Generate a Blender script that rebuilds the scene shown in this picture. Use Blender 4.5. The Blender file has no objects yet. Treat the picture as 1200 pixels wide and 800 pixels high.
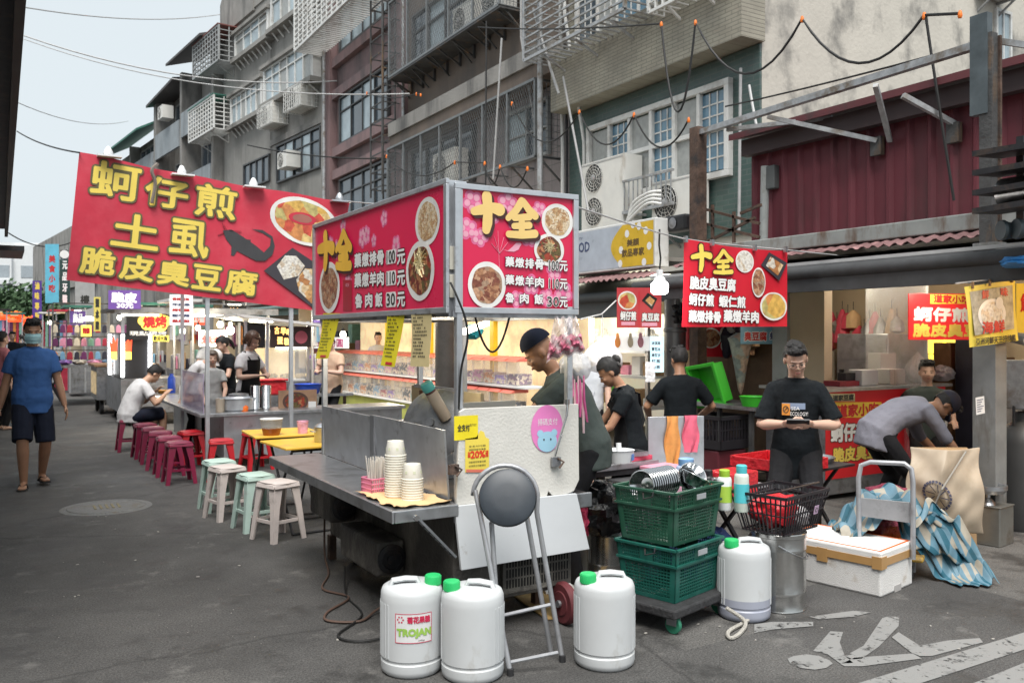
import bpy, bmesh, math, random
from mathutils import Matrix, Vector, Euler
R = math.radians
rnd = random.Random(7)
SC = bpy.context.scene
COL = SC.collection
CA, SA = math.cos(R(30.7)), math.sin(R(30.7))
FOC, HZ, EYE = 1010.0, 393.0, 1.58
def at(px, py, d):
 xc = (px-600)/FOC*d
 return Vector((xc*CA+d*SA, -xc*SA+d*CA, EYE+(HZ-py)/FOC*d))
def gnd(px, py, z=0.0): return at(px, py, FOC*(z-EYE)/(HZ-py))
def onX(px, py, X): return at(px, py, X/((px-600)/FOC*CA+SA))
def onY(px, py, Y): return at(px, py, Y/(-(px-600)/FOC*SA+CA))
def setup():
 cam = bpy.data.cameras.new('camera'); o = bpy.data.objects.new('camera', cam); COL.objects.link(o)
 cam.sensor_width = 36; cam.lens = FOC/1200*36; cam.clip_end = 1500; cam.clip_start = .05
 cam.shift_y = (HZ-400)/1200.0
 o.location = (0, 0, EYE); o.rotation_euler = (R(90), 0, -R(30.7))
 SC.camera = o
 cam.dof.use_dof = True; cam.dof.focus_distance = 4.9; cam.dof.aperture_fstop = 5.6
 w = bpy.data.worlds.new('World'); SC.world = w; w.use_nodes = True
 nt = w.node_tree; bg = nt.nodes['Background']
 sky = nt.nodes.new('ShaderNodeTexSky'); sky.sky_type = 'NISHITA'; sky.sun_disc = False
 EL, AZ = 62, -150
 sky.sun_elevation = R(EL); sky.sun_rotation = R(AZ); sky.air_density = 1.0; sky.dust_density = 5.0; sky.ozone_density = 1.0
 hs = nt.nodes.new('ShaderNodeHueSaturation'); hs.inputs['Saturation'].default_value = .32; hs.inputs['Value'].default_value = 1.0
 nt.links.new(sky.outputs[0], hs.inputs['Color'])
 mix = nt.nodes.new('ShaderNodeMixRGB'); mix.inputs[0].default_value = .72; mix.inputs[2].default_value = (9.8, 10.85, 11.4, 1)
 nt.links.new(hs.outputs[0], mix.inputs[1]); nt.links.new(mix.outputs[0], bg.inputs[0])
 bg.inputs[1].default_value = .064
 sl = bpy.data.lights.new('sun', 'SUN'); sl.energy = 3.1; sl.angle = R(38); sl.color = (1, .965, .92)
 so = bpy.data.objects.new('sun', sl); COL.objects.link(so)
 az = R(AZ); d = Vector((math.sin(az)*math.cos(R(EL)), math.cos(az)*math.cos(R(EL)), math.sin(R(EL))))
 so.rotation_euler = d.to_track_quat('Z', 'Y').to_euler(); so.location = (0, 0, 30)
 v = SC.view_settings; v.view_transform = 'Standard'; v.look = 'None'; v.exposure = .62; v.gamma = 1
 c = SC.cycles; c.use_denoising = True; c.max_bounces = 6; c.diffuse_bounces = 3; c.glossy_bounces = 3; c.transmission_bounces = 4; c.transparent_max_bounces = 8
 c.caustics_reflective = False; c.caustics_refractive = False; c.sample_clamp_indirect = 4
setup()
MATS = {}
def M(name, col=(.5, .5, .5), rough=.6, metal=0, var=.12, sc=5, bump=0, bsc=40, stain=None, stsc=2, stw=(.5, .68), streak=1, emit=0, alpha=1, trans=0, spec=.5, sss=0):
 """procedural surface: base colour broken up by noise, optional stains of their own shape, fine bump."""
 if name in MATS: return MATS[name]
 m = bpy.data.materials.new(name); m.use_nodes = True; nt = m.node_tree; N = nt.nodes; L = nt.links
 b = N['Principled BSDF']
 tc = N.new('ShaderNodeTexCoord')
 nz = N.new('ShaderNodeTexNoise'); nz.inputs['Scale'].default_value = sc; nz.inputs['Detail'].default_value = 6; nz.inputs['Roughness'].default_value = .6
 L.new(tc.outputs['Object'], nz.inputs['Vector'])
 mx = N.new('ShaderNodeMixRGB'); c = Vector(col)
 rp = N.new('ShaderNodeValToRGB'); rp.color_ramp.elements[0].position = .3; rp.color_ramp.elements[1].position = .7
 L.new(nz.outputs['Fac'], rp.inputs[0]); L.new(rp.outputs[0], mx.inputs[0])
 mx.inputs[1].default_value = (*(c*(1-var)), 1); mx.inputs[2].default_value = (*[min(1, x*(1+var)) for x in c], 1)
 out = mx.outputs[0]
 if stain:
  mp = N.new('ShaderNodeMapping'); mp.inputs['Scale'].default_value = (1, 1, 1/streak)
  L.new(tc.outputs['Object'], mp.inputs[0])
  n2 = N.new('ShaderNodeTexNoise'); n2.inputs['Scale'].default_value = stsc; n2.inputs['Detail'].default_value = 8; n2.inputs['Roughness'].default_value = .65
  L.new(mp.outputs[0], n2.inputs['Vector'])
  r2 = N.new('ShaderNodeValToRGB'); r2.color_ramp.elements[0].position = stw[0]; r2.color_ramp.elements[1].position = stw[1]
  L.new(n2.outputs['Fac'], r2.inputs[0])
  m2 = N.new('ShaderNodeMixRGB'); L.new(r2.outputs[0], m2.inputs[0]); L.new(out, m2.inputs[1]); m2.inputs[2].default_value = (*stain, 1)
  out = m2.outputs[0]
 L.new(out, b.inputs['Base Color'])
 rr = N.new('ShaderNodeMapRange'); rr.inputs[3].default_value = max(.02, rough-.1); rr.inputs[4].default_value = min(1, rough+.1)
 L.new(nz.outputs['Fac'], rr.inputs[0]); L.new(rr.outputs[0], b.inputs['Roughness'])
 b.inputs['Metallic'].default_value = metal
 b.inputs['Specular IOR Level'].default_value = spec
 if bump:
  n3 = N.new('ShaderNodeTexNoise'); n3.inputs['Scale'].default_value = bsc; n3.inputs['Detail'].default_value = 5
  L.new(tc.outputs['Object'], n3.inputs['Vector'])
  bp = N.new('ShaderNodeBump'); bp.inputs['Strength'].default_value = min(1, bump*2); bp.inputs['Distance'].default_value = .02
  L.new(n3.outputs['Fac'], bp.inputs['Height']); L.new(bp.outputs[0], b.inputs['Normal'])
 if emit:
  b.inputs['Emission Strength'].default_value = emit
  L.new(out, b.inputs['Emission Color'])
 if alpha < 1: b.inputs['Alpha'].default_value = alpha
 if trans: b.inputs['Transmission Weight'].default_value = trans
 if sss:
  b.inputs['Subsurface Weight'].default_value = sss; b.inputs['Subsurface Radius'].default_value = (.01, .004, .002)
 MATS[name] = m
 return m
def Mvor(name, cols, sc=30, rough=.4, pos=None, emit=0):
 """patchy food / goods surface: cells of several colours with bumps"""
 if name in MATS: return MATS[name]
 m = bpy.data.materials.new(name); m.use_nodes = True; nt = m.node_tree; N = nt.nodes; L = nt.links; b = N['Principled BSDF']
 tc = N.new('ShaderNodeTexCoord'); v = N.new('ShaderNodeTexVoronoi'); v.inputs['Scale'].default_value = sc; v.inputs['Randomness'].default_value = 1
 nz = N.new('ShaderNodeTexNoise'); nz.inputs['Scale'].default_value = sc*.5; nz.inputs['Detail'].default_value = 4
 mp = N.new('ShaderNodeMixRGB'); mp.inputs[0].default_value = .09
 L.new(tc.outputs['Object'], nz.inputs['Vector']); L.new(tc.outputs['Object'], mp.inputs[1]); L.new(nz.outputs['Color'], mp.inputs[2]); L.new(mp.outputs[0], v.inputs['Vector'])
 rp = N.new('ShaderNodeValToRGB'); rp.color_ramp.interpolation = 'CONSTANT'; e = rp.color_ramp.elements
 while len(e) < len(cols): e.new(.5)
 for i, c in enumerate(cols): e[i].position = i/len(cols)*.84+.08 if i else 0; e[i].color = (*c, 1)
 sp = N.new('ShaderNodeSeparateColor'); L.new(v.outputs['Color'], sp.inputs[0]); L.new(sp.outputs[0], rp.inputs[0])
 mz = N.new('ShaderNodeMixRGB'); mz.blend_type = 'MULTIPLY'; mz.inputs[0].default_value = .8
 r2 = N.new('ShaderNodeValToRGB'); r2.color_ramp.elements[0].position = .25; r2.color_ramp.elements[0].color = (.35, .3, .3, 1); r2.color_ramp.elements[1].position = .6
 n4 = N.new('ShaderNodeTexNoise'); n4.inputs['Scale'].default_value = sc*1.7; n4.inputs['Detail'].default_value = 5; L.new(tc.outputs['Object'], n4.inputs['Vector'])
 L.new(n4.outputs[0], r2.inputs[0]); L.new(rp.outputs[0], mz.inputs[1]); L.new(r2.outputs[0], mz.inputs[2])
 L.new(mz.outputs[0], b.inputs['Base Color']); b.inputs['Roughness'].default_value = rough
 if emit: b.inputs['Emission Strength'].default_value = emit; L.new(mz.outputs[0], b.inputs['Emission Color'])
 MATS[name] = m
 return m
def Mbrick(name, c1, c2, mort, bw, bh, axis='YZ', rough=.5, bump=.4, off=.5, msize=.004, stain=None):
 """tile / siding pattern in the wall's own plane"""
 if name in MATS: return MATS[name]
 m = bpy.data.materials.new(name); m.use_nodes = True; nt = m.node_tree; N = nt.nodes; L = nt.links; b = N['Principled BSDF']
 tc = N.new('ShaderNodeTexCoord'); s = N.new('ShaderNodeSeparateXYZ'); cb = N.new('ShaderNodeCombineXYZ')
 L.new(tc.outputs['Object'], s.inputs[0]); L.new(s.outputs[axis[0]], cb.inputs[0]); L.new(s.outputs[axis[1]], cb.inputs[1])
 br = N.new('ShaderNodeTexBrick'); br.offset = off; L.new(cb.outputs[0], br.inputs['Vector'])
 br.inputs['Scale'].default_value = 1; br.inputs['Brick Width'].default_value = bw; br.inputs['Row Height'].default_value = bh; br.inputs['Mortar Size'].default_value = msize
 br.inputs['Color1'].default_value = (*c1, 1); br.inputs['Color2'].default_value = (*c2, 1); br.inputs['Mortar'].default_value = (*mort, 1)
 nz = N.new('ShaderNodeTexNoise'); nz.inputs['Scale'].default_value = 1.3; nz.inputs['Detail'].default_value = 9; nz.inputs['Roughness'].default_value = .7; L.new(tc.outputs['Object'], nz.inputs['Vector'])
 rp = N.new('ShaderNodeValToRGB'); rp.color_ramp.elements[0].position = .42; rp.color_ramp.elements[1].position = .72; L.new(nz.outputs[0], rp.inputs[0])
 mx = N.new('ShaderNodeMixRGB'); mu = N.new('ShaderNodeMath'); mu.operation = 'MULTIPLY'; mu.inputs[1].default_value = .65
 L.new(rp.outputs[0], mu.inputs[0]); L.new(mu.outputs[0], mx.inputs[0]); L.new(br.outputs[0], mx.inputs[1]); mx.inputs[2].default_value = (*(stain or Vector(c1)*.55), 1)
 L.new(mx.outputs[0], b.inputs['Base Color']); b.inputs['Roughness'].default_value = rough
 bp = N.new('ShaderNodeBump'); bp.inputs['Strength'].default_value = bump; bp.inputs['Distance'].default_value = .01; bp.invert = True
 L.new(br.outputs['Fac'], bp.inputs['Height']); L.new(bp.outputs[0], b.inputs['Normal'])
 MATS[name] = m
 return m
_TXT = {}
def glyphs(s):
 if s not in _TXT:
  c = bpy.data.curves.new('t', 'FONT'); c.body = s; c.resolution_u = 2
  o = bpy.data.objects.new('t', c); me = bpy.data.meshes.new_from_object(o)
  vs = [v.co.copy() for v in me.vertices]; fs = [tuple(p.vertices) for p in me.polygons]
  bpy.data.objects.remove(o); bpy.data.curves.remove(c); bpy.data.meshes.remove(me)
  x0, x1 = min(v.x for v in vs), max(v.x for v in vs); y0, y1 = min(v.y for v in vs), max(v.y for v in vs)
  _TXT[s] = ([Vector((v.x-x0, v.y-y0, 0)) for v in vs], fs, x1-x0, y1-y0)
 return _TXT[s]
class MB:
 def __init__(s): s.v = []; s.f = []; s.m = []; s.mats = []; s.T = Matrix(); s.sm = []
 def mi(s, mat):
  if mat not in s.mats: s.mats.append(mat)
  return s.mats.index(mat)
 def add(s, vs, fs, mat, smooth=False):
  k = len(s.v); T = s.T; s.v += [T @ Vector(v) for v in vs]; i = s.mi(mat)
  for f in fs: s.f.append(tuple(k+j for j in f)); s.m.append(i); s.sm.append(smooth)
  return s
 def box(s, a, b, mat, rot=None, piv=None):
  """box between corners a and b"""
  (x0, y0, z0), (x1, y1, z1) = a, b
  vs = [Vector((x, y, z)) for z in (z0, z1) for y in (y0, y1) for x in (x0, x1)]
  if rot is not None:
   p = Vector(piv) if piv is not None else (Vector(a)+Vector(b))/2
   rm = rot if isinstance(rot, Matrix) else Euler(rot).to_matrix().to_4x4()
   vs = [p+rm.to_3x3() @ (v-p) for v in vs]
  flip = (x1-x0)*(y1-y0)*(z1-z0) < 0
  fs = [(0, 2, 3, 1), (4, 5, 7, 6), (0, 1, 5, 4), (2, 6, 7, 3), (0, 4, 6, 2), (1, 3, 7, 5)]
  if flip: fs = [f[::-1] for f in fs]
  return s.add(vs, fs, mat)
 def cbox(s, c, d, mat, rot=None):
  c = Vector(c); d = Vector(d)/2
  return s.box(c-d, c+d, mat, rot)
 def bar(s, a, b, w, h, mat, up=(0, 0, 1)):
  """square bar from a to b"""
  a, b = Vector(a), Vector(b); d = (b-a); L = d.length
  if L < 1e-6: return s
  d /= L; u = Vector(up)
  if abs(d.dot(u)) > .98: u = Vector((1, 0, 0))
  x = d.cross(u).normalized(); y = x.cross(d)
  vs = [p+x*sx*w/2+y*sy*h/2 for p in (a, b) for sx, sy in ((-1, -1), (1, -1), (1, 1), (-1, 1))]
  return s.add(vs, [(0, 1, 2, 3), (7, 6, 5, 4), (0, 4, 5, 1), (1, 5, 6, 2), (2, 6, 7, 3), (3, 7, 4, 0)], mat)
 def tube(s, pts, r, mat, n=8, caps=True, flat=1.0, upv=None, closed=False):
  pts = [Vector(p) for p in pts]; k = len(pts)
  rs = r if isinstance(r, (list, tuple)) else [r]*k
  vs = []; prev = None
  for i, p in enumerate(pts):
   if closed: t = pts[(i+1) % k]-pts[i-1]
   else: t = (pts[min(i+1, k-1)]-pts[max(i-1, 0)])
   if t.length < 1e-9: t = Vector((0, 0, 1))
   t.normalize()
   if prev is None:
    u = Vector(upv) if upv is not None else (Vector((0, 0, 1)) if abs(t.z) < .9 else Vector((1, 0, 0)))
   else: u = prev
   u = (u-t*u.dot(t))
   if u.length < 1e-6: u = Vector((1, 0, 0)) if abs(t.x) < .9 else Vector((0, 1, 0)); u = u-t*u.dot(t)
   u.normalize(); prev = u; w = t.cross(u)
   rr = rs[i]
   ra, rb = rr if isinstance(rr, (list, tuple)) else (rr, rr*flat)
   for j in range(n):
    a = 2*math.pi*j/n
    vs.append(p+w*math.cos(a)*ra+u*math.sin(a)*rb)
  fs = []
  for i in range(k if closed else k-1):
   a, b2 = i*n, ((i+1) % k)*n
   for j in range(n): fs.append((a+j, a+(j+1) % n, b2+(j+1) % n, b2+j))
  if caps and not closed: fs += [tuple(range(n-1, -1, -1)), tuple(range((k-1)*n, k*n))]
  return s.add(vs, fs, mat, True)
 def lathe(s, prof, c, mat, n=24, rot=None, sx=1, sy=1, close=False):
  """profile of (radius, z) turned round z at c"""
  c = Vector(c); vs = []; rm = None if rot is None else (rot if isinstance(rot, Matrix) else Euler(rot).to_matrix())
  for r_, z in prof:
   for j in range(n):
    a = 2*math.pi*j/n; v = Vector((r_*math.cos(a)*sx, r_*math.sin(a)*sy, z))
    vs.append(c+(rm.to_3x3() @ v if rm is not None else v))
  fs = []; k = len(prof)
  for i in range(k if close else k-1):
   for j in range(n): fs.append((i*n+j, i*n+(j+1) % n, ((i+1) % k)*n+(j+1) % n, ((i+1) % k)*n+j))
  if not close:
   if prof[0][0] > 1e-4: fs.append(tuple(range(n-1, -1, -1)))
   if prof[-1][0] > 1e-4: fs.append(tuple(range((k-1)*n, k*n)))
  return s.add(vs, fs, mat, True)
 def cyl(s, c, r, h, mat, n=20, rot=None): return s.lathe([(r, 0), (r, h)], c, mat, n, rot)
 def ell(s, c, rad, mat, n=14, rot=None, keep=None):
  c = Vector(c); vs = []; fs = []; k = n//2
  rm = None if rot is None else (rot if isinstance(rot, Matrix) else Euler(rot).to_matrix()).to_3x3()
  for i in range(k+1):
   th = math.pi*(i/k)
   for j in range(n):
    a = 2*math.pi*j/n; v = Vector((math.sin(th)*math.cos(a)*rad[0], math.sin(th)*math.sin(a)*rad[1], -math.cos(th)*rad[2]))
    if rm is not None: v = rm @ v
    vs.append(c+v)
  for i in range(k):
   for j in range(n):
    f = (i*n+j, i*n+(j+1) % n, (i+1)*n+(j+1) % n, (i+1)*n+j)
    if keep is None or keep(sum((vs[q] for q in f), Vector())/4-c): fs.append(f)
  return s.add(vs, fs, mat, True)
 def poly(s, pts, mat): return s.add(pts, [tuple(range(len(pts)))], mat)
 def prism(s, pts, d, mat):
  """polygon pts pushed along vector d"""
  d = Vector(d); n = len(pts); vs = [Vector(p) for p in pts]; vs += [v+d for v in vs]
  fs = [tuple(range(n-1, -1, -1)), tuple(range(n, 2*n))]+[(i, (i+1) % n, n+(i+1) % n, n+i) for i in range(n)]
  return s.add(vs, fs, mat)
 def sheet(s, fn, nu, nv, mat, thick=0.0, smooth=True):
  """fn(u,v)->point, u,v in 0..1"""
  vs = [Vector(fn(i/nu, j/nv)) for j in range(nv+1) for i in range(nu+1)]; w = nu+1
  fs = [(j*w+i, j*w+i+1, (j+1)*w+i+1, (j+1)*w+i) for j in range(nv) for i in range(nu)]
  if thick:
   nrm = [Vector((0, 0, 0)) for _ in vs]
   for f in fs:
    n_ = (vs[f[1]]-vs[f[0]]).cross(vs[f[3]]-vs[f[0]])
    for q in f: nrm[q] += n_
   k = len(vs); vs = vs+[v-(n_.normalized() if n_.length else Vector((0, 0, 1)))*thick for v, n_ in zip(vs, nrm)]
   fs2 = [tuple(k+q for q in f[::-1]) for f in fs]
   edge = [i for i in range(w)]+[j*w+nu for j in range(1, nv+1)]+[nv*w+i for i in range(nu-1, -1, -1)]+[j*w for j in range(nv-1, 0, -1)]
   fs3 = [(edge[i], k+edge[i], k+edge[(i+1) % len(edge)], edge[(i+1) % len(edge)]) for i in range(len(edge))]
   fs = fs+fs2+[f[::-1] for f in fs3]
  return s.add(vs, fs, mat, smooth)
 def rect(s, P, x0, y0, x1, y1, mat, z=0.0, th=0.0):
  if th:
   o = s.T; s.T = o @ P; s.box((x0, y0, z), (x1, y1, z+th), mat); s.T = o; return s
  return s.add([P @ Vector(p) for p in ((x0, y0, z), (x1, y0, z), (x1, y1, z), (x0, y1, z))], [(0, 1, 2, 3)], mat)
 def disc(s, P, cx, cy, rx, ry, mat, z=0.0, n=28, rot=0, wob=0, sides=None):
  vs = []
  for j in range(n):
   a = 2*math.pi*j/n; k = 1+wob*math.sin(a*3+cx*40)+wob*.7*math.sin(a*7+cy*31)
   x, y = rx*math.cos(a)*k, ry*math.sin(a)*k
   vs.append(P @ Vector((cx+x*math.cos(rot)-y*math.sin(rot), cy+x*math.sin(rot)+y*math.cos(rot), z)))
  return s.add(vs, [tuple(range(n))], mat)
 def text(s, P, txt, x0, y0, x1, y1, mat, z=.002, bold=0.0, outline=None, ow=0.0, shear=0, wave=None):
  vs, fs, w, h = glyphs(txt); sx, sy = (x1-x0)/w, (y1-y0)/h
  def put(dx, dy, zz, m):
   s.add([P @ Vector((x0+v.x*sx+dx+shear*v.y*sy, y0+v.y*sy+dy, zz)) for v in vs], fs, m)
  if outline is not None:
   for i in range(10):
    a = 2*math.pi*i/10; put(math.cos(a)*ow, math.sin(a)*ow, z+i*.00008, outline)
   z += .0011
  if bold:
   for i in range(6):
    a = 2*math.pi*i/6; put(math.cos(a)*bold, math.sin(a)*bold, z+i*.00008, mat)
   z += .0005
  put(0, 0, z, mat)
  return s
 def obj(s, name, parent=None, world=False, bevel=0, loc=None, rotz=0, **tags):
  me = bpy.data.meshes.new(name); v = s.v
  if world and parent is not None:
   iv = world_m(parent).inverted(); v = [iv @ p for p in v]
  elif world and loc is not None:
   iv = (Matrix.Translation(loc) @ Matrix.Rotation(rotz, 4, 'Z')).inverted(); v = [iv @ p for p in v]
  me.from_pydata([tuple(p) for p in v], [], s.f)
  for m in s.mats: me.materials.append(m)
  me.polygons.foreach_set('material_index', s.m)
  if any(s.sm):
   me.polygons.foreach_set('use_smooth', [True]*len(s.f)); me.set_sharp_from_angle(angle=R(38))
  me.update()
  o = bpy.data.objects.new(name, me); COL.objects.link(o)
  if parent is not None: o.parent = parent
  elif loc is not None: o.location = loc; o.rotation_euler = (0, 0, rotz)
  if bevel:
   b = o.modifiers.new('bevel', 'BEVEL'); b.width = bevel; b.segments = 2; b.limit_method = 'ANGLE'; b.angle_limit = R(40); b.use_clamp_overlap = True
  for k, q in tags.items(): o[k] = q
  return o
def world_m(o):
 m = o.matrix_basis.copy()
 while o.parent is not None: o = o.parent; m = o.matrix_basis @ m
 return m
def thing(name, label, cat, loc=(0, 0, 0), rotz=0, group=None):
 o = bpy.data.objects.new(name, None); COL.objects.link(o); o.empty_display_size = .1
 o.location = loc; o.rotation_euler = (0, 0, rotz); return tag(o, label, cat, group)
def tag(o, label=None, cat=None, group=None, kind=None):
 if label: o['label'] = label
 if cat: o['category'] = cat
 if group: o['group'] = group
 if kind: o['kind'] = kind
 return o
KIDS = {}
def kids(o): return [c for c in COL.objects if c.parent is o]
def dup(o, loc=None, rotz=None, label=None, parent=None):
 c = o.copy(); COL.objects.link(c)
 if parent is not None: c.parent = parent
 for ch in list(o.children): dup(ch, parent=c)
 if loc is not None: c.location = loc
 if rotz is not None: c.rotation_euler = (0, 0, rotz)
 if label: c['label'] = label
 return c
def frame(org, xdir, ydir=(0, 0, 1)):
 """plane matrix: origin, x along the face, y up the face, z out of it"""
 x = Vector(xdir).normalized(); y = Vector(ydir); y = (y-x*y.dot(x)).normalized(); z = x.cross(y)
 return Matrix(((x.x, y.x, z.x, org[0]), (x.y, y.y, z.y, org[1]), (x.z, y.z, z.z, org[2]), (0, 0, 0, 1)))
def point_light(name, loc, e, col=(1, .9, .75), r=.05):
 l = bpy.data.lights.new(name, 'POINT'); l.energy = e; l.color = col; l.shadow_soft_size = r
 o = bpy.data.objects.new(name, l); COL.objects.link(o); o.location = loc; return o
def sag(a, b, s, n=14):
 a, b = Vector(a), Vector(b)
 return [a.lerp(b, i/n)-Vector((0, 0, s*4*(i/n)*(1-i/n))) for i in range(n+1)]
def smooth(pts, k=5):
 p = [Vector(q) for q in pts]; out = []
 if len(p) < 3: return p
 for i in range(len(p)-1):
  a, b, c, d = p[max(0, i-1)], p[i], p[i+1], p[min(len(p)-1, i+2)]
  for j in range(k): t = j/k; out.append(.5*(2*b+(c-a)*t+(2*a-5*b+4*c-d)*t*t+(3*b-a-3*c+d)*t**3))
 return out+[p[-1]]
m_steel = M('brushed_steel', (.52, .53, .55), .32, .9, .12, 14, stain=(.3, .3, .3), stsc=5)
m_steeld = M('dull_steel', (.33, .34, .36), .45, .8, .18, 9, stain=(.16, .15, .14), stsc=6)
m_chrome = M('polished_steel', (.66, .67, .68), .14, 1, .06, 5)
m_alu = M('aluminium', (.58, .6, .63), .38, .75, .1, 10, stain=(.3, .3, .31), stsc=7, stw=(.58, .72))
m_galv = M('galvanised', (.4, .41, .42), .5, .5, .25, 12, stain=(.2, .16, .12), stsc=5)
m_black = M('black_plastic', (.018, .018, .02), .45, 0, .25, 20)
m_blackm = M('black_metal', (.025, .025, .028), .5, .3, .3, 15, stain=(.07, .05, .04), stsc=9)
m_rub = M('rubber', (.02, .02, .022), .8, 0, .3, 15)
m_white = M('white_plastic', (.78, .79, .8), .35, 0, .04, 4)
m_wpaint = M('white_paint', (.7, .7, .68), .5, 0, .07, 6, stain=(.42, .39, .35), stsc=4, stw=(.58, .72))
m_rust = M('rusty_steel', (.13, .085, .065), .75, .4, .4, 9, bump=.2, stain=(.05, .045, .045), stsc=5)
m_dsteel = M('dark_weathered_steel', (.085, .085, .085), .6, .4, .3, 6, bump=.15, stain=(.2, .13, .08), stsc=4, stw=(.55, .66), streak=4)
m_wire = M('wire_black', (.015, .015, .015), .6)
m_wireg = M('wire_grey', (.42, .42, .42), .6)
m_orange = M('orange_socket', (.85, .2, .02), .45)
m_red = M('red_vinyl', (.62, .016, .035), .42, 0, .07, 3)
m_bred = M('banner_red', (.58, .03, .062), .5, 0, .1, 2.2, stain=(.68, .085, .12), stsc=1.6, stw=(.45, .75))
m_yel = M('sign_yellow', (.9, .62, .07), .5, 0, .05)
m_yel2 = M('banner_yellow', (.83, .67, .10), .5, 0, .06)
m_ink = M('ink_dark', (.035, .035, .03), .6)
m_wht = M('sign_white', (.85, .85, .84), .45, 0, .03)
m_ywood = M('yellow_table_top', (.78, .47, .06), .4, 0, .08, 5, stain=(.6, .36, .1), stsc=4)
m_wood = M('brown_wood', (.22, .12, .06), .6, 0, .25, 7, bump=.1)
m_card = M('cardboard', (.42, .27, .14), .8, 0, .1, 8)
m_lamp = M('lit_tube', (1, .9, .72), .5, emit=5)
m_lampw = M('lit_tube_white', (.95, .97, 1), .5, emit=5)
m_glass = M('window_glass', (.05, .07, .09), .08, 0, .35, 1.2, spec=.9)
m_glassb = M('window_glass_blue', (.10, .2, .28), .1, 0, .3, 2, spec=.9)
m_glassl = M('window_glass_pale', (.34, .42, .46), .12, 0, .25, 1.5, spec=.9)
m_curt = M('curtained_glass', (.33, .34, .33), .35, 0, .2, 9)
m_clear = M('clear_plastic', (.9, .92, .93), .08, 0, .03, trans=0, alpha=.22)
m_bag = M('plastic_bag', (.82, .82, .84), .3, 0, .06, 9, alpha=.62, bump=.5, bsc=22)
m_pinkbag = M('pink_plastic_bag', (.85, .45, .6), .3, 0, .2, 9, alpha=.7, bump=.5, bsc=22)
m_ac = M('air_conditioner_white', (.7, .69, .65), .5, 0, .06, 4, stain=(.45, .4, .34), stsc=3, stw=(.58, .74), streak=3)
def asphalt():
 m = bpy.data.materials.new('asphalt'); m.use_nodes = True; nt = m.node_tree; N = nt.nodes; L = nt.links; b = N['Principled BSDF']
 tc = N.new('ShaderNodeTexCoord')
 def noise(sc, det=6, rg=.6):
  n = N.new('ShaderNodeTexNoise'); n.inputs['Scale'].default_value = sc; n.inputs['Detail'].default_value = det; n.inputs['Roughness'].default_value = rg
  L.new(tc.outputs['Object'], n.inputs['Vector']); return n.outputs[0]
 def ramp(src, p0, p1, c0, c1):
  r = N.new('ShaderNodeValToRGB'); r.color_ramp.elements[0].position = p0; r.color_ramp.elements[1].position = p1
  r.color_ramp.elements[0].color = (*c0, 1); r.color_ramp.elements[1].color = (*c1, 1); L.new(src, r.inputs[0]); return r.outputs[0]
 def mix(f, a, c, t='MIX'):
  x = N.new('ShaderNodeMixRGB'); x.blend_type = t
  L.new(f, x.inputs[0]) if not isinstance(f, float) else setattr(x.inputs[0], 'default_value', f)
  L.new(a, x.inputs[1]); L.new(c, x.inputs[2]) if not isinstance(c, tuple) else setattr(x.inputs[2], 'default_value', (*c, 1)); return x.outputs[0]
 base = ramp(noise(.55, 9, .7), .34, .66, (.05, .0485, .047), (.106, .103, .099))
 pm = N.new('ShaderNodeMapping'); pm.inputs['Scale'].default_value = (.42, .16, 1); L.new(tc.outputs['Object'], pm.inputs[0])
 pv = N.new('ShaderNodeTexVoronoi'); pv.distance = 'CHEBYCHEV'; pv.inputs['Scale'].default_value = 1.1; L.new(pm.outputs[0], pv.inputs['Vector'])
 ps = N.new('ShaderNodeSeparateColor'); L.new(pv.outputs['Color'], ps.inputs[0]); base = mix(1.0, base, ramp(ps.outputs[0], .2, .9, (.72, .72, .73), (1.15, 1.14, 1.12)), 'MULTIPLY')
 ck = N.new('ShaderNodeTexVoronoi'); ck.feature = 'DISTANCE_TO_EDGE'; ck.inputs['Scale'].default_value = .45
 wv = N.new('ShaderNodeMixRGB'); wv.inputs[0].default_value = .16; nw = N.new('ShaderNodeTexNoise'); nw.inputs['Scale'].default_value = 3; nw.inputs['Detail'].default_value = 6; L.new(tc.outputs['Object'], nw.inputs[0]); L.new(tc.outputs['Object'], wv.inputs[1]); L.new(nw.outputs['Color'], wv.inputs[2]); L.new(wv.outputs[0], ck.inputs['Vector'])
 base = mix(1.0, base, ramp(ck.outputs['Distance'], .001, .007, (.6, .6, .6), (1, 1, 1)), 'MULTIPLY')
 grain = ramp(noise(95, 5, .85), .35, .7, (.22, .22, .22), (2.3, 2.3, 2.3))
 c = mix(1.0, base, grain, 'MULTIPLY')
 v = N.new('ShaderNodeTexVoronoi'); v.inputs['Scale'].default_value = 55; L.new(tc.outputs['Object'], v.inputs['Vector'])
 c = mix(ramp(v.outputs['Distance'], .1, .16, (.3, .3, .3), (0, 0, 0)), c, (.22, .21, .2))
 oil = ramp(noise(1.9, 9, .7), .53, .63, (0, 0, 0), (.72, .72, .72)); c = mix(oil, c, (.03, .029, .028))
 pale = ramp(noise(3.3, 8, .7), .58, .7, (0, 0, 0), (.5, .5, .5)); c = mix(pale, c, (.22, .212, .2))
 L.new(c, b.inputs['Base Color'])
 L.new(ramp(noise(1.9, 9, .7), .5, .68, (.85, .85, .85), (.42, .42, .42)), b.inputs['Roughness'])
 bp = N.new('ShaderNodeBump'); bp.inputs['Strength'].default_value = .55; bp.inputs['Distance'].default_value = .006
 L.new(noise(190, 3), bp.inputs['Height']); L.new(bp.outputs[0], b.inputs['Normal'])
 return m
m_asph = asphalt()
mb = MB(); mb.poly([(-150, -60, 0), (150, -60, 0), (150, 400, 0), (-150, 400, 0)], m_asph)
tag(mb.obj('ground'), kind='structure')
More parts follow.
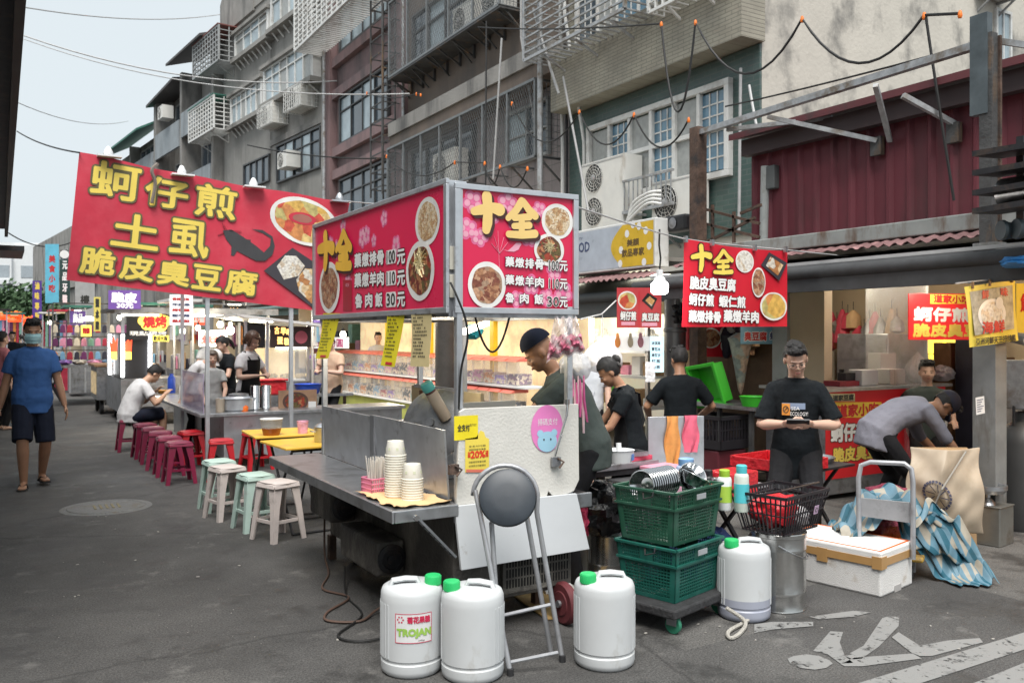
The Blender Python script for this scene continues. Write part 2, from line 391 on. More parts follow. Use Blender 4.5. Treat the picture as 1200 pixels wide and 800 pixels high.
def worn_paint():
 m = bpy.data.materials.new('worn_road_paint'); m.use_nodes = True; nt = m.node_tree; N = nt.nodes; L = nt.links; b = N['Principled BSDF']
 tc = N.new('ShaderNodeTexCoord'); n = N.new('ShaderNodeTexNoise'); n.inputs['Scale'].default_value = 9; n.inputs['Detail'].default_value = 10; n.inputs['Roughness'].default_value = .75
 L.new(tc.outputs['Object'], n.inputs[0]); r = N.new('ShaderNodeValToRGB'); r.color_ramp.elements[0].position = .36; r.color_ramp.elements[1].position = .47; L.new(n.outputs[0], r.inputs[0])
 x = N.new('ShaderNodeMixRGB'); L.new(r.outputs[0], x.inputs[0]); x.inputs[1].default_value = (.1, .1, .098, 1); x.inputs[2].default_value = (.235, .235, .23, 1)
 L.new(x.outputs[0], b.inputs['Base Color']); b.inputs['Roughness'].default_value = .75; n3 = N.new('ShaderNodeTexNoise'); n3.inputs['Scale'].default_value = 30; n3.inputs['Detail'].default_value = 8; L.new(tc.outputs['Object'], n3.inputs[0]); av = N.new('ShaderNodeMath'); av.operation = 'ADD'; L.new(n.outputs[0], av.inputs[0]); L.new(n3.outputs[0], av.inputs[1]); r3 = N.new('ShaderNodeValToRGB'); r3.color_ramp.elements[0].position = .79; r3.color_ramp.elements[1].position = .87; L.new(av.outputs[0], r3.inputs[0]); L.new(r3.outputs[0], b.inputs['Alpha'])
 n2 = N.new('ShaderNodeTexNoise'); n2.inputs['Scale'].default_value = 150; L.new(tc.outputs['Object'], n2.inputs[0]); bp = N.new('ShaderNodeBump'); bp.inputs['Strength'].default_value = .4; bp.inputs['Distance'].default_value = .006
 L.new(n2.outputs[0], bp.inputs['Height']); L.new(bp.outputs[0], b.inputs['Normal'])
 return m
m_paint = worn_paint()
def marking(name, shapes):
 mb = MB()
 for sh in shapes: mb.poly([gnd(*p, .004) for p in sh], m_paint)
 tag(mb.obj(name), kind='structure')
marking('road_marking_line', [[(985, 806), (1060, 806), (1300, 728), (1300, 710)], [(1125, 806), (1215, 806), (1300, 767), (1300, 736)]])
marking('road_marking_figure', [
 [(923, 771), (930, 768), (945, 766), (960, 768), (972, 773), (976, 777), (968, 782), (955, 784), (938, 782), (926, 777)],
 [(953, 762), (973, 739), (988, 740), (984, 752), (970, 766)], [(970, 766), (984, 752), (990, 768), (1000, 776), (985, 777)], [(990, 768), (1012, 756), (1030, 757), (1010, 771), (1000, 772)],
 [(1012, 756), (1035, 722), (1054, 722), (1053, 733), (1030, 757)], [(1045, 746), (1053, 740), (1078, 756), (1078, 768), (1068, 764)], [(1078, 756), (1110, 750), (1148, 747), (1152, 752), (1092, 768), (1078, 768)], [(1001, 770), (1070, 765), (1080, 771), (1010, 780), (990, 780), (985, 777.5)],
 [(884, 731), (905, 728), (953, 728), (953, 733), (905, 737), (884, 741)], [(948, 722), (1000, 715), (1021, 717), (1000, 722), (960, 725)]])
mb = MB()
for k in range(80):
 p = gnd(620+rnd.random()*560, 690+rnd.random()*90, .002) if k % 2 else gnd(60+rnd.random()*380, 585+rnd.random()*170, .002)
 a = rnd.random()*6; s = .004+rnd.random()**3*.02
 mb.cbox(p+Vector((0, 0, .002)), (s, s*.5, .003), M('litter_scrap', (.38, .36, .33), .8, 0, .4, 2), (0, 0, a))
tag(mb.obj('litter'), kind='stuff')
c = gnd(125, 594)
mb = MB(); m_iron = M('manhole_iron', (.19, .19, .185), .55, .4, .2, 30, bump=.4, bsc=90, stain=(.17, .15, .12), stsc=6)
mb.lathe([(0, .007), (.3, .007), (.305, .011), (.325, .011), (.335, .003), (.37, .003), (.39, .001)], (0, 0, 0), m_iron, 40)
for i in range(5): mb.cbox((-.1+i*.05, 0, .009), (.02, .2, .004), M('manhole_dirt', (.2, .17, .1), .8))
tag(mb.obj('manhole_cover', loc=c), 'round iron manhole cover in the asphalt in front of the man in blue', 'manhole cover')
def window(root, u0, u1, z0, z1, nc, nr, fm, gms, out=.0, fw=.05, mid=None, depth=.09, grid=None, bar=.04):
 """frame with mullions as a part, its panes as sub-parts; in the facade's own frame (-x is the street side)"""
 f = MB(); x0, x1 = -out-depth, -out
 f.box((x0, u0, z0), (x1, u1, z0+fw), fm); f.box((x0, u0, z1-fw), (x1, u1, z1), fm)
 f.box((x0, u0, z0+fw), (x1, u0+fw, z1-fw), fm); f.box((x0, u1-fw, z0+fw), (x1, u1, z1-fw), fm)
 iu0, iu1, iz0, iz1 = u0+fw, u1-fw, z0+fw, z1-fw
 us = [iu0+(iu1-iu0)*i/nc for i in range(nc+1)]; zs = [iz0+(iz1-iz0)*j/nr for j in range(nr+1)]
 if mid is not None and nr == 2: zs[1] = iz0+(iz1-iz0)*mid
 for u in us[1:-1]: f.box((x0+.015, u-bar/2, iz0), (x1, u+bar/2, iz1), fm)
 for z in zs[1:-1]:
  for i in range(nc): f.box((x0+.017, us[i]+(bar/2 if i else 0), z-bar/2), (x1, us[i+1]-(bar/2 if i < nc-1 else 0), z+bar/2), fm)
 wo = f.obj('window', root, bevel=.006)
 for i in range(nc):
  for j in range(nr):
   g = MB(); gm = gms[(i+j*0) % len(gms)] if not callable(gms) else gms(i, j)
   a, b2, c0, d0 = us[i]+bar/2, us[i+1]-bar/2, zs[j]+bar/2, zs[j+1]-bar/2
   o_ = x1-.03 if (i % 2) else x1-.02
   g.box((o_, a, c0), (o_+.012, b2, d0), gm)
   if grid and grid(i, j):
    for q in range(1, 3): g.box((o_-.014, a+(b2-a)*q/3-.011, c0), (o_-.001, a+(b2-a)*q/3+.011, d0), fm)
    for q in range(1, 3): g.box((o_-.012, a, c0+(d0-c0)*q/3-.011), (o_-.002, b2, c0+(d0-c0)*q/3+.011), fm)
   g.obj('pane', wo)
 return wo
def cage(root, u0, u1, z0, z1, out, mat, dz=.12, du=.0, r=.014, floor=True, o0=.02, brackets=0, roof=None, name='window_grille'):
 g = MB(); n = int((z1-z0)/dz)
 for k in range(n+1):
  z = z0+k*dz
  g.box((-out-r, u0, z-r), (-out+r, u1, z+r), mat)
  for u in (u0, u1): g.box((-out, u-r*.9, z-r*.8), (-o0, u+r*.9, z+r*.8), mat)
 if du:
  k = int((u1-u0)/du)
  for i in range(k+1): u = u0+(u1-u0)*i/k; g.box((-out-r*1.5, u-r, z0), (-out+r*.7, u+r, z1), mat)
  kk = max(2, int(out/du))
  for u in (u0, u1):
   for i in range(1, kk): x = -out*i/kk; g.box((x-r, u-r*1.2, z0), (x+r, u+r*.8, z1), mat)
 R2 = r*1.8
 for u in (u0, u1): g.box((-out-R2, u-R2, z0), (-out+R2, u+R2, z1+.02), mat)
 for z in (z0, z1): g.box((-out-R2, u0, z-R2), (-out+R2, u1, z+R2), mat)
 if floor:
  k = max(2, int((u1-u0)/.16))
  for i in range(k+1): u = u0+(u1-u0)*i/k; g.box((-out, u-r, z0-r), (-o0, u+r, z0+r*.6), mat)
 for i in range(brackets):
  u = u0+(u1-u0)*(i+.5)/brackets
  g.bar((-o0, u, z0-.4), (-out*.9, u, z0-.02), .035, .035, mat); g.bar((-o0, u, z0-.42), (-o0, u, z0), .03, .03, mat)
 if roof: g.box((-out-.06, u0-.04, z1+.03), (-o0, u1+.04, z1+.07), roof)
 return g.obj(name, root)
def ac_unit(label, loc, rotz=0, w=.8, h=.6, d=.32, fans=1, group='air conditioners on the facades', cagem=None, fanx=None, bracket=True):
 """outdoor unit facing -x"""
 t = thing('air_conditioner', label, 'air conditioner', loc, rotz, group)
 b = MB(); b.box((-d, -w/2, 0), (0, w/2, h), m_ac); b.box((-d-.004, -w/2+.02, h-.05), (-d, w/2-.02, h-.02), M('ac_grey', (.4, .4, .39), .5)); b.obj('casing', t, bevel=.015)
 r = min(w*.31, h/fans*.42)
 for k in range(fans):
  cz = h/fans*(k+.5); cy = (w*.5-r-.05) if fanx is None else fanx
  P = frame((-d-.004, cy, cz), (0, -1, 0)); g = MB()
  g.disc(P, 0, 0, r, r, M('ac_dark', (.05, .05, .05), .6), .001)
  for q in range(4):
   rr = r*(.4+.2*q); g.tube([P @ Vector((math.cos(a*math.pi/14)*rr, math.sin(a*math.pi/14)*rr, .012)) for a in range(28)], .004, m_ac, 4, closed=True)
  for q in range(14): a = q*math.pi/7; g.bar(P @ Vector((math.cos(a)*r*.2, math.sin(a)*r*.2, .01)), P @ Vector((math.cos(a+.3)*r, math.sin(a+.3)*r, .01)), .005, .005, m_ac)
  g.obj('fan_grille', t)
  hb = MB(); hb.lathe([(r*.24, 0), (r*.24, .02), (r*.15, .03), (0, .032)], P @ Vector((0, 0, .004)), M('ac_hub', (.3, .3, .3), .5), 14, P.to_3x3().to_4x4()); hb.obj('fan_hub', t)
 if bracket:
  for y in (-w*.35, w*.35): k = MB(); k.box((-d*1.05, y-.018, -.04), (.25, y+.018, -.003), m_galv); k.bar((-d*.9, y, -.03), (.22, y, -.36), .03, .03, m_galv); k.obj('bracket', t)
 if cagem:
  c = MB(); e = .09
  for z in [i*(h*.8+.05)/5-.03 for i in range(6)]:
   c.tube([(.1, -w/2-e, z), (-d-e, -w/2-e, z), (-d-e, w/2+e, z), (.1, w/2+e, z)], .011, cagem, 4)
  for i in range(9): y = -w/2-e+(w+2*e)*i/8; c.box((-d-e-.01, y-.01, -.03), (-d-e+.01, y+.01, h*.8+.02), cagem); c.box((-d-e, y-.01, -.04), (.1, y+.01, -.02), cagem)
  for i in range(3):
   for y in (-w/2-e, w/2+e): c.box((-d*i/3-.01, y-.01, -.03), (-d*i/3+.01, y+.01, h*.8+.02), cagem)
  c.obj('cage', t)
 return t
mW = M('window_frame_white', (.68, .68, .66), .45, 0, .05, 5, stain=(.45, .43, .4), stsc=3)
mWg = M('window_frame_grey', (.34, .35, .35), .5, .2, .12)
mWk = M('window_frame_dark', (.07, .072, .075), .5, .2, .2)
m_conc = M('stained_concrete', (.26, .25, .235), .85, 0, .16, 1.6, bump=.25, bsc=20, stain=(.1, .098, .095), stsc=1.1, stw=(.48, .66), streak=4)
m_conc2 = M('pale_grey_render', (.27, .262, .245), .85, 0, .14, 1.4, bump=.2, bsc=20, stain=(.13, .125, .115), stsc=.9, stw=(.5, .7), streak=5)
m_plum = M('plum_tiles', (.21, .14, .14), .75, 0, .14, 2, bump=.2, stain=(.1, .08, .08), stsc=1.2, stw=(.45, .66), streak=3)
m_plum2 = M('plum_frame_paint', (.24, .155, .155), .7, 0, .12, 2, stain=(.12, .09, .09), stsc=1.5, stw=(.5, .68), streak=3)
m_brn = M('brown_render', (.165, .128, .103), .8, 0, .14, 1.8, bump=.2, stain=(.1, .085, .075), stsc=1.1, stw=(.45, .68), streak=4)
m_cream = M('moulded_cream_render', (.53, .5, .44), .85, 0, .08, 1.2, bump=.15, bsc=14, stain=(.16, .155, .145), stsc=.75, stw=(.5, .63), streak=1.3)
m_side = Mbrick('beige_strip_tiles', (.37, .345, .275), (.33, .305, .24), (.19, .175, .14), .24, .055, 'YZ', .5, .5, .5, .006, stain=(.15, .135, .11))
m_green = Mbrick('green_tiles', (.075, .125, .11), (.055, .1, .09), (.10, .13, .12), .24, .075, 'YZ', .35, .5, .5, .008, stain=(.05, .07, .065))
m_beigt = Mbrick('beige_wall_tiles', (.4, .36, .29), (.36, .32, .26), (.24, .22, .19), .12, .06, 'YZ', .6, .3, 0, .005)
m_blueg = M('blue_grey_sheet', (.27, .3, .32), .6, 0, .12, 3, stain=(.17, .18, .19), stsc=1.2, streak=4)
m_dkroof = M('dark_roof_sheet', (.07, .065, .065), .7, 0, .2, 4)
m_grn = M('green_awning', (.04, .16, .12), .6)
FX = 9.0
def pipe(name, label, pts, r, mat, group=None): return tag(MB().tube(pts, r, mat, 8).obj(name, loc=Vector(pts[0]), world=True), label, 'pipe', group)
b1 = thing('apartment_building', 'green tiled house with beige balcony band and black-stained cream side wall', 'building', (FX, 8.43, 0))
w = MB(); w.box((0, 0, 2.4), (9, 4.6, 13.2), m_cream); w.box((.0, 0.02, 0), (.3, .2, 2.4), m_conc); w.box((.0, 4.4, 0), (.3, 4.6, 2.4), m_conc); w.box((3, .05, 0), (8.9, 4.55, 2.4), m_conc)
w.obj('wall', b1)
w = MB(); w.box((-.04, .002, 3.0), (-.003, 4.6, 5.58), m_green); w.obj('tiled_front', b1)
w = MB(); w.box((-.45, -.06, 5.6), (-.003, 4.6, 6.62), m_side); w.box((-.06, -.06, 6.62), (-.003, 4.6, 13.2), m_side); w.obj('balcony_band', b1)
window(b1, .5, 3.95, 3.85, 5.24, 6, 2, mW, lambda i, j: m_curt if i % 2 else m_glassb, out=.04, fw=.09, mid=.52, grid=lambda i, j: i % 2 == 0, depth=.1, bar=.07)
window(b1, 1.9, 4.3, 6.7, 8.0, 4, 1, mW, lambda i, j: [m_glassb, m_glassb, m_curt, m_glass][i], out=.06, fw=.08, grid=lambda i, j: True, depth=.08)
cage(b1, 1.75, 4.62, 6.45, 8.3, 1.0, m_galv, .13, .0, .014, True, .02, 3)
cage(b1, .1, 1.5, 6.35, 8.0, .75, mW, .14, .14, .012, True, .02, 2)
g = MB()
for i in range(11): g.box((-.5, 1.3+i*.11, 3.55), (-.485, 1.315+i*.11, 4.0), m_galv)
g.box((-.51, 1.25, 4.0), (-.475, 2.45, 4.035), m_galv); g.box((-.51, 1.25, 3.5), (-.475, 2.45, 3.55), m_galv)
for u in (1.3, 2.4): g.box((-.48, u, 3.5), (-.05, u+.03, 3.54), m_galv)
g.obj('railing', b1)
w = MB(); # window in side wall, facing the camera side
for a in (0, 1): w.box((5.55+a*.42, -.05, 5.85), (5.6+a*.42, -.002, 7.1), mW)
w.box((5.55, -.05, 7.1), (6.02, -.002, 7.15), mW); w.box((5.55, -.05, 5.8), (6.02, -.002, 5.85), mW); w.box((5.77, -.04, 5.85), (5.8, -.002, 7.1), mW); so = w.obj('window', b1)
w = MB(); w.box((5.6, -.02, 5.85), (5.97, -.004, 7.1), m_glassl); w.obj('pane', so)
ac_unit('tall white twin-fan outdoor unit above the grey and yellow lightbox', (8.9, 11.45, 3.36), 0, 1.15, 1.12, .38, 2, fanx=.22)
ac_unit('white outdoor unit with round fan grille beside the rusty post', (8.9, 9.78, 3.22), 0, .85, .68, .36, 1)
ac_unit('grey outdoor unit on the cream side wall at top right', (14.35, 8.38, 7.25), R(90), .8, .6, .3, 1)
b2 = thing('apartment_building', 'brown house with mesh-caged balconies behind the square red sign', 'building', (FX, 13.03, 0))
w = MB(); w.box((0, .003, 2.4), (8, 7.36, 13.5), m_brn); w.box((3, .05, 0), (8, 7.3, 2.4), m_conc); w.obj('wall', b2)
m_pinkt = Mbrick('pale_pink_tiles', (.33, .29, .29), (.3, .265, .265), (.17, .16, .16), .3, .3, 'YZ', .6, .4, 0, .008)
w = MB(); w.box((-.03, .02, 3.0), (-.002, 7.3, 6.3), m_pinkt); w.obj('tiled_front', b2)
w = MB(); w.box((-.55, 0, 6.6), (-.003, 7.36, 6.93), m_conc); w.box((-.5, .0, 6.32), (-.003, 7.36, 6.6), m_brn); w.obj('balcony_ledge', b2)
m_mesh = M('cage_mesh', (.2, .21, .215), .5, .5, .2, 8)
def mesh_cage(root, u0, u1, z0, z1, out, posts, end=True, rows=1):
 g = MB()
 for p in range(posts+1):
  u = u0+(u1-u0)*p/posts; g.box((-out-.025, u-.025, z0), (-out+.025, u+.025, z1), m_mesh)
  g.box((-out, u-.02, z0-.03), (-.02, u+.02, z0), m_mesh); g.bar((-.03, u, z0-.45), (-out*.85, u, z0-.03), .03, .03, m_dsteel)
 for z in (z0, z1): g.box((-out-.03, u0, z-.025), (-out+.03, u1, z+.025), m_mesh)
 H = z1-z0; s = .085; k = -int(H/s)
 while u0+k*s < u1:                                                     # crossed diagonal rods
  for sg in (1, -1):
   a, b_ = u0+k*s, u0+k*s+H*.55
   za, zb = (z0, z1) if sg > 0 else (z1, z0)
   if a < u0: za += (zb-za)*(u0-a)/(b_-a); a = u0
   if b_ > u1: zb = za+(zb-za)*(u1-a)/(b_-a) if b_ != a else zb; b_ = u1
   if b_-a > .02: g.bar((-out+.012*sg, a, za), (-out+.012*sg, b_, zb), .007, .007, m_mesh, (1, 0, 0))
  k += 1
 if end:
  for i in range(int(out/.08)): x = -out+i*.08; g.box((x-.004, u0-.004, z0), (x+.004, u0+.004, z1), m_mesh)
  for i in range(int(H/.12)): z = z0+i*.12; g.box((-out, u0-.003, z-.004), (-.02, u0+.005, z+.004), m_mesh)
  g.box((-.06, u0-.02, z0), (-.02, u0+.02, z1), m_mesh); g.box((-out, u0-.02, z1-.02), (-.02, u0+.02, z1+.02), m_mesh); g.box((-out, u0-.02, z0-.02), (-.02, u0+.02, z0+.02), m_mesh)
 return g.obj('balcony_cage', root)
mesh_cage(b2, .25, 7.2, 4.85, 6.25, .62, 7)
mesh_cage(b2, 1.6, 7.15, 8.05, 9.9, .6, 5)
w = MB(); w.box((-.62, 1.55, 7.98), (-.003, 7.2, 8.02), m_dsteel)
for i in range(9): w.bar((-.02, 1.7+i*.67, 7.7), (-.56, 1.7+i*.67, 7.97), .035, .035, m_dsteel); w.box((-.06, 1.68+i*.67, 7.68), (-.004, 1.72+i*.67, 7.98), m_dsteel)
w.obj('bracket_rail', b2)
window(b2, 3.2, 6.9, 8.15, 9.6, 4, 2, mWk, [m_glass, m_glass, m_glassl], out=.02, fw=.06, mid=.7)
window(b2, 3.6, 6.9, 4.95, 6.2, 4, 1, mWk, [m_glass], out=.04, fw=.06)
window(b2, .6, 2.2, 5.0, 6.1, 2, 2, mWg, [m_glass, m_glassl], out=.04, fw=.06)
ac_unit('beige outdoor unit inside the upper mesh cage, left one of the two', (8.86, 17.0-.5, 8.1), 0, .95, .62, .3, 1, bracket=False)
ac_unit('beige outdoor unit in the upper mesh cage, nearest the building joint', (8.86, 15.2, 8.1), 0, .95, .62, .3, 1, bracket=False)
ac_unit('dusty outdoor unit inside the lower mesh cage above the square sign', (8.86, 17.35, 4.95), 0, 1.1, .75, .34, 1, bracket=False)
b3 = thing('apartment_building', 'plum-coloured narrow house with dark windows and a ladder-like trellis', 'building', (FX, 20.39, 0))
w = MB(); w.box((.12, .003, 2.4), (8, 6.22, 14), m_plum); w.box((3, .05, 0), (8, 6.2, 2.4), m_conc); w.obj('wall', b3)
w = MB()
for u in (0.0, 5.75): w.box((-.12, u+.004, 2.4), (.119, u+.47, 14), m_plum2)
for z in (6.45, 8.95, 7.15, 9.95, 12.4): w.box((-.06, .474, z), (.119, 5.75, z+.28), m_plum2)
w.obj('facade_frame', b3)
window(b3, 1.4, 5.3, 7.45, 8.94, 4, 2, mWk, [m_glass, m_glassl, m_glass, m_glassl], out=-.1, fw=.07, mid=.7)
window(b3, 1.4, 5.3, 4.9, 6.4, 4, 2, mWk, [m_glass], out=-.1, fw=.07, mid=.7)
window(b3, 1.4, 5.3, 10.3, 12.1, 4, 2, mWk, [m_glassl], out=-.1, fw=.07, mid=.7)
cage(b3, .3, 6.5, 10.55, 12.6, 1.0, mW, .16, .42, .022, True, .1, 0)
g = MB()
for (x, u) in ((-.25, 0.25), (-.6, 0.25), (-.25, 1.05), (-.6, 1.05)): g.box((x-.02, u-.02, 5.2), (x+.02, u+.02, 10.4), m_dsteel)
for i in range(12):
 z = 5.4+i*.43; g.box((-.61, .24, z), (-.59, 1.06, z+.03), m_dsteel); g.box((-.26, .24, z), (-.24, 1.06, z+.03), m_dsteel); g.box((-.6, .23, z), (-.13, .26, z+.03), m_dsteel); g.box((-.6, 1.04, z), (-.13, 1.07, z+.03), m_dsteel)
g.obj('sign_frame', b3)
T6 = R(6)
def row(u, out=0, z=0):   # point on the bent row
 return Vector((FX-math.sin(T6)*u-math.cos(T6)*out, 26.62+math.cos(T6)*u-math.sin(T6)*out, z))
b4 = thing('apartment_building', 'grey concrete block with white bay windows and caged balcony', 'building', row(0), T6)
w = MB(); w.box((0, .02, 2.4), (8, 10.16, 14.0), m_conc2); w.box((3, .05, 0), (8, 10, 2.4), m_conc); w.obj('wall', b4)
w = MB(); w.box((-.02, 4.9, 2.4), (-.001, 5.2, 14), m_conc); w.box((-.1, .02, 2.4), (-.001, .35, 14.0), m_conc)
for z in (8.45, 11.35): w.box((-.05, .35, z), (-.002, 4.9, z+.22), m_conc)
w.obj('pilaster', b4)
w = MB(); n = 14
w.prism([(-.1, 6.5, 13.9), (-.1, 10.3, 13.9), (-.1, 10.3, 15.2), (-.1, 9.9, 15.6), (-.1, 9.2, 15.9), (-.1, 8.2, 16.15), (-.1, 6.5, 16.3)], (.3, 0, 0), m_conc); w.box((-.05, .02, 14), (.2, 6.5, 15.2), m_conc2); w.obj('parapet', b4)
for (u0, u1, z0, z1, nc) in ((.35, 4.7, 9.85, 11.1, 6), (5.2, 8.7, 9.85, 11.0, 6), (4.6, 8.2, 12.4, 13.35, 4), (.3, 4.4, 12.5, 13.8, 5)):
 w = MB(); o_ = .4 if z0 < 10 and u0 < 1 else .25
 w.box((-o_-.1, u0-.08, z1), (-.002, u1+.08, z1+.12), m_conc2); w.box((-o_-.12, u0-.1, z0-.16), (-.002, u1+.1, z0), m_conc2); w.box((-o_+.02, u0, z0), (-.002, u0+.1, z1), m_wpaint); w.box((-o_+.02, u1-.1, z0), (-.002, u1, z1), m_wpaint)
 for i in range(8): u = u0+(u1-u0)*(i+.5)/8; w.bar((-.02, u, z0-.42), (-o_, u, z0-.17), .04, .04, m_wpaint)
 w.obj('bay_window_box', b4)
 window(b4, u0+.1, u1-.1, z0, z1, nc, 2, mW, lambda i, j: m_glassl if i % 3 else m_curt, out=o_-.1, fw=.06, mid=.72, bar=.05)
cage(b4, 8.9, 12.2, 9.8, 11.1, .8, mW, .17, .3, .02, True, .02, 3, m_grn)
cage(b4, 8.3, 11.6, 12.35, 13.7, .8, mWg, .2, .3, .02, True, .02, 3, M('red_brown_sheet', (.2, .07, .06), .7))
window(b4, .45, 4.2, 7.0, 8.35, 5, 2, mWk, [m_glass, m_glassl], out=.01, fw=.06, mid=.7)
window(b4, 4.9, 7.6, 7.2, 8.2, 4, 1, mWk, [m_glass], out=.01, fw=.06)
for i, (u, z, lab) in enumerate(((3.9, 8.98, 'white outdoor unit in a white cage below the bay windows, left of the pair'), (1.45, 9.05, 'white outdoor unit in a white cage below the bay windows, right of the pair'))):
 ac_unit(lab, row(u, .05, z), T6, 1.15, .75, .5, 1, cagem=mW, bracket=False)
ac_unit('small box unit under a dark lid in the lower grey window', row(2.5, .05, 7.25), T6, .8, .55, .5, 1, bracket=False)
b5 = thing('apartment_building', 'lower house with blue-grey sheet balconies and dark sloping roofs', 'building', row(10.2), T6)
w = MB(); w.box((0.5, .02, 0), (8, 9.3, 13.6), m_conc2); w.box((-.4, 4.5, 2.5), (.49, 4.8, 13.5), m_conc); w.box((-.4, 8.9, 2.5), (.49, 9.3, 13.3), m_conc); w.box((-.4, .02, 2.5), (.49, .3, 13.8), m_conc); w.obj('wall', b5)
for (u0, u1, z0, z1) in ((.31, 4.49, 10.5, 11.6), (4.81, 8.89, 10.2, 11.4), (.31, 4.49, 7.6, 8.7), (4.81, 8.89, 7.4, 8.5)): MB().box((-.45, u0, z0), (-.35, u1, z1), m_blueg).obj('balcony_front', b5)
MB().prism([(-1.0, -.1, 13.75), (.6, -.1, 14.3), (.6, 4.9, 14.3), (-1.0, 4.9, 13.75)], (0, 0, .1), m_dkroof).obj('canopy_roof', b5)
MB().prism([(-.7, 4.9, 13.2), (.8, 4.9, 13.5), (.8, 9.6, 13.3), (-.7, 9.6, 12.9)], (0, 0, .12), m_dkroof).obj('eave', b5)
window(b5, 5.2, 8.4, 11.5, 12.9, 4, 1, mWg, [m_glassl, m_glass], out=-.48, fw=.07)
window(b5, 1.0, 4.2, 8.9, 10.2, 4, 1, mWg, [m_glass], out=-.48, fw=.07); window(b5, 5.2, 8.4, 8.7, 10.0, 4, 1, mWg, [m_glass], out=-.48, fw=.07)
ac_unit('white window unit on the blue-grey balcony house', row(16.6, .35, 11.7), T6, .8, .6, .5, 1, bracket=False)
b6 = thing('apartment_building', 'farthest low house of the row with a green-edged lean-to roof', 'building', row(19.6), T6)
w = MB(); w.box((0.3, .02, 0), (8, 12.2, 12.0), m_conc); w.box((-.2, .02, 3), (.29, .3, 12), m_conc2); w.box((-.2, 5.5, 3), (.29, 5.8, 12), m_conc2); w.obj('wall', b6)
MB().box((-.35, .31, 9.6), (-.25, 5.49, 10.8), m_blueg).obj('balcony_front', b6); MB().box((-.35, 5.81, 9.4), (-.25, 11, 10.6), m_blueg).obj('balcony_front', b6)
MB().prism([(-1.2, 0, 11.7), (.6, 0, 12.7), (.6, 9.5, 12.7), (-1.2, 9.5, 11.7)], (0, 0, .1), m_grn).obj('lean_to_roof', b6)
window(b6, 1, 5, 10.8, 11.6, 4, 1, mWg, [m_glass], out=-.28); window(b6, 6, 10, 10.6, 11.5, 4, 1, mWg, [m_glass], out=-.28)
b7 = thing('apartment_building', 'weathered low block at the end of the row behind the red banner', 'building', row(32), T6)
w = MB(); w.box((0, 0, 0), (9, 30, 9.5), m_conc); w.box((-.2, 3, 5), (-.002, 25, 5.3), m_conc2); w.obj('wall', b7)
for i in range(4): window(b7, 1+i*6, 5+i*6, 6, 8, 3, 1, mWg, [m_glass, m_glassl], out=0)
for i, (y, lab) in enumerate(((13.0, 'long grey drain pipe at the joint beside the green tiled house'), (20.2, 'thin pipe between the brown and plum houses'), (26.4, 'grey drain pipe at the joint beside the grey block'))):
 pipe('drain_pipe', lab, [(FX-.7 if i == 0 else FX-.22, y, 2.6), (FX-.7 if i == 0 else FX-.22, y, 13)], .05 if i != 1 else .04, m_galv, None)
d0 = at(25, 380, 95); d0.z = 0
fb = thing('apartment_building', 'pale far-off apartment block closing the end of the street', 'building', d0, R(-20))
m_far = M('far_white_render', (.62, .64, .65), .8, 0, .05); w = MB(); w.box((-13, 0, 0), (-1, 8, 10.2), m_far); w.box((-1, .5, 0), (3.5, 8, 11.6), m_far); w.box((-3.5, 1, 10.2), (2, 6, 11.9), m_far); w.obj('wall', fb)
m_farw = M('far_glass', (.3, .34, .37), .3)
for j in range(3):
 for i in range(6): w = MB(); w.box((-12.2+i*2.4, -.06 if i < 5 else .44, 3.2+j*2.4), (-10.8+i*2.4, -.01 if i < 5 else .49, 4.5+j*2.4), m_farw); w.obj('window', fb)
for j in range(3): w = MB(); w.box((-12.6, -.5, 2.4+j*2.4), (-1.1, -.01, 2.9+j*2.4), m_far); w.obj('balcony', fb)
m_leaf = M('tree_leaves', (.06, .115, .05), .7, 0, .45, 1.2); m_bark = M('tree_bark', (.1, .075, .055), .9)
def tree(label, loc, h, r, seed):
 q = random.Random(seed); t = thing('street_tree', label, 'tree', loc, 0, 'trees at the end of the street')
 k = MB(); k.tube([(0, 0, 0), (.1, 0, h*.3), (0, .1, h*.6)], [.28, .2, .1], m_bark, 8)
 for i in range(5): a = i*1.3; k.tube([(0, 0, h*.35), (math.cos(a)*r*.6, math.sin(a)*r*.6, h*.7)], [.12, .04], m_bark, 6)
 k.obj('trunk', t); k = MB()
 for i in range(26):
  a, b_, c_ = q.gauss(0, 1), q.gauss(0, 1), q.gauss(0, .8); n_ = math.sqrt(a*a+b_*b_+c_*c_); f = (.5+.5*q.random())*r/n_; cx, cy, cz = a*f, b_*f, h*.68+c_*f*.8
  for j in range(42):
   p = Vector((cx+q.gauss(0, .42), cy+q.gauss(0, .42), cz+q.gauss(0, .34))); s = .14+q.random()*.16; d = Vector((q.gauss(0, 1), q.gauss(0, 1), q.gauss(0, 1))).normalized(); e = d.orthogonal().normalized()*s; f2 = d.cross(e)*.6
   k.add([p-e, p+f2, p+e, p-f2], [(0, 1, 2, 3)], m_leaf)
 k.obj('crown', t)
for i, (px, d, h, r, lab) in enumerate(((4, 62, 5.0, 2.5, 'dark green tree nearest the left picture edge at the street end'), (20, 66, 5.0, 2.6, 'bushy tree straight below the far white block'), (37, 64, 4.8, 2.4, 'green tree beside the purple vertical banner'))):
 p = at(px, 393, d); p.z = 0; tree(lab, p, h, r, i)
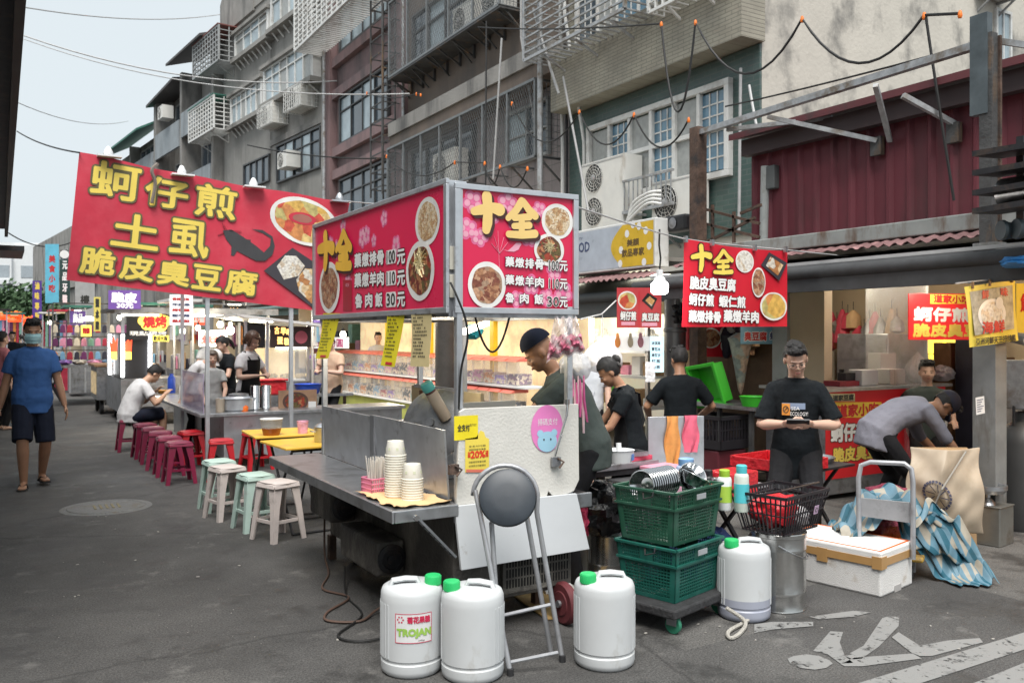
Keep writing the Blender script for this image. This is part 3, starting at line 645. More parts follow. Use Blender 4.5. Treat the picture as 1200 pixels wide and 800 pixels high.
for i, (px, r, lab) in enumerate(((659, .035, 'pale conduit beside the big drain pipe'), (664, .025, 'thin dark conduit beside the big drain pipe'), (684, .03, 'white conduit on the edge of the green tiles'), (632, .02, 'thin conduit over the pink tiles'))):
 p = onX(px, 200, 8.86); pipe('conduit', lab, [(8.86, p.y, 2.6), (8.88, p.y+.02, 5), (8.82 if i < 2 else 8.45, p.y, 7.2), (8.82 if i < 2 else 8.45, p.y, 13)], r, [m_wpaint, m_blackm, m_wpaint, m_wireg][i])
def loc2(P, px, py):
 o = Vector((0, 0, EYE)); d = at(px, py, 1)-o; n = P.to_3x3().col[2]; p0 = P.translation
 t = (p0-o).dot(n)/d.dot(n); q = P.inverted() @ (o+d*t); return q.x, q.y
def tpx(mb, P, s, x0, y0, x1, y1, mat, **k):
 a, b = loc2(P, x0, (y1)), loc2(P, x1, y0)
 c, d = loc2(P, x0, y0), loc2(P, x1, y1)
 mb.text(P, s, (a[0]+c[0])/2, (a[1]+d[1])/2, (b[0]+d[0])/2, (b[1]+c[1])/2, mat, **k)
def rpx(mb, P, x0, y0, x1, y1, mat, z):
 mb.add([P @ Vector((*loc2(P, x, y), z)) for x, y in ((x0, y1), (x1, y1), (x1, y0), (x0, y0))], [(0, 1, 2, 3)], mat)
def ppx(mb, P, pts, mat, z): mb.poly([P @ Vector((*loc2(P, *p), z)) for p in pts], mat)
def brush(mb, P, box, strokes, mat, z, w, dx=0, dy=0):
 """round-ended brush strokes inside the sight-line box; stroke points in 0..1, y up"""
 a, b_, c_, d_ = [Vector(loc2(P, *q)) for q in ((box[0], box[3]), (box[2], box[3]), (box[2], box[1]), (box[0], box[1]))]; k = 0; w *= .78 if strokes is ALL else 1
 for st in strokes:
  pts = [(a.lerp(b_, x)).lerp(d_.lerp(c_, x), y)+Vector((dx, dy)) for x, y, _ in st]; ws = [w*q[2] for q in st]
  for i, p in enumerate(pts):
   k += 1; mb.disc(P, p.x, p.y, ws[i], ws[i], mat, z+k*.00004, 14)
   if i:
    q = pts[i-1]; n = (p-q).normalized(); n = Vector((-n.y, n.x)); k += 1
    vs = [P @ Vector((*v, z+k*.00004)) for v in (q-n*ws[i-1], p-n*ws[i], p+n*ws[i], q+n*ws[i-1])]; mb.add(vs, [(0, 1, 2, 3)], mat)
TEN = [[(.06, .56, .8), (.3, .6, 1), (.7, .66, 1), (.95, .6, 1.25)], [(.5, .96, 1.1), (.54, .6, 1), (.52, .25, 1.1), (.48, .06, .9)]]
ALL = [[(.5, .95, 1.1), (.3, .7, 1), (.04, .5, .8)], [(.55, .95, .9), (.75, .72, 1.05), (.96, .56, 1.1)], [(.25, .5, .8), (.76, .53, .95)], [(.24, .28, .8), (.76, .3, .95)], [(.5, .5, .9), (.5, .1, .9)], [(.06, .06, .9), (.5, .04, 1), (.95, .07, 1.1)]]
m_plate = M('plate_white', (.82, .81, .78), .3)
m_fpork = Mvor('food_pork', [(.32, .13, .07), (.5, .25, .13), (.62, .36, .22), (.25, .08, .05), (.45, .3, .2)], 38)
m_frice = Mvor('food_rice', [(.75, .6, .4), (.6, .4, .2), (.8, .68, .5), (.5, .28, .13)], 55)
m_fsoup = Mvor('food_soup', [(.2, .035, .025), (.4, .06, .03), (.12, .06, .03), (.5, .22, .1), (.16, .12, .04)], 34)
m_fomel = Mvor('food_omelette', [(.8, .5, .12), (.85, .62, .25), (.72, .3, .1), (.66, .1, .06), (.6, .52, .2)], 9)
m_ftofu = Mvor('food_tofu', [(.7, .4, .16), (.8, .6, .35), (.5, .22, .08), (.75, .7, .6)], 16)
m_fcab = Mvor('food_cabbage', [(.8, .76, .66), (.72, .6, .45), (.85, .82, .75)], 24)
m_fgrn = Mvor('food_greens', [(.2, .2, .05), (.12, .1, .03), (.3, .05, .03), (.42, .28, .1)], 30)
m_noodl = M('ginger_shreds', (.85, .74, .45), .5)
m_bloom = M('printed_blossom', (.8, .16, .34), .45, 0, .3, 20); m_bloom2 = M('printed_blossom_pale', (.85, .4, .52), .45)
m_gold = M('lettering_gold', (.86, .5, .06), .45, 0, .08, 8); m_gold2 = M('lettering_gold_pale', (.85, .6, .22), .45, 0, .05)
m_shadow = M('lettering_dark_edge', (.06, .02, .02), .5)
m_bnyel = M('lettering_yellow', (.86, .66, .12), .5, 0, .05); m_bnedge = M('lettering_edge', (.13, .115, .05), .55)
def dish(mb, P, cx, cy, rx, ry, food, z=.003, clip=None, shreds=False, plate=None, k=.8, rot=0):
 a = loc2(P, cx, cy); b = loc2(P, cx+rx, cy); c = loc2(P, cx, cy-ry); RX = math.hypot(b[0]-a[0], b[1]-a[1]); RY = math.hypot(c[0]-a[0], c[1]-a[1])
 mb.disc(P, a[0], a[1], RX, RY, plate or m_plate, z, 36, rot); mb.disc(P, a[0], a[1], RX*k, RY*k, food, z+.0008, 36, rot, .03)
 if shreds:
  q = random.Random(int(cx*7+cy))
  for i in range(26):
   an = q.random()*6.3; u, v = a[0]+q.gauss(0, .12)*RX, a[1]+RY*.25+q.gauss(0, .12)*RY; l = .3*RX
   mb.bar(P @ Vector((u-math.cos(an)*l, v-math.sin(an)*l, z+.0015)), P @ Vector((u+math.cos(an)*l, v+math.sin(an)*l, z+.0015)), .005*RX/.08, .001, m_noodl)
def blossom(mb, P, x, y, r, mat, mat2, z):
 for i in range(5):
  a = i*2*math.pi/5+x*9; mb.disc(P, x+math.cos(a)*r*.6, y+math.sin(a)*r*.6, r*.5, r*.5, mat, z+.00012*i, 14)
  mb.disc(P, x+math.cos(a)*r*.55, y+math.sin(a)*r*.55, r*.3, r*.3, mat2, z+.0008+.0001*i, 10)
 mb.disc(P, x, y, r*.25, r*.25, mat, z+.0016, 10)
X0, X1, Y0, Y1 = 2.0, 2.76, 3.98, 5.96
m_grime = M('grimy_cart_side', (.085, .078, .07), .6, .2, .45, 4, bump=.2, stain=(.27, .25, .215), stsc=4, stw=(.5, .68), streak=2)
cart = thing('food_cart', 'grimy steel food cart with two red lightbox menus and a fold-out steel shelf', 'food cart', (2.38, 4.97, 0))
def cp(mb, name, par=cart, bevel=0, **k): return mb.obj(name, par, world=True, bevel=bevel, **k)
w = MB(); w.box((X0+.02, Y0+.02, .17), (X1-.02, Y1-.02, .655), m_grime); cp(w, 'cabinet', bevel=.008)
w = MB(); w.box((X0-.0, Y0-.02, .655), (X1+.08, Y1, .7), m_blackm); w.box((X0, Y0-.045, .62), (X1+.1, Y0-.021, .7), m_steeld); cp(w, 'worktop', bevel=.004)
w = MB(); w.box((1.64, 3.9, .7), (X0-.002, 6.12, .726), m_steel); w.box((1.635, 3.895, .665), (1.65, 6.12, .724), m_steel); w.box((1.651, 3.893, .665), (X0-.002, 3.908, .724), m_steel); cp(w, 'fold_out_shelf', bevel=.004)
w = MB(); a, b = at(487, 605, 4.18), at(533, 652, 4.33)
w.bar(a, b, .03, .012, m_steeld)
for i in range(7): q = Vector(a).lerp(Vector(b), (i+.7)/7.5); w.cbox(q+Vector((-.004, -.008, 0)), (.012, .008, .018), m_black)
w.cyl(Vector(a)+Vector((-.01, -.02, 0)), .014, .02, m_chrome, 12, (R(90), 0, 0)); cp(w, 'shelf_bracket')
w = MB(); w.box((X0-.012, 4.02, .728), (X0-.002, 5.02, 1.09), m_alu, (0, R(-4), 0)); w.box((X0-.012, 5.025, .728), (X0-.002, 5.98, 1.08), m_alu, (0, R(-4), 0)); cp(w, 'splash_guard')
w = MB(); w.box((X0-.026, 4.99, .74), (X0-.013, 5.055, 1.085), m_steeld); cp(w, 'hinge')
w = MB(); pts = [(X0+.0, 0, .67), (X0+.02, 0, 1.19), (X0+.05, 0, 1.205), (X1+.0, 0, 1.2), (X1+.005, 0, .78), (X1-.03, 0, .72), (X1-.1, 0, .7), (X1-.17, 0, .705), (X1-.2, 0, .735), (X1-.21, 0, .70), (X0+.3, 0, .69)]
m_board = M('chipped_white_board', (.66, .645, .6), .55, 0, .07, 5, bump=.08, bsc=70, stain=(.45, .4, .32), stsc=3.2, stw=(.58, .72), streak=3)
w.prism([(x, Y0-.055, z) for x, y, z in pts], (0, .02, 0), m_board); bd = cp(w, 'end_board', bevel=.003)
PB = frame((X0, Y0-.057, .67), (1, 0, 0))
w = MB(); a = loc2(PB, 532, 516); b = loc2(PB, 560, 486); w.rect(PB, a[0], a[1], b[0], b[1], M('note_yellow', (.88, .72, .02), .5), .0015); tpx(w, PB, '全支付', 536, 497, 550, 505, m_ink, z=.003, bold=.001); tpx(w, PB, '電子支付', 550.5, 496, 558, 499, m_ink, z=.003); w.obj('sticker', bd, world=True) if False else cp(w, 'sticker', bd)
w = MB(); m_poster = M('poster_yellow', (.86, .68, .1), .5); ppx(w, PB, [(545, 553), (573, 549), (573, 514), (569, 512), (567, 506), (563, 504), (558, 512), (545, 514)], m_poster, .0015); rpx(w, PB, 546, 549.5, 573, 553, M('poster_coral', (.75, .2, .13), .5), .003)
tpx(w, PB, '20%', 551.5, 528, 568, 536, M('poster_red', (.75, .05, .02), .5), z=.003, bold=.0022); tpx(w, PB, '最高', 548, 529, 551, 536, M('poster_red', (1, 1, 1)), z=.003, bold=.0006); tpx(w, PB, '回饋', 568.7, 527, 572, 535, M('poster_red'), z=.003, bold=.0006)
for i, (s, y) in enumerate((('全支付付款', 521), ('滿額回饋享優惠', 525), ('活動期間單筆消費', 539.5), ('詳情請洽活動網站', 544))): tpx(w, PB, s, 549, y, 569, y+2.4, m_ink, z=.003)
cp(w, 'poster', bd)
w = MB(); a = loc2(PB, 641, 502); w.disc(PB, a[0], a[1], .103, .128, M('sticker_pink', (.76, .22, .52), .5), .0015, 36)
m_bear = M('sticker_blue', (.35, .6, .75), .5); e = loc2(PB, 641, 515); w.disc(PB, e[0], e[1]-.01, .063, .056, m_bear, .003, 26); w.disc(PB, e[0]-.045, e[1]+.036, .02, .02, m_bear, .0033); w.disc(PB, e[0]+.045, e[1]+.036, .02, .02, m_bear, .0033)
for dx in (-.022, .022): w.disc(PB, e[0]+dx, e[1]+.002, .005, .006, m_ink, .0045, 10)
tpx(w, PB, '掃碼支付', 630, 490, 653, 498, m_wht, z=.003); cp(w, 'round_sticker', bd)
w = MB(); w.tube([onY(665.5, 470, 3.87), onY(664, 486, 3.87), onY(650, 534, 3.89)][::1], .007, m_chrome, 8); w.cyl(onY(664, 474, 3.87), .016, .03, m_chrome, 12); cp(w, 'hook_rod')
for px, py in ((533, 550), (653, 541)):
 w = MB(); p = onY(px, py, 3.9); w.box(p-Vector((.03, 0, .025)), p+Vector((.025, .02, .025)), m_rust if px < 600 else m_steeld); w.tube([p+Vector((0, -.005, .02)), p+Vector((.03, -.02, 0)), p+Vector((0, -.02, -.03))], .006, m_rust, 6); cp(w, 'latch')
w = MB(); q = [(533, 593), (676, 578), (691, 643), (541, 668)]
PF = [onY(px, py, 3.90-(.02 if i > 1 else 0)) for i, (px, py) in enumerate(q)]
w.prism([PF[3], PF[2], PF[1], PF[0]], (0, .02, 0), M('white_flap', (.62, .64, .66), .4, .1, .05, 3, stain=(.4, .38, .36), stsc=9, stw=(.66, .74))); cp(w, 'fold_down_flap', bevel=.002)
w = MB(); P = frame((X0+.3, Y0+.018, .17), (1, 0, 0)); w.rect(P, 0, .03, .44, .3, m_grime, .0, .03)
for j in range(4):
 for i in range(22): w.rect(P, .02+i*.0185, .06+j*.055, .03+i*.0185, .105+j*.055, M('vent_slot', (.006, .006, .006), .9), .031)
cp(w, 'vent_panel', bevel=.003)
for nm, x, y, m_, r in (('wheel', 2.66, 3.92, M('maroon_wheel', (.12, .025, .03), .6, 0, .2, 9), .115), ('wheel', 2.12, 5.7, m_rub, .15), ('wheel', 2.66, 5.7, m_rub, .12)):
 w = MB(); w.lathe([(0, -.03), (r*.55, -.03), (r*.6, -.025), (r*.9, -.025), (r, -.012), (r, .012), (r*.9, .025), (r*.6, .025), (r*.55, .03), (0, .03)], (x, y, r), m_, 28, (0, R(90), 0)); w.cyl((x-.045, y, r), .02, .09, m_steeld, 10, (0, R(90), 0)); cp(w, nm)
for x, y in ((X0+.02, Y1-.06), (X0+.06, Y0+.3), (X1-.06, Y1-.06), (X1-.05, Y0+.3)):
 w = MB(); w.box((x-.025, y-.025, 0), (x+.025, y+.025, .17), m_rust); cp(w, 'leg')
for (yc, zc, L_) in ((5.62, .46, .44), (4.92, .30, .62)):
 w = MB(); w.box((X0-.16, yc-L_/2, zc-.1), (X0+.015, yc+L_/2, zc+.1), m_grime); bx = cp(w, 'fan_box', bevel=.02)
 w = MB(); w.lathe([(.085, 0), (.085, .012), (.06, .018), (.055, .008), (.03, .01), (.028, .02), (0, .022)], (X0-.07, yc-L_/2-.001, zc), m_blackm, 20, (R(90), 0, 0)); cp(w, 'fan_mouth', bx)
for x, y, zt in ((X0+.04, Y0-.0, 2.36), (X1-.03, Y0+.0, 1.74), (X0+.02, Y1+.1, 1.74), (X1-.03, Y1, 1.74)):
 w = MB(); w.box((x-.018, y-.018, .66), (x+.018, y+.018, zt), m_alu); cp(w, 'post', bevel=.003)
w = MB()
for a, b in (((X0, Y0, 1.69), (X1, Y0, 1.69)), ((X0, Y0, 1.69), (X0, Y1+.1, 1.69)), ((X1, Y0, 1.69), (X1, Y1+.1, 1.69)), ((X0, Y1+.1, 1.69), (X1, Y1+.1, 1.69)), ((X0, 5.0, 1.695), (X1, 5.0, 1.695))): w.bar(a, b, .03, .03, m_steeld)
w.box((X0+.03, Y0+.03, 1.71), (X1, Y1+.1, 1.722), m_steeld); cp(w, 'roof_frame')
for yy in (4.75,):
 w = MB(); w.bar((X1-.05, 5.2, .7), (X1-.05, 5.2, 1.68), .03, .03, m_alu); w.bar((X1-.05, 5.22, 1.2), (X1-.05, 6.0, 1.2), .025, .025, m_alu); cp(w, 'inner_rail')
w = MB(); w.bar((X0+.2, Y0+.25, 1.6), (X1-.05, Y0+.9, 1.66), .03, .03, m_lamp); cp(w, 'lamp_tube')
PL = frame((1.985, 6.17, 1.715), (0, -1, 0)); LW, LH = 2.17, .655
w = MB(); w.box((1.99, 4.0, 1.70), (2.1, 6.18, 2.385), m_alu)
for (x0, y0, x1, y1) in ((-.02, -.02, LW+.02, .012), (-.02, LH-.008, LW+.02, LH+.02), (-.02, .0125, .012, LH-.0085), (LW-.014, .0125, LW+.02, LH-.0085)): w.rect(PL, x0, y0, x1, y1, m_alu, -.004, .02)
s1 = cp(w, 'lightbox_sign', bevel=.003)
m_lred = M('lightbox_red', (.6, .014, .07), .3, 0, .06, 2, emit=.1)
w = MB(); w.rect(PL, .012, .012, LW-.014, LH-.008, m_lred, .0)
q = random.Random(3)
for i in range(11): blossom(w, PL, .25+q.random()*1.5, .2+q.random()*.4, .04+q.random()*.03, m_bloom, m_bloom2, .0006)
cp(w, 'menu_face', s1)
def signpx(cx, cy): return 370+cx/5, 215+cy/5
w = MB()
for c, x, y, rx, ry, f, sh in ((0, 656, 222, 74, 142, m_frice, 0), (1, 614, 512, 86, 176, m_fsoup, 1), (2, 84, 610, 62, 150, m_fpork, 0)):
 px, py = signpx(x, y); w = MB(); dish(w, PL, px, py, rx/5, ry/5, f, .003+c*.002, shreds=bool(sh)); cp(w, 'dish_picture', s1)
w = MB()
for s, x0, y0, x1, y1 in (('十', 22, 300, 112, 500), ('全', 128, 282, 216, 496)):
 a, b = signpx(x0, y0), signpx(x1, y1); S_ = TEN if s == '十' else ALL; [brush(w, PL, (*a, *b), S_, m_shadow, .0085+.0006*j, .042, .006*j, -.006*j) for j in (3, 2, 1)]; brush(w, PL, (*a, *b), S_, m_gold, .0125, .04)
for r_, (s, pr_) in enumerate((('藥燉排骨', '100'), ('藥燉羊肉', '110'), ('魯肉飯', '30'))):
 y0 = (412, 528, 648)[r_]; y1 = y0+78; sl = -24 if r_ == 0 else (-16 if r_ == 1 else -10)
 n = len(s)
 for i, ch in enumerate(s):
  x0 = 232+i*(176/n)+(0 if n == 4 else 4); dy = sl*(i/n)*.9; a, b = signpx(x0, y0+dy), signpx(x0+(38 if n == 4 else 40), y1+dy)
  tpx(w, PL, ch, *a, *b, m_wht, z=.0035, bold=.0045, outline=m_shadow, ow=.011)
 for (x0, x1, tx, bx_) in ((414, 474, pr_, 1), (482, 526, '元', 0)):
  a, b = signpx(x0, y0-6+sl), signpx(x1, y1+10+sl)
  if bx_:
   c0, c1 = loc2(PL, a[0], b[1]), loc2(PL, b[0], a[1]); w.rect(PL, c0[0], c0[1]+.008, c1[0], c1[1]-.008, m_wht, .0035); w.rect(PL, c0[0]+.008, c0[1], c1[0]-.008, c1[1], m_wht, .0038)
   a, b = signpx(x0+6, y0+6+sl), signpx(x1-6, y1-2+sl); tpx(w, PL, tx, *a, *b, m_ink, z=.005, bold=.0022)
  else: a, b = signpx(x0, y0+sl), signpx(x1, y1+4+sl); tpx(w, PL, tx, *a, *b, m_wht, z=.0035, bold=.004, outline=m_shadow, ow=.01)
a, b = signpx(163, 565), signpx(214, 745); rpx(w, PL, a[0], a[1], b[0], b[1], M('tag_dark_red', (.4, .01, .03), .4), .0035); tpx(w, PL, '網路訂餐', a[0]+3, a[1]+4, b[0]-3, a[1]+8, m_bloom2, z=.005)
cp(w, 'lettering', s1)
PR = frame((2.03, 3.972, 1.715), (1, 0, 0)); RW, RH = .735, .632
w = MB(); w.box((2.02, 3.98, 1.70), (2.78, 4.09, 2.36), m_alu)
for (x0, y0, x1, y1) in ((-.02, -.02, RW+.02, .012), (-.02, RH-.01, RW+.02, RH+.02), (-.02, .0125, .014, RH-.0105), (RW-.014, .0125, RW+.02, RH-.0105)): w.rect(PR, x0, y0, x1, y1, m_alu, -.004, .02)
s2 = cp(w, 'lightbox_sign', bevel=.003)
w = MB(); w.rect(PR, .014, .012, RW-.014, RH-.01, m_lred, .0)
for (x, y, r) in ((.09, .56, .06), (.06, .42, .055), (.13, .38, .05), (.3, .57, .06), (.36, .46, .05), (.44, .4, .055), (.2, .5, .05), (.5, .55, .045), (.66, .1, .06), (.45, .14, .055), (.55, .07, .05), (.36, .06, .045), (.6, .22, .05)): blossom(w, PR, x, y, r, m_bloom, m_bloom2, .0006)
for i in range(6): w.bar(PR @ Vector((.25, .3, .002)), PR @ Vector((.25+.05*math.cos(i), .36+.03*math.sin(i*2), .002)), .003, .001, m_bloom2)
w.bar(PR @ Vector((.25, .2, .002)), PR @ Vector((.24, .42, .002)), .003, .001, m_bloom2)
def rs(cx, cy): return 530+cx*.2063, 210+cy*.2063
ppx(w, PR, [rs(*p) for p in ((285, 400), (315, 405), (340, 385), (362, 362), (385, 360), (392, 370), (384, 382), (375, 400), (350, 412), (318, 410))], m_bloom2, .0025)
cp(w, 'menu_face', s2)
w = MB()
for c, (x, y, rx, ry, f, sh) in enumerate(((596, 240, 88, 100, m_frice, 0), (548, 402, 84, 92, m_fsoup, 1), (194, 600, 106, 132, m_fpork, 0))):
 px, py = rs(x, y); w = MB(); dish(w, PR, px, py, rx*.2063, ry*.2063, f, .003+c*.002, shreds=bool(sh)); cp(w, 'dish_picture', s2)
w = MB()
for s, x0, y0, x1, y1 in (('十', 108, 92, 270, 300), ('全', 304, 118, 470, 326)):
 a, b = rs(x0, y0), rs(x1, y1)
 S_ = TEN if s == '十' else ALL; [brush(w, PR, (*a, *b), S_, m_shadow, .0085+.0006*j, .028, .005*j, -.005*j) for j in (3, 2, 1)]; brush(w, PR, (*a, *b), S_, m_gold2, .0125, .027)
for r_, (s, pr_) in enumerate((('藥燉排骨', '100'), ('藥燉羊肉', '110'), ('魯肉飯', '30'))):
 y0 = (442, 544, 646)[r_]; y1 = y0+54; n = len(s)
 for i, ch in enumerate(s):
  x0 = 298+i*(56 if n == 4 else 82); dy = i*5 if n == 4 else i*4; a, b = rs(x0, y0+dy), rs(x0+48, y1+dy); tpx(w, PR, ch, *a, *b, m_wht, z=.0085, bold=.002, outline=m_shadow, ow=.005)
 a, b = rs(545 if n == 4 else 535, y0+22), rs(600, y1+22); tpx(w, PR, pr_, *a, *b, m_ink, z=.0085, bold=.001, outline=m_wht, ow=.004)
 a, b = rs(606, y0+24), rs(648, y1+26); tpx(w, PR, '元', *a, *b, m_wht, z=.0085, bold=.002, outline=m_shadow, ow=.0045)
cp(w, 'lettering', s2)
w = MB(); m_ivory = M('ivory_plastic', (.55, .53, .46), .4)
for z0 in (1.775, 1.92): w.box((1.992, 3.985, z0), (2.018, 4.03, z0+.12), m_ivory, None)
for z0 in (1.775, 1.92):
 for i in range(3):
  for s in (0, 1): w.box((1.99, 4.0+s*.014, z0+.02+i*.035), (1.993, 4.004+s*.014, z0+.035+i*.035), m_black)
cp(w, 'socket_strip', bevel=.003)
def cable(name, label, pts, r, mat, cat='cable', group=None, n=6): return tag(MB().tube(smooth(pts) if 3 < len(pts) < 12 else pts, r, mat, n).obj(name, loc=Vector(pts[0]), world=True), label, cat, group)
cable('power_cable', 'black cable hanging from the sockets between the two lightbox menus', [(1.985, 3.96, 1.85), (1.99, 3.9, 1.78), (2.03, 3.88, 1.66), (2.05, 3.9, 1.55), (2.04, 3.95, 1.4), (2.03, 3.955, 1.2)], .006, m_wire)
cable('power_cable', 'black cable looping below the square lightbox menu', sag((2.2, 4.1, 1.69), (2.42, 4.1, 1.69), .2), .006, m_wire)
cable('ground_cable', 'tangled brown cable on the asphalt under the cart side', [(1.95, 5.85, .35), (1.9, 5.7, .1), (1.86, 5.5, .012), (1.72, 5.2, .01), (1.8, 4.95, .01), (1.6, 4.75, .01), (1.55, 4.6, .012), (1.7, 4.5, .012), (1.85, 4.6, .03), (2.05, 4.5, .15)], .007, M('cable_brown', (.1, .06, .045), .7))
cable('ground_cable', 'thin black cable trailing on the asphalt behind the labelled canister', [(1.9, 5.3, .1), (1.8, 5.0, .012), (1.75, 4.6, .012), (1.52, 4.35, .012), (1.6, 4.2, .012), (1.85, 4.2, .012)], .006, m_wire)
def sheet_thing(name, label, cat, pts, mat, lines, linemat, group, curl=.02, red=None):
 """paper strip hanging from two top corners; pts tl,tr,br,bl"""
 tl, tr, br, bl = [Vector(p) for p in pts]; nrm = (tr-tl).cross(bl-tl).normalized()
 f = lambda u, v: (tl.lerp(tr, u)).lerp(bl.lerp(br, u), v)+nrm*curl*math.sin(v*3.1+u)
 m = MB(); m.sheet(f, 4, 10, mat, .0015); o = m.obj(name, loc=tl, world=True); tag(o, label, cat, group)
 m = MB(); q = random.Random(len(label))
 for i in range(lines):
  v = .07+.8*i/lines; a, l = .12, .35+q.random()*.4; p0, p1 = f(a, v), f(a+l, v)
  for sg in (1,):
   n_ = int(5+q.random()*5)
   for j in range(n_):
    if q.random() < .8: c0, c1 = f(a+l*j/n_, v), f(a+l*(j+.62)/n_, v); c2, c3 = f(a+l*(j+.62)/n_, v+.018+q.random()*.012), f(a+l*j/n_, v+.028); m.poly([c-nrm*.004 for c in (c0, c1, c2, c3)], linemat); m.poly([c+nrm*.004 for c in (c0, c1, c2, c3)], linemat)
 if red: m.poly([f(a, v)-nrm*.004 for a, v in ((.35, .92), (.8, .92), (.8, .97), (.35, .97))], red)
 k = m.obj('printing', o, world=True)
 return o
m_myel = M('menu_yellow', (.84, .72, .02), .55, 0, .04); m_mbei = M('menu_beige', (.7, .58, .3), .6, 0, .05)
sheet_thing('menu_sheet', 'yellow menu strip hanging slanted at the far end of the long red lightbox', 'menu', [onX(379, 367, 1.97), onX(397, 367, 1.97), onX(386, 420, 1.97), onX(370, 420, 1.97)], m_myel, 12, m_ink, None, .01, m_red)
sheet_thing('menu_sheet', 'yellow menu strip hanging beside the beige menu strip', 'menu', [onX(454, 365, 1.97), onX(473, 364, 1.97), onX(464, 430, 1.97), onX(446, 428, 1.97)], m_myel, 12, m_ink, None, .01, m_red)
sheet_thing('menu_sheet', 'beige menu strip hanging straight under the long red lightbox', 'menu', [onX(482, 363, 1.97), onX(505, 361, 1.97), onX(504, 430, 1.97), onX(481, 429, 1.97)], m_mbei, 13, m_ink, None, .006)
w = MB(); w.box((X1-.06, 4.95, .7), (X1-.035, 6.05, 1.2), M('cream_board', (.5, .42, .27), .6, 0, .1)); w.box((X1-.064, 5.35, .72), (X1-.0605, 5.9, 1.17), M('rust_patch', (.16, .06, .03), .85, 0, .5, 22, bump=.4, stain=(.04, .025, .02), stsc=16)); cp(w, 'back_board')
w = MB(); w.box((X0+.12, 4.75, .7), (X0+.6, 5.5, .86), m_steel); w.box((X0+.14, 4.77, .861), (X0+.58, 5.48, .866), m_black); cp(w, 'hob', bevel=.006)
t = tag(MB().lathe([(0, .07), (.03, .07), (.035, .055), (.13, .045), (.25, .01), (.262, 0), (.255, -.004), (.13, .036), (0, .05)], (0, 0, 0), m_steeld, 36, Vector((-.8, -.55, .28)).to_track_quat('Z', 'Y').to_matrix().to_4x4() @ Matrix.Scale(.8, 4)).obj('wok_lid', loc=(X0+.15, 4.5, 1.07)), 'large round dented steel wok lid standing on edge behind the splash guard', 'wok lid')
t = thing('bottle', 'frosted bottle with turquoise cap leaning behind the splash guard', 'bottle', onX(511, 470, 2.12)); rm = Matrix.Rotation(R(-32), 4, 'Y')
MB().lathe([(0, -.12), (.034, -.12), (.036, -.1), (.036, .05), (.028, .07)], (0, 0, 0), M('frosted_beige', (.5, .4, .3), .35), 18, rm).obj('body', t); MB().lathe([(.031, .055), (.033, .068), (.033, .075)], (0, 0, 0), M('dark_band', (.12, .04, .04)), 18, rm).obj('band', t); MB().lathe([(.035, .074), (.037, .08), (.037, .115), (.03, .125), (0, .126)], (0, 0, 0), M('turquoise_cap', (.12, .55, .5), .4), 18, rm).obj('cap', t)
t = thing('noodle_bag', 'clear plastic bag of pale noodle cakes behind the splash guard', 'food bag', (2.36, 5.0, .87))
k = MB(); [k.ell((.06*i-.2, .1*math.sin(i*2), .05+.02*(i % 3)), (.075, .09, .05), M('noodle_cake', (.72, .42, .13), .7, 0, .25, 30, bump=.3), 10) for i in range(7)]; k.obj('noodles', t); MB().ell((-.02, 0, .085), (.28, .2, .12), m_bag, 20).obj('bag', t)
tag(MB().box((-.2, -.012, 0), (.22, .012, .16), M('foam_board', (.62, .6, .54), .7, 0, .05, 8)).obj('foam_board', loc=(2.44, 4.45, 1.03)), 'off-white foam board propped in front of the cook in the cap', 'board')
mcup = M('paper_cup', (.78, .76, .68), .55, 0, .05, 20); mcup2 = M('cup_print', (.6, .62, .45), .5)
def cupstack(label, loc, n):
 t = thing('paper_bowl_stack', label, 'paper bowls', loc); k = MB(); pr_ = []
 for i in range(n): z = i*.0115; pr_ += [(.049, z), (.0505, z+.003), (.0505, z+.007), (.0465, z+.009)]
 z = n*.0115; pr_ = [(.035, -.0+0), (.044, .002)]+pr_+[(.0475, z), (.038, z+.055), (.037, z+.06), (.034, z+.06), (.034, z+.054), (0, z+.054)]
 k.lathe(pr_, (0, 0, 0), mcup, 28); k.obj('bowls', t); k = MB()
 for i in range(7): a = i*.9; k.cbox((math.cos(a)*.0436, math.sin(a)*.0436, z+.025), (.001, .012, .012), mcup2, (0, R(-10), a))
 k.obj('printed_pattern', t); t.scale = (1.14, 1.14, 1.14); return t
cupstack('tall stack of off-white paper bowls on the steel shelf', (0, 0, 0), 17).location = (1.80, 4.24, .732)
cupstack('short stack of off-white paper bowls at the corner of the steel shelf', (1.83, 4.09, .732), 9)
t = thing('chopstick_basket', 'pink lattice basket full of paper-wrapped chopsticks', 'basket', (1.76, 4.42, .728), R(8)); mpk = M('basket_pink', (.78, .25, .38), .4)
k = MB()
for z in (.0, .026, .052, .078): k.tube([(-.055, -.055, z), (.055, -.055, z), (.055, .055, z), (-.055, .055, z)], .005, mpk, 5, closed=True)
for i in range(9):
 u = -.055+.11*i/8
 for a, b in (((u, -.055), (u, -.055)), ((u, .055), (u, .055)), ((-.055, u), (-.055, u)), ((.055, u), (.055, u))): k.bar((*a, 0), (*b, .08), .005, .005, mpk)
k.box((-.055, -.055, -.002), (.055, .055, .002), mpk); k.obj('lattice', t); k = MB(); q = random.Random(5)
for i in range(34): x, y = q.uniform(-.045, .045), q.uniform(-.045, .045); k.bar((x*.8, y*.8, .01), (x*1.15+q.gauss(0, .006), y*1.15+q.gauss(0, .006), .17+q.random()*.025), .008, .003, M('chopstick_paper', (.75, .72, .66), .6))
k.obj('chopsticks', t)
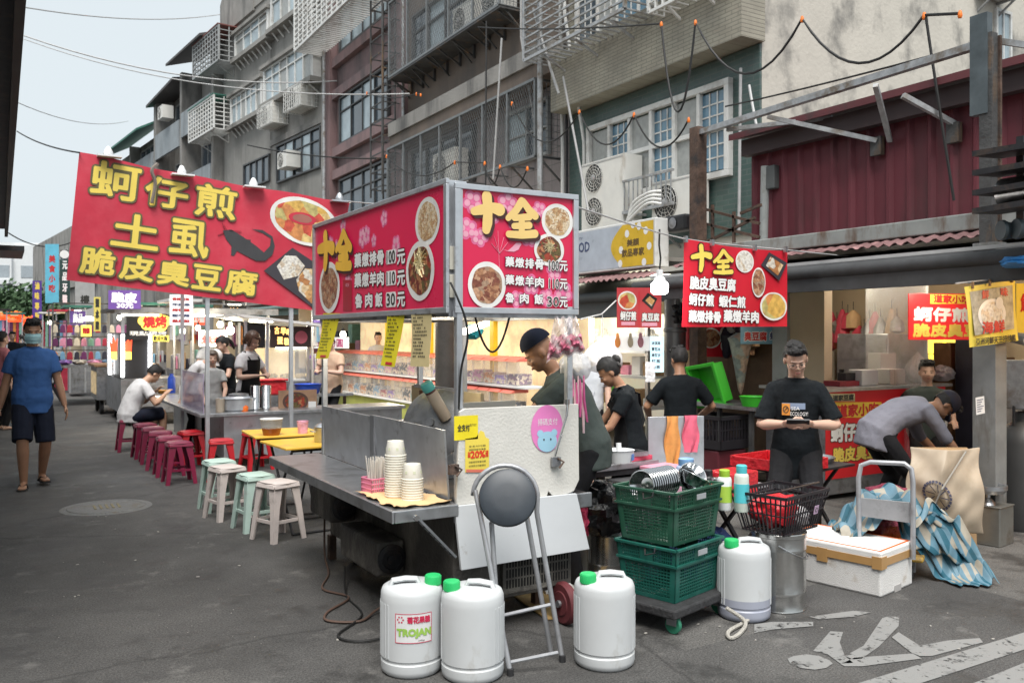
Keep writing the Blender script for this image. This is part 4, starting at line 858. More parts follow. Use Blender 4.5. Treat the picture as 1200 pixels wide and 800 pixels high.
q = random.Random(2); tag(MB().sheet(lambda u, v: (1.66+u*.32+.012*math.sin(v*17), 3.93+v*.5+.012*math.sin(u*20), .733+.004*math.sin(u*9+v*14)+(.01 if (u < .03 or v < .03) else 0)*q.random()), 16, 22, M('peach_napkin', (.74, .5, .26), .8, 0, .08, 9), .002).obj('paper_mat', loc=(1.82, 4.1, .73), world=True), 'torn peach paper mat under the paper bowls', 'paper mat')
point_light('cart_lamp', (2.4, 4.9, 1.58), 9, (1, .86, .66), .08)
for y in (4.45, 5.75):
 k = MB(); k.lathe([(.0, 0), (.018, 0), (.03, .02), (.034, .05)], (0, 0, 0), m_steeld, 12);
tag(MB().prism([gnd(596, 694, .004), gnd(640, 726, .004), gnd(690, 722, .004), gnd(700, 684, .004), gnd(640, 676, .004)], (0, 0, .008), M('yellow_plywood', (.5, .33, .13), .75, 0, .12, 6)).obj('floor_board', loc=gnd(650, 700), world=True), 'yellowish plywood sheet lying on the road under the cart end', 'board')
m_can = M('canister_white', (.56, .58, .59), .4, 0, .06, 3, stain=(.4, .39, .36), stsc=5, stw=(.6, .74), streak=2); m_canl = M('canister_liquid', (.33, .35, .42), .35, 0, .06, 4); m_cap = M('cap_green', (.03, .5, .15), .4)
def canister(label, loc, rz, liquid=False, sticker=False):
 t = thing('canister', label, 'canister', loc, rz, 'white canisters with green caps')
 prof = [(.0, .0), (.13, 0), (.143, .012), (.146, .03), (.146, .06), (.141, .066), (.141, .074), (.146, .08), (.147, .34), (.145, .375), (.137, .395), (.12, .405), (.05, .412), (0, .412)]
 k = MB(); lim = .12
 if liquid:
  k.lathe([p for p in prof if p[1] <= .081]+[(.1462, lim)], (0, 0, 0), m_canl, 40); k.lathe([(.1462, lim)]+[p for p in prof if p[1] > lim], (0, 0, 0), m_can, 40)
 else: k.lathe(prof, (0, 0, 0), m_can, 40)
 for a in range(-3, 4):
  for s in (0, math.pi): an = a*.16+s; k.cbox((math.cos(an)*.146, math.sin(an)*.146, .21), (.006, .01, .25), m_can if not liquid else m_can, (0, 0, an))
 k.obj('body', t, bevel=0)
 k = MB(); k.tube([(.1, .01, .40), (.09, .01, .425), (.03, .01, .432), (-.02, .01, .428), (-.035, .01, .40)], [.022]*5, m_can, 10, flat=.6); k.obj('handle', t)
 k = MB(); pr_ = [(0, .4), (.036, .4), (.038, .405), (.038, .44), (.035, .446), (0, .447)]; k.lathe(pr_, (-.085, -.055, 0), m_cap, 24)
 for i in range(24): a = i*math.pi/12; k.cbox((-.085+math.cos(a)*.038, -.055+math.sin(a)*.038, .423), (.003, .004, .036), m_cap, (0, 0, a))
 k.obj('cap', t)
 if sticker:
  k = MB(); m_lab = M('label_white', (.74, .74, .74), .5); mred = M('label_red', (.62, .03, .09), .5); mgr = M('label_green', (.33, .55, .1), .5)
  rr = .1476; A0 = -math.pi/2-.18
  cyl = lambda x, y, r=rr: (math.cos(A0+x/rr)*r, math.sin(A0+x/rr)*r, y)
  k.sheet(lambda u, v: cyl(-.088+.176*u, .17+.135*v, rr), 14, 1, m_lab)
  for (x0, x1, y0, y1) in ((-.088, .088, .17, .173), (-.088, .088, .302, .305), (-.088, -.085, .17, .305), (.085, .088, .17, .305)): k.sheet(lambda u, v: cyl(x0+(x1-x0)*u, y0+(y1-y0)*v, rr+.001), 14, 1, mred)
  def ctext(s, x0, y0, x1, y1, m, b=0):
   vs, fs, w_, h_ = glyphs(s)
   for q in range(7 if b else 1):
    dx, dy = (math.cos(q)*b, math.sin(q)*b) if q else (0, 0)
    k.add([cyl(x0+v.x/w_*(x1-x0)+dx, y0+v.y/h_*(y1-y0)+dy, rr+.0016+q*.00012) for v in vs], fs, m)
  ctext('菊花果糖', -.03, .262, .078, .292, mred, .0014); ctext('TROJAN', -.078, .195, .082, .235, mgr, .003); ctext('24kg', .02, .176, .05, .186, m_ink)
  for i in range(6): a = i*math.pi/3; k.sheet(lambda u, v: cyl(-.062+math.cos(a)*.013+(.007*(u-.5)), .278+math.sin(a)*.013+.007*(v-.5), rr+.0015), 1, 1, mred)
  k.obj('label', t)
 return t
canister('white canister with a red-framed label on its front', gnd(477, 795)+Vector((.07, .12, 0)), R(-30)+R(55), sticker=False) if False else None
cA = canister('white canister with a red-framed printed label', gnd(478, 797)+Vector((.075, .125, 0)), R(-10), sticker=True)
for ch in cA.children:
 if ch.name.startswith(('cap', 'handle')): ch.rotation_euler = (0, 0, R(125) if ch.name.startswith('cap') else R(170))
canister('plain white canister standing between the labelled one and the folded stool', gnd(552, 804)+Vector((.075, .125, 0)), R(-45))
canister('full white canister standing alone right of the folded stool', gnd(712, 789)+Vector((.075, .125, 0)), R(-30))
canister('white canister with dark liquid left in its bottom beside the tin drum', gnd(880, 731)+Vector((.075, .125, 0)), R(-30), liquid=True)
P0 = gnd(625, 780); fs_ = thing('folding_stool', 'folded grey tube stool with round dark seat leaning on the cart', 'folding stool', P0)
m_tube = M('silver_painted_tube', (.42, .43, .45), .4, .45, .1, 9, stain=(.25, .25, .26), stsc=7)
def hoop(cx, cy, rx, ry, d0, d1, a0, a1, n=14):
 return [at(cx+rx*math.cos(a0+(a1-a0)*i/n), cy-ry*math.sin(a0+(a1-a0)*i/n), d0+(d1-d0)*(.5-.5*math.sin(a0+(a1-a0)*i/n))) for i in range(n+1)]
k = MB(); top = [at(562, 598, 4.14), at(557, 575, 4.17)]+hoop(592, 582, 38, 37, 4.2, 4.18, math.pi*.97, math.pi*.03)+[at(629, 600, 4.2)]
k.tube([gnd(598, 788, .01)]+[gnd(598, 788, .01).lerp(top[0], t) for t in (.33, .66)]+top+[gnd(659, 772, .01).lerp(top[-1], t) for t in (.66, .33)]+[gnd(659, 772, .01)], .0125, m_tube, 10); k.obj('outer_frame', fs_, world=True)
k = MB(); a, b, c, d = at(576, 612, 4.17), at(617, 603, 4.22), gnd(646, 765, .012), gnd(587, 781, .012)
k.tube([d, d.lerp(a, .5), a, a.lerp(b, .1)+Vector((0, 0, .015)), b.lerp(a, .1)+Vector((0, 0, .015)), b, c.lerp(b, .5), c], .0125, m_tube, 10); k.obj('inner_frame', fs_, world=True)
for p, q in ((at(588, 721, 4.07), at(645, 708, 4.12)), (at(595, 776, 4.03), at(654, 764, 4.07))): MB().tube([p, q], .009, m_tube, 8).obj('foot_bar', fs_, world=True)
c = at(595, 583, 4.12); n_ = Vector((-.48, -.78, .36)).normalized(); rm = n_.to_track_quat('Z', 'Y').to_matrix().to_4x4()
m_seat = M('dark_vinyl_seat', (.03, .038, .048), .42, 0, .2, 8)
MB().lathe([(0, -.012), (.13, -.012), (.138, -.004), (.139, .008), (.133, .02), (.115, .028), (.06, .032), (0, .033)], c, m_seat, 40, rm).obj('seat', fs_, world=True)
MB().lathe([(.0, -.03), (.1, -.03), (.12, -.013), (0, -.0125)], c, m_tube, 30, rm).obj('seat_pan', fs_, world=True)
for p in (gnd(598, 788, .012), gnd(659, 772, .012)): MB().lathe([(0, -.012), (.016, -.012), (.016, .02), (.0135, .022)], p, m_rub, 10).obj('rubber_foot', fs_, world=True)
def stool(label, loc, rz, mat, h=.46, w=.29, group='plastic stools', base=None):
 t = thing('plastic_stool', label, 'stool', loc, rz, group); k = MB(); a, b = w*.40, w*.5
 k.sheet(lambda u, v: ((u-.5)*2*w*.42*(1-.10*abs(v-.5)*2), (v-.5)*2*w*.42*(1-.10*abs(u-.5)*2), h-.018*max(abs(u-.5), abs(v-.5))**3*8), 8, 8, mat, .02)
 for s in range(4):
  an = s*math.pi/2; rz_ = Matrix.Rotation(an, 4, 'Z'); o = k.T; k.T = rz_; k.prism([(-w*.39, -w*.39-.005, h-.02), (w*.39, -w*.39-.005, h-.02), (w*.405, -w*.40-.012, h-.055), (-w*.405, -w*.40-.012, h-.055)], (0, .012, 0), mat); k.T = o
 seat = k.obj('seat', t, bevel=.006)
 k = MB(); k.lathe([(0, h+.0007), (.018, h+.0007), (.018, h+.001)], (0, 0, 0), M('stool_hole', (.02, .02, .02), .9), 12);
 for sx in (-1, 1):
  for sy in (-1, 1):
   k = MB(); p0 = Vector((sx*w*.36, sy*w*.36, h-.015)); p1 = Vector((sx*b*1.02, sy*b*1.02, 0)); pts = []
   vs = []
   for p, s_ in ((p0, .058), (p0.lerp(p1, .45), .036), (p1, .027)):
    vs += [p+Vector((sx*.006, sy*.006, 0)), p+Vector((-sx*s_*1.25, sy*.006, 0)), p+Vector((-sx*s_*1.25, -sy*.008, 0)), p+Vector((-sx*.008, -sy*.008, 0)), p+Vector((-sx*.008, -sy*s_*1.25, 0)), p+Vector((sx*.006, -sy*s_*1.25, 0))]
   fs = [(i*6+j, i*6+(j+1) % 6, i*6+6+(j+1) % 6, i*6+6+j) for i in range(2) for j in range(6)]+[(12, 13, 14, 15), (12, 15, 16, 17)]
   if sx*sy < 0: fs = [f[::-1] for f in fs]
   k.add(vs, fs, mat); k.obj('leg', t)
 k = MB(); z = h*.33; q = w*.36+(b*1.02-w*.36)*.67-.004
 for s in range(4): o = k.T; k.T = Matrix.Rotation(s*math.pi/2, 4, 'Z'); k.box((-q+.02, -q, z-.012), (q-.02, -q+.012, z+.012), mat); k.T = o
 k.obj('brace', t); return t
m_mint = M('stool_mint', (.48, .63, .57), .4, 0, .05, 4, stain=(.36, .42, .38), stsc=6, stw=(.6, .7)); m_cbe = M('stool_beige', (.63, .56, .53), .42, 0, .06, 4, stain=(.42, .37, .34), stsc=6, stw=(.58, .7))
m_mar = M('stool_maroon', (.2, .012, .045), .35, 0, .08, 4); m_sred = M('stool_red', (.45, .012, .02), .35, 0, .08, 4)
def sp(px, py, dx=.0, dy=.12): return gnd(px, py)+Vector((dx, dy, 0))
for lab, p, rz, m in (('beige plastic stool nearest the cart, first of the row', sp(331, 634), 20, m_cbe), ('mint plastic stool between the two beige ones', sp(304, 622), 8, m_mint), ('second beige plastic stool, behind the mint one', sp(270, 609), 14, m_cbe), ('mint plastic stool farthest from the cart, end of the row', sp(260, 599), 5, m_mint)): stool(lab, p, R(rz), m)
for i, (x, y) in enumerate(((212, 567), (200, 558), (190, 550), (181, 543), (172, 537), (152, 529))):
 stool(('maroon stool nearest the camera in the row by the steel counter', 'second maroon stool from the near end of the counter row', 'third maroon stool from the near end of the counter row', 'fourth maroon stool, in the middle of the counter row', 'fifth maroon stool, next to the seated man', 'maroon stool the man in white sits on')[i], sp(x, y), R(rnd.uniform(-12, 12)), m_mar, .45, .3, 'maroon stools along the counter')
for i, (x, y, lab) in enumerate(((262, 563, 'bright red stool under the counter end, left one'), (303, 551, 'bright red stool beside the yellow tables'), (226, 549, 'maroon-red stool half hidden under the counter behind the maroon row'))): stool(lab, sp(x, y), R(rnd.uniform(-10, 10)), m_sred, .45, .3, 'red stools at the counter end')
def ytable(label, loc, rz, w, d, h):
 t = thing('folding_table', label, 'table', loc, rz, 'yellow folding tables'); k = MB(); k.box((-w/2, -d/2, h-.018), (w/2, d/2, h), m_ywood); k.obj('tabletop', t, bevel=.004)
 k = MB()
 for s in (-1, 1): k.tube([(s*w*.38, -d*.42, .01), (s*w*.38, d*.40, h-.03)], .011, m_blackm, 7); k.tube([(s*w*.38, d*.42, .01), (s*w*.38, -d*.40, h-.03)], .011, m_blackm, 7)
 for y, z in ((-.42, .012), (.42, .012), (.4, h-.035), (-.4, h-.035)): k.tube([(-w*.38, y*d, z), (w*.38, y*d, z)], .01, m_blackm, 7)
 k.obj('crossed_legs', t); return t
ytable('yellow folding table with crossed legs nearest the cart shelf', (2.2, 7.0, 0), R(4), .62, .62, .70); ytable('yellow folding table behind, holding the amber sauce pot', (2.18, 7.72, 0), R(-3), .6, .62, .715)
def pot(name, label, cat, loc, r, h, mat, lid=True, group=None, rz=0):
 t = thing(name, label, cat, loc, rz, group); k = MB(); k.lathe([(0, 0), (r*.95, 0), (r, .01), (r, h-.01), (r*1.04, h), (r*1.0, h-.006), (r*.96, h-.012), (r*.96, .02), (0, .015)], (0, 0, 0), mat, 28); k.obj('body', t)
 for s in (-1, 1): MB().tube([(s*r, -.03, h*.75), (s*(r+.03), -.025, h*.78), (s*(r+.03), .025, h*.78), (s*r, .03, h*.75)], .005, m_steeld, 6).obj('handle', t)
 if lid: MB().lathe([(r*1.03, h), (r*1.03, h+.008), (r*.7, h+.03), (.02, h+.04), (.016, h+.055), (.024, h+.07), (0, h+.074)], (0, 0, 0), mat, 28).obj('lid', t)
 return t
pot('condiment_pot', 'steel condiment pot wrapped in clear film on the yellow table', 'pot', (2.3, 6.93, .70), .075, .12, m_steel);
t = thing('sauce_tub', 'clear tub of amber sauce on the rear yellow table', 'tub', (2.03, 7.52, .716)); MB().lathe([(0, 0), (.07, 0), (.085, .06)], (0, 0, 0), M('amber_sauce', (.28, .08, .015), .2), 22).obj('sauce', t); MB().lathe([(.086, .06), (.095, .13), (.1, .135), (.092, .13)], (0, 0, 0), m_clear, 22).obj('tub', t); MB().lathe([(.0, .137), (.1, .137), (.1, .142), (0, .145)], (0, 0, 0), m_wpaint, 22).obj('lid', t)
t = thing('cup', 'pink-tinted clear cup on the rear yellow table', 'cup', (2.3, 7.5, .716)); MB().lathe([(0, 0), (.04, 0), (.052, .11), (.048, .11), (.038, .01), (0, .008)], (0, 0, 0), m_pinkbag, 18).obj('cup_body', t)
RZ = R(15); C0 = Vector((3.275, 3.735, 0))
dl = thing('dolly', 'black flat dolly with green castors under the crates', 'dolly', C0, RZ)
MB().box((-.33, -.235, .095), (.27, .22, .145), M('dolly_black', (.03, .03, .032), .7, 0, .3, 12, bump=.2)).obj('deck', dl, bevel=.01)
for sx, sy in ((.2, -.18), (-.26, -.18), (.2, .17), (-.26, .17)):
 k = MB(); k.lathe([(0, -.014), (.026, -.014), (.045, -.012), (.048, 0), (.045, .012), (.026, .014), (0, .014)], (0, 0, 0), M('castor_green', (.03, .2, .12), .5), 18, (0, R(90), 0)); c_ = k.obj('castor', dl, loc=None); c_.location = (sx, sy, .048)
 MB().box((-.022, -.03, .0), (-.018, .03, .046), m_steeld).obj('fork', c_); MB().box((.018, -.03, .0), (.022, .03, .046), m_steeld).obj('fork', c_)
tag(MB().tube(smooth([C0+Vector((.12, -.30, .1)), C0+Vector((.2, -.36, .03)), C0+Vector((.08, -.44, .012)), C0+Vector((-.02, -.47, .012)), C0+Vector((.05, -.39, .012)), C0+Vector((.25, -.33, .02)), C0+Vector((.31, -.32, .06)), C0+Vector((.28, -.26, .1))]), .011, M('dirty_rope', (.42, .4, .36), .85, bump=.3, bsc=120), 7).obj('rope', loc=C0, world=True), 'dirty white rope lying off the front edge of the dolly', 'rope')
def crate(label, z, mat, w=.47, d=.40, h=.295, s=.03, dx=0, dy=0, rz=0):
 t = thing('crate', label, 'crate', C0+Vector((dx, dy, z)), RZ+rz, 'green crates on the dolly'); k = MB()
 def wall(L0, L1, off0, off1, mk):   # lattice wall, mk maps (u, out, z)
  hz = h*.66; n = int(L0/.022)
  def P(u, z_, o=0): f = z_/h; return mk(u*(L0+(L1-L0)*f)/2, off0+(off1-off0)*f+o, z_)
  T = .006
  def slab(u0, u1, z0, z1, o=0, T=T):
   a = [P(u0, z0, o), P(u1, z0, o), P(u1, z1, o), P(u0, z1, o)]; b = [P(u0, z0, o-T), P(u1, z0, o-T), P(u1, z1, o-T), P(u0, z1, o-T)]
   k.add(a+b, [(0, 1, 2, 3), (7, 6, 5, 4), (0, 4, 5, 1), (1, 5, 6, 2), (2, 6, 7, 3), (3, 7, 4, 0)], mat)
  slab(-1, -.8, 0, hz); slab(.8, 1, 0, hz); slab(-.8, .8, 0, .02); slab(-.8, .8, hz-.015, hz)
  for i in range(1, n): u = -.8+1.6*i/n; slab(u-.11/n, u+.11/n, .02, hz-.015)
  m = 9
  for j in range(1, m): z_ = .02+(hz-.035)*j/m; slab(-.8, .8, z_-.0032, z_+.0032, -.001, .004)
  slab(-1.03, 1.03, hz, hz+.012, .012, .02); slab(-1, 1, h-.012, h, .014, .022); slab(-1, -.86, hz+.012, h-.012); slab(.86, 1, hz+.012, h-.012); slab(-.22, .22, hz+.012, h-.012)
  for u0, u1 in ((-.86, -.22), (.22, .86)):
   for i in range(1, 9): u = u0+(u1-u0)*i/9; slab(u-.012, u+.012, hz+.012, h-.012)
   for j in range(1, 4): z_ = hz+.012+(h-hz-.024)*j/4; slab(u0, u1, z_-.003, z_+.003, -.001, .004)
 wall(w-s*2, w, d/2-s, d/2, lambda u, o, z_: (u, -o, z_)); wall(w-s*2, w, d/2-s, d/2, lambda u, o, z_: (-u, o, z_))
 wall(d-s*2, d, w/2-s, w/2, lambda u, o, z_: (o, u, z_)); wall(d-s*2, d, w/2-s, w/2, lambda u, o, z_: (-o, -u, z_))
 k.box((-w/2+s, -d/2+s, .0), (w/2-s, d/2-s, .008), mat)
 k.obj('basket', t)
 for sx in (-1, 1):
  MB().tube([(sx*(w/2+.004), -.07, h+.0), (sx*(w/2+.03), -.08, h-.03), (sx*(w/2+.03), -.02, h-.05), (sx*(w/2+.004), 0, h-.02)], .004, m_blackm, 6).obj('wire_handle', t)
 MB().box((-.05, -d/2-.019, h*.8), (.04, -d/2-.016, h*.9), M('crate_tag', (.35, .37, .39), .5)).obj('tag_plate', t)
 return t
m_cr1 = M('crate_green', (.016, .085, .05), .5, 0, .2, 7, stain=(.05, .11, .085), stsc=6); m_cr2 = M('crate_teal', (.01, .11, .085), .5, 0, .2, 7, stain=(.04, .14, .12), stsc=6)
crate('teal-green lattice crate at the bottom of the stack', .147, m_cr2, dx=-.02); crate('dark green lattice crate on top, full of steel bowls', .449, m_cr1, w=.48, dx=-.02, dy=.01)
bp = MB().lathe([(0, 0), (.04, 0), (.045, .003), (.075, .05), (.082, .062), (.087, .063), (.085, .066), (.08, .065), (.073, .052), (.042, .007), (0, .004)], (0, 0, 0), m_chrome, 30).obj('steel_bowl'); tag(bp, 'first steel bowl of the row lying on edge in the green crate', 'bowl', 'steel bowls in the crate')
rb = (Matrix.Rotation(RZ, 4, 'Z') @ Matrix.Rotation(R(-86), 4, 'Y')).to_euler()
for i in range(13):
 o = bp if i == 0 else bp.copy()
 if i: COL.objects.link(o)
 o.location = C0+Matrix.Rotation(RZ, 3, 'Z') @ Vector((-.15+i*.0215, .06, .745)); o.rotation_euler = rb; o['label'] = 'steel bowl nested in the row of bowls lying in the green crate'
bp['label'] = 'steel bowl nested in the row of bowls lying in the green crate'
for i, (x, y, z, rx, ry, lab) in enumerate(((.13, -.02, .75, 60, -35, 'single steel bowl tipped up at the right end of the top crate'), (.06, -.08, .735, 10, 25, 'steel bowl lying face up in front of the row in the top crate'))):
 o = bp.copy(); COL.objects.link(o); o.location = C0+Matrix.Rotation(RZ, 3, 'Z') @ Vector((x, y, z)); o.rotation_euler = (R(rx), R(ry), 0); o['label'] = lab
m_tin = M('drum_tin', (.5, .5, .49), .25, .95, .1, 3, stain=(.32, .31, .29), stsc=3, stw=(.45, .7), bump=.08, bsc=9)
def drum(label, loc, r, h, rz=0):
 t = thing('tin_drum', label, 'drum', loc, rz, 'tin drums'); k = MB(); pr_ = [(0, 0), (r, 0), (r+.004, .004), (r, .012)]
 for z in (.1, h-.1): pr_ += [(r, z-.008), (r+.0025, z), (r, z+.008)]
 pr_ += [(r, h-.03), (r+.006, h-.026), (r+.006, h-.004), (r+.002, h), (r-.006, h-.003), (r-.008, h-.01), (0, h-.012)]; k.lathe(pr_, (0, 0, 0), m_tin, 36); k.obj('body', t)
 MB().tube([(r*math.cos(a)*1.03, -abs(r*math.sin(a))*1.05-.004, h-.06-.09*math.sin(a)) for a in [math.pi*i/10 for i in range(11)]], .004, m_steeld, 6).obj('wire_handle', t); return t
drum('big tin drum under the black shopping basket', gnd(922, 719)+Vector((.08, .13, 0)), .152, .445, R(40)); drum('tin drum behind the canister with a saucepan on its lid', gnd(718, 682)+Vector((.08, .13, 0)), .15, .385, R(30))
pt = gnd(718, 682)+Vector((.08, .13, .386)); t = thing('saucepan', 'steel saucepan with pale handle resting on the tin drum', 'saucepan', pt, R(10)); MB().lathe([(0, 0), (.085, 0), (.1, .075), (.103, .077), (.096, .075), (.082, .008), (0, .006)], (.04, 0, 0), m_chrome, 26).obj('bowl', t); MB().tube([(-.05, -.01, .06), (-.24, -.05, .055)], [.012, .014], M('pan_handle', (.6, .52, .45), .5), 10).obj('handle', t)
t = thing('shopping_basket', 'black lattice shopping basket with red bag inside on the tin drum', 'basket', gnd(925, 719)+Vector((.09, .15, .448)), R(12)); mbk = M('basket_black', (.022, .02, .024), .4)
k = MB(); w0, w1, d0, d1, h = .37, .49, .26, .36, .23
for s in range(4):
 L0, L1, o0, o1 = (w0, w1, d0/2, d1/2) if s % 2 == 0 else (d0, d1, w0/2, w1/2); o = k.T; k.T = Matrix.Rotation(s*math.pi/2, 4, 'Z')
 n = 15 if s % 2 == 0 else 11
 for i in range(n+1): u = -1+2*i/n; k.bar((u*L0/2, -o0, 0), (u*L1/2, -o1, h), .009, .005, mbk)
 for f in (0.03, .5, .8, .97): L = L0+(L1-L0)*f; o_ = o0+(o1-o0)*f; k.bar((-L/2, -o_, h*f), (L/2, -o_, h*f), .006 if f != .97 else .016, .014 if f != .8 else .02, mbk, (0, 1, 0))
 k.T = o
for i in range(8): k.bar((-w0/2, -d0/2+d0*i/7, .003), (w0/2, -d0/2+d0*i/7, .003), .008, .004, mbk)
k.obj('lattice', t); MB().tube([(-w1/2, -.02, h), (-w1/2+.03, -.13, h+.03), (w1/2-.03, -.13, h+.03), (w1/2, -.02, h)], .007, mbk, 7).obj('handle', t); P = frame((.06, -.178, .1), (1, 0, 0), (0, -.2, 1)); k = MB(); k.rect(P, 0, 0, .045, .05, M('tag_lilac', (.5, .35, .5), .5), 0, .003); k.disc(P, .022, .025, .014, .014, m_ink, .004); k.disc(P, .022, .025, .009, .009, M('tag_lilac'), .0045); k.obj('tag_plate', t)
m_rbag = M('red_bag', (.55, .02, .03), .35, 0, .15, 9, bump=.4, bsc=25)
def crumple(name, label, cat, loc, rad, mat, seed=0, group=None, k_=.16, parent=None, n=26, hang=False):
 q = random.Random(seed); ph = [q.random()*6 for _ in range(9)]; b = MB(); b.ell((0, 0, rad[2]*.96), rad, mat, n)
 out = []
 for v in b.v:
  d = Vector((v.x/rad[0], v.y/rad[1], (v.z-rad[2])/rad[2])); s = 1+k_*(math.sin(d.x*5+ph[0])*math.sin(d.y*6+ph[1])+.6*math.sin(d.z*9+d.x*7+ph[2])+.45*math.sin(d.y*15+d.z*8+ph[3])+.35*math.sin(d.x*19-d.z*13+ph[4]))
  if hang:
   an = math.atan2(d.y, d.x); up = max(0, d.z+.15); s = 1+.06*math.sin(d.x*4+ph[0]+d.z*3)+.05*math.sin(d.y*7+d.z*5+ph[1]); s *= (1-.62*min(1, up)**1.6)*(1+(.05+.12*up)*math.sin(an*9+ph[2]+d.z*2)); p = Vector((v.x*s, v.y*s, rad[2]+(v.z-rad[2])*(1+.25*max(0, d.z)))); out.append(p); continue
  p = Vector((v.x*s, v.y*s, rad[2]+(v.z-rad[2])*s)); p.z = max(p.z, .002); out.append(p)
 b.v = out; o = b.obj(name, parent, loc=loc) if parent is None else b.obj(name, parent)
 if parent is None: tag(o, label, cat, group)
 else: o.location = loc
 return o
bl = gnd(925, 719)+Vector((.09, .15, .455)); crumple('plastic_bag', 'red plastic bag stuffed inside the black shopping basket', 'bag', bl+Vector((-.03, .01, 0)), (.15, .1, .1), m_rbag, 4); crumple('plastic_bag', 'crumpled clear bag in the right half of the black basket', 'bag', bl+Vector((.12, 0, 0)), (.07, .09, .06), m_bag, 6)
t = thing('foam_box', 'white styrofoam box bound with brown tape, orange marker on the lid', 'foam box', (4.56, 3.33, 0), R(11)); m_foam = M('styrofoam', (.74, .73, .71), .75, 0, .05, 9, bump=.2, bsc=160, stain=(.55, .5, .44), stsc=5, stw=(.6, .72)); mtp = M('brown_tape', (.45, .26, .1), .3, 0, .1)
k = MB(); k.box((.0, 0, .0), (.44, .66, .2), m_foam); k.obj('box', t, bevel=.012); MB().box((-.006, -.006, .201), (.446, .666, .275), m_foam).obj('lid', t, bevel=.012)
k = MB(); k.box((-.009, -.009, .185), (.449, .669, .232), mtp); k.box((-.0095, .34, .15), (.3, .41, .236), mtp); k.box((-.011, -.011, .17), (.06, .05, .245), mtp); k.obj('tape', t); k = MB()
for a, b in (((.012, .012), (.43, .02)), ((.02, .012), (.014, .65)), ((.425, .02), (.43, .65)), ((.02, .645), (.43, .65))): k.bar((*a, .2765), (*b, .2765), .014, .002, M('orange_marker', (.75, .14, .02), .6))
k.obj('marker_line', t); MB().box((.18, -.004, .0), (.27, -.001, .04), M('foam_notch', (.4, .39, .38), .8)).obj('notch', t)
tr = thing('platform_trolley', 'yellow platform trolley with grey tube handle behind the foam box', 'trolley', (5.15, 3.85, 0), R(30)); mty = M('trolley_yellow', (.62, .38, .03), .5, 0, .1, 6, stain=(.2, .13, .05), stsc=5)
k = MB(); k.box((-.33, -.36, .13), (.42, .25, .165), mty); k.obj('deck', tr, bevel=.015)
hp = [at(1007, 640, 5.6), at(1006, 560, 5.62), at(1009, 545, 5.62), at(1020, 541, 5.6), at(1060, 543, 5.48), at(1068, 549, 5.46), at(1070, 565, 5.45), at(1070, 655, 5.42)]
k = MB(); k.tube(hp, .016, m_tube, 10); a, b, c, d = at(1007, 583, 5.61), at(1070, 589, 5.45), at(1070, 613, 5.45), at(1007, 604, 5.61); k.prism([a, b, c, d], (.012, .012, 0), m_tube); k.obj('handle', tr, world=True)
for x, y in ((-.25, -.28), (.3, -.2), (-.25, .2), (.3, .2)): MB().lathe([(0, -.016), (.05, -.016), (.056, 0), (.05, .016), (0, .016)], (x, y, .06), m_rub, 16, (R(90), 0, 0)).obj('castor', tr); MB().box((x-.03, y-.028, .055), (x+.03, y+.028, .129), m_steeld).obj('castor_plate', tr)
m_sack = M('onion_sack', (.2, .02, .05), .6, 0, .35, 30, bump=.5, bsc=40)
for i, (x, y, z, r, lab) in enumerate(((1035, 3.95, .17, (.22, .16, .11), 'dark red net sack at the bottom of the trolley load'), (1040, 3.95, .36, (.2, .15, .09), 'dark red net sack on top of the trolley load'))):
 p = onY(x, 600, 3.85); crumple('net_sack', lab, 'sack', (p.x, p.y, z), r, m_sack, 10+i, None, .1)
def plaid():
 m = bpy.data.materials.new('plaid_tarp'); m.use_nodes = True; nt = m.node_tree; N = nt.nodes; L = nt.links; b = N['Principled BSDF']; uv = N.new('ShaderNodeUVMap'); s = N.new('ShaderNodeSeparateXYZ'); L.new(uv.outputs[0], s.inputs[0])
 def stripes(o, k):
  mu = N.new('ShaderNodeMath'); mu.operation = 'MULTIPLY'; mu.inputs[1].default_value = k; L.new(o, mu.inputs[0]); fr = N.new('ShaderNodeMath'); fr.operation = 'FRACT'; L.new(mu.outputs[0], fr.inputs[0]); g = N.new('ShaderNodeMath'); g.operation = 'GREATER_THAN'; g.inputs[1].default_value = .5; L.new(fr.outputs[0], g.inputs[0]); return g.outputs[0]
 a, c = stripes(s.outputs[0], 8), stripes(s.outputs[1], 7); ad = N.new('ShaderNodeMath'); ad.operation = 'ADD'; L.new(a, ad.inputs[0]); L.new(c, ad.inputs[1]); hf = N.new('ShaderNodeMath'); hf.operation = 'MULTIPLY'; hf.inputs[1].default_value = .5; L.new(ad.outputs[0], hf.inputs[0])
 r = N.new('ShaderNodeValToRGB'); r.color_ramp.interpolation = 'CONSTANT'; e = r.color_ramp.elements; e[0].color = (.36, .33, .27, 1); e[1].position = .3; e[1].color = (.11, .22, .29, 1); n = e.new(.8); n.color = (.02, .11, .16, 1); L.new(hf.outputs[0], r.inputs[0])
 nz = N.new('ShaderNodeTexNoise'); nz.inputs['Scale'].default_value = 9; nz.inputs['Detail'].default_value = 7; tc = N.new('ShaderNodeTexCoord'); L.new(tc.outputs['Object'], nz.inputs[0]); r2 = N.new('ShaderNodeValToRGB'); r2.color_ramp.elements[0].color = (.55, .52, .48, 1); r2.color_ramp.elements[0].position = .3; r2.color_ramp.elements[1].position = .6; L.new(nz.outputs[0], r2.inputs[0])
 mm = N.new('ShaderNodeMixRGB'); mm.blend_type = 'MULTIPLY'; mm.inputs[0].default_value = .8; L.new(r.outputs[0], mm.inputs[1]); L.new(r2.outputs[0], mm.inputs[2]); L.new(mm.outputs[0], b.inputs['Base Color']); b.inputs['Roughness'].default_value = .55; return m
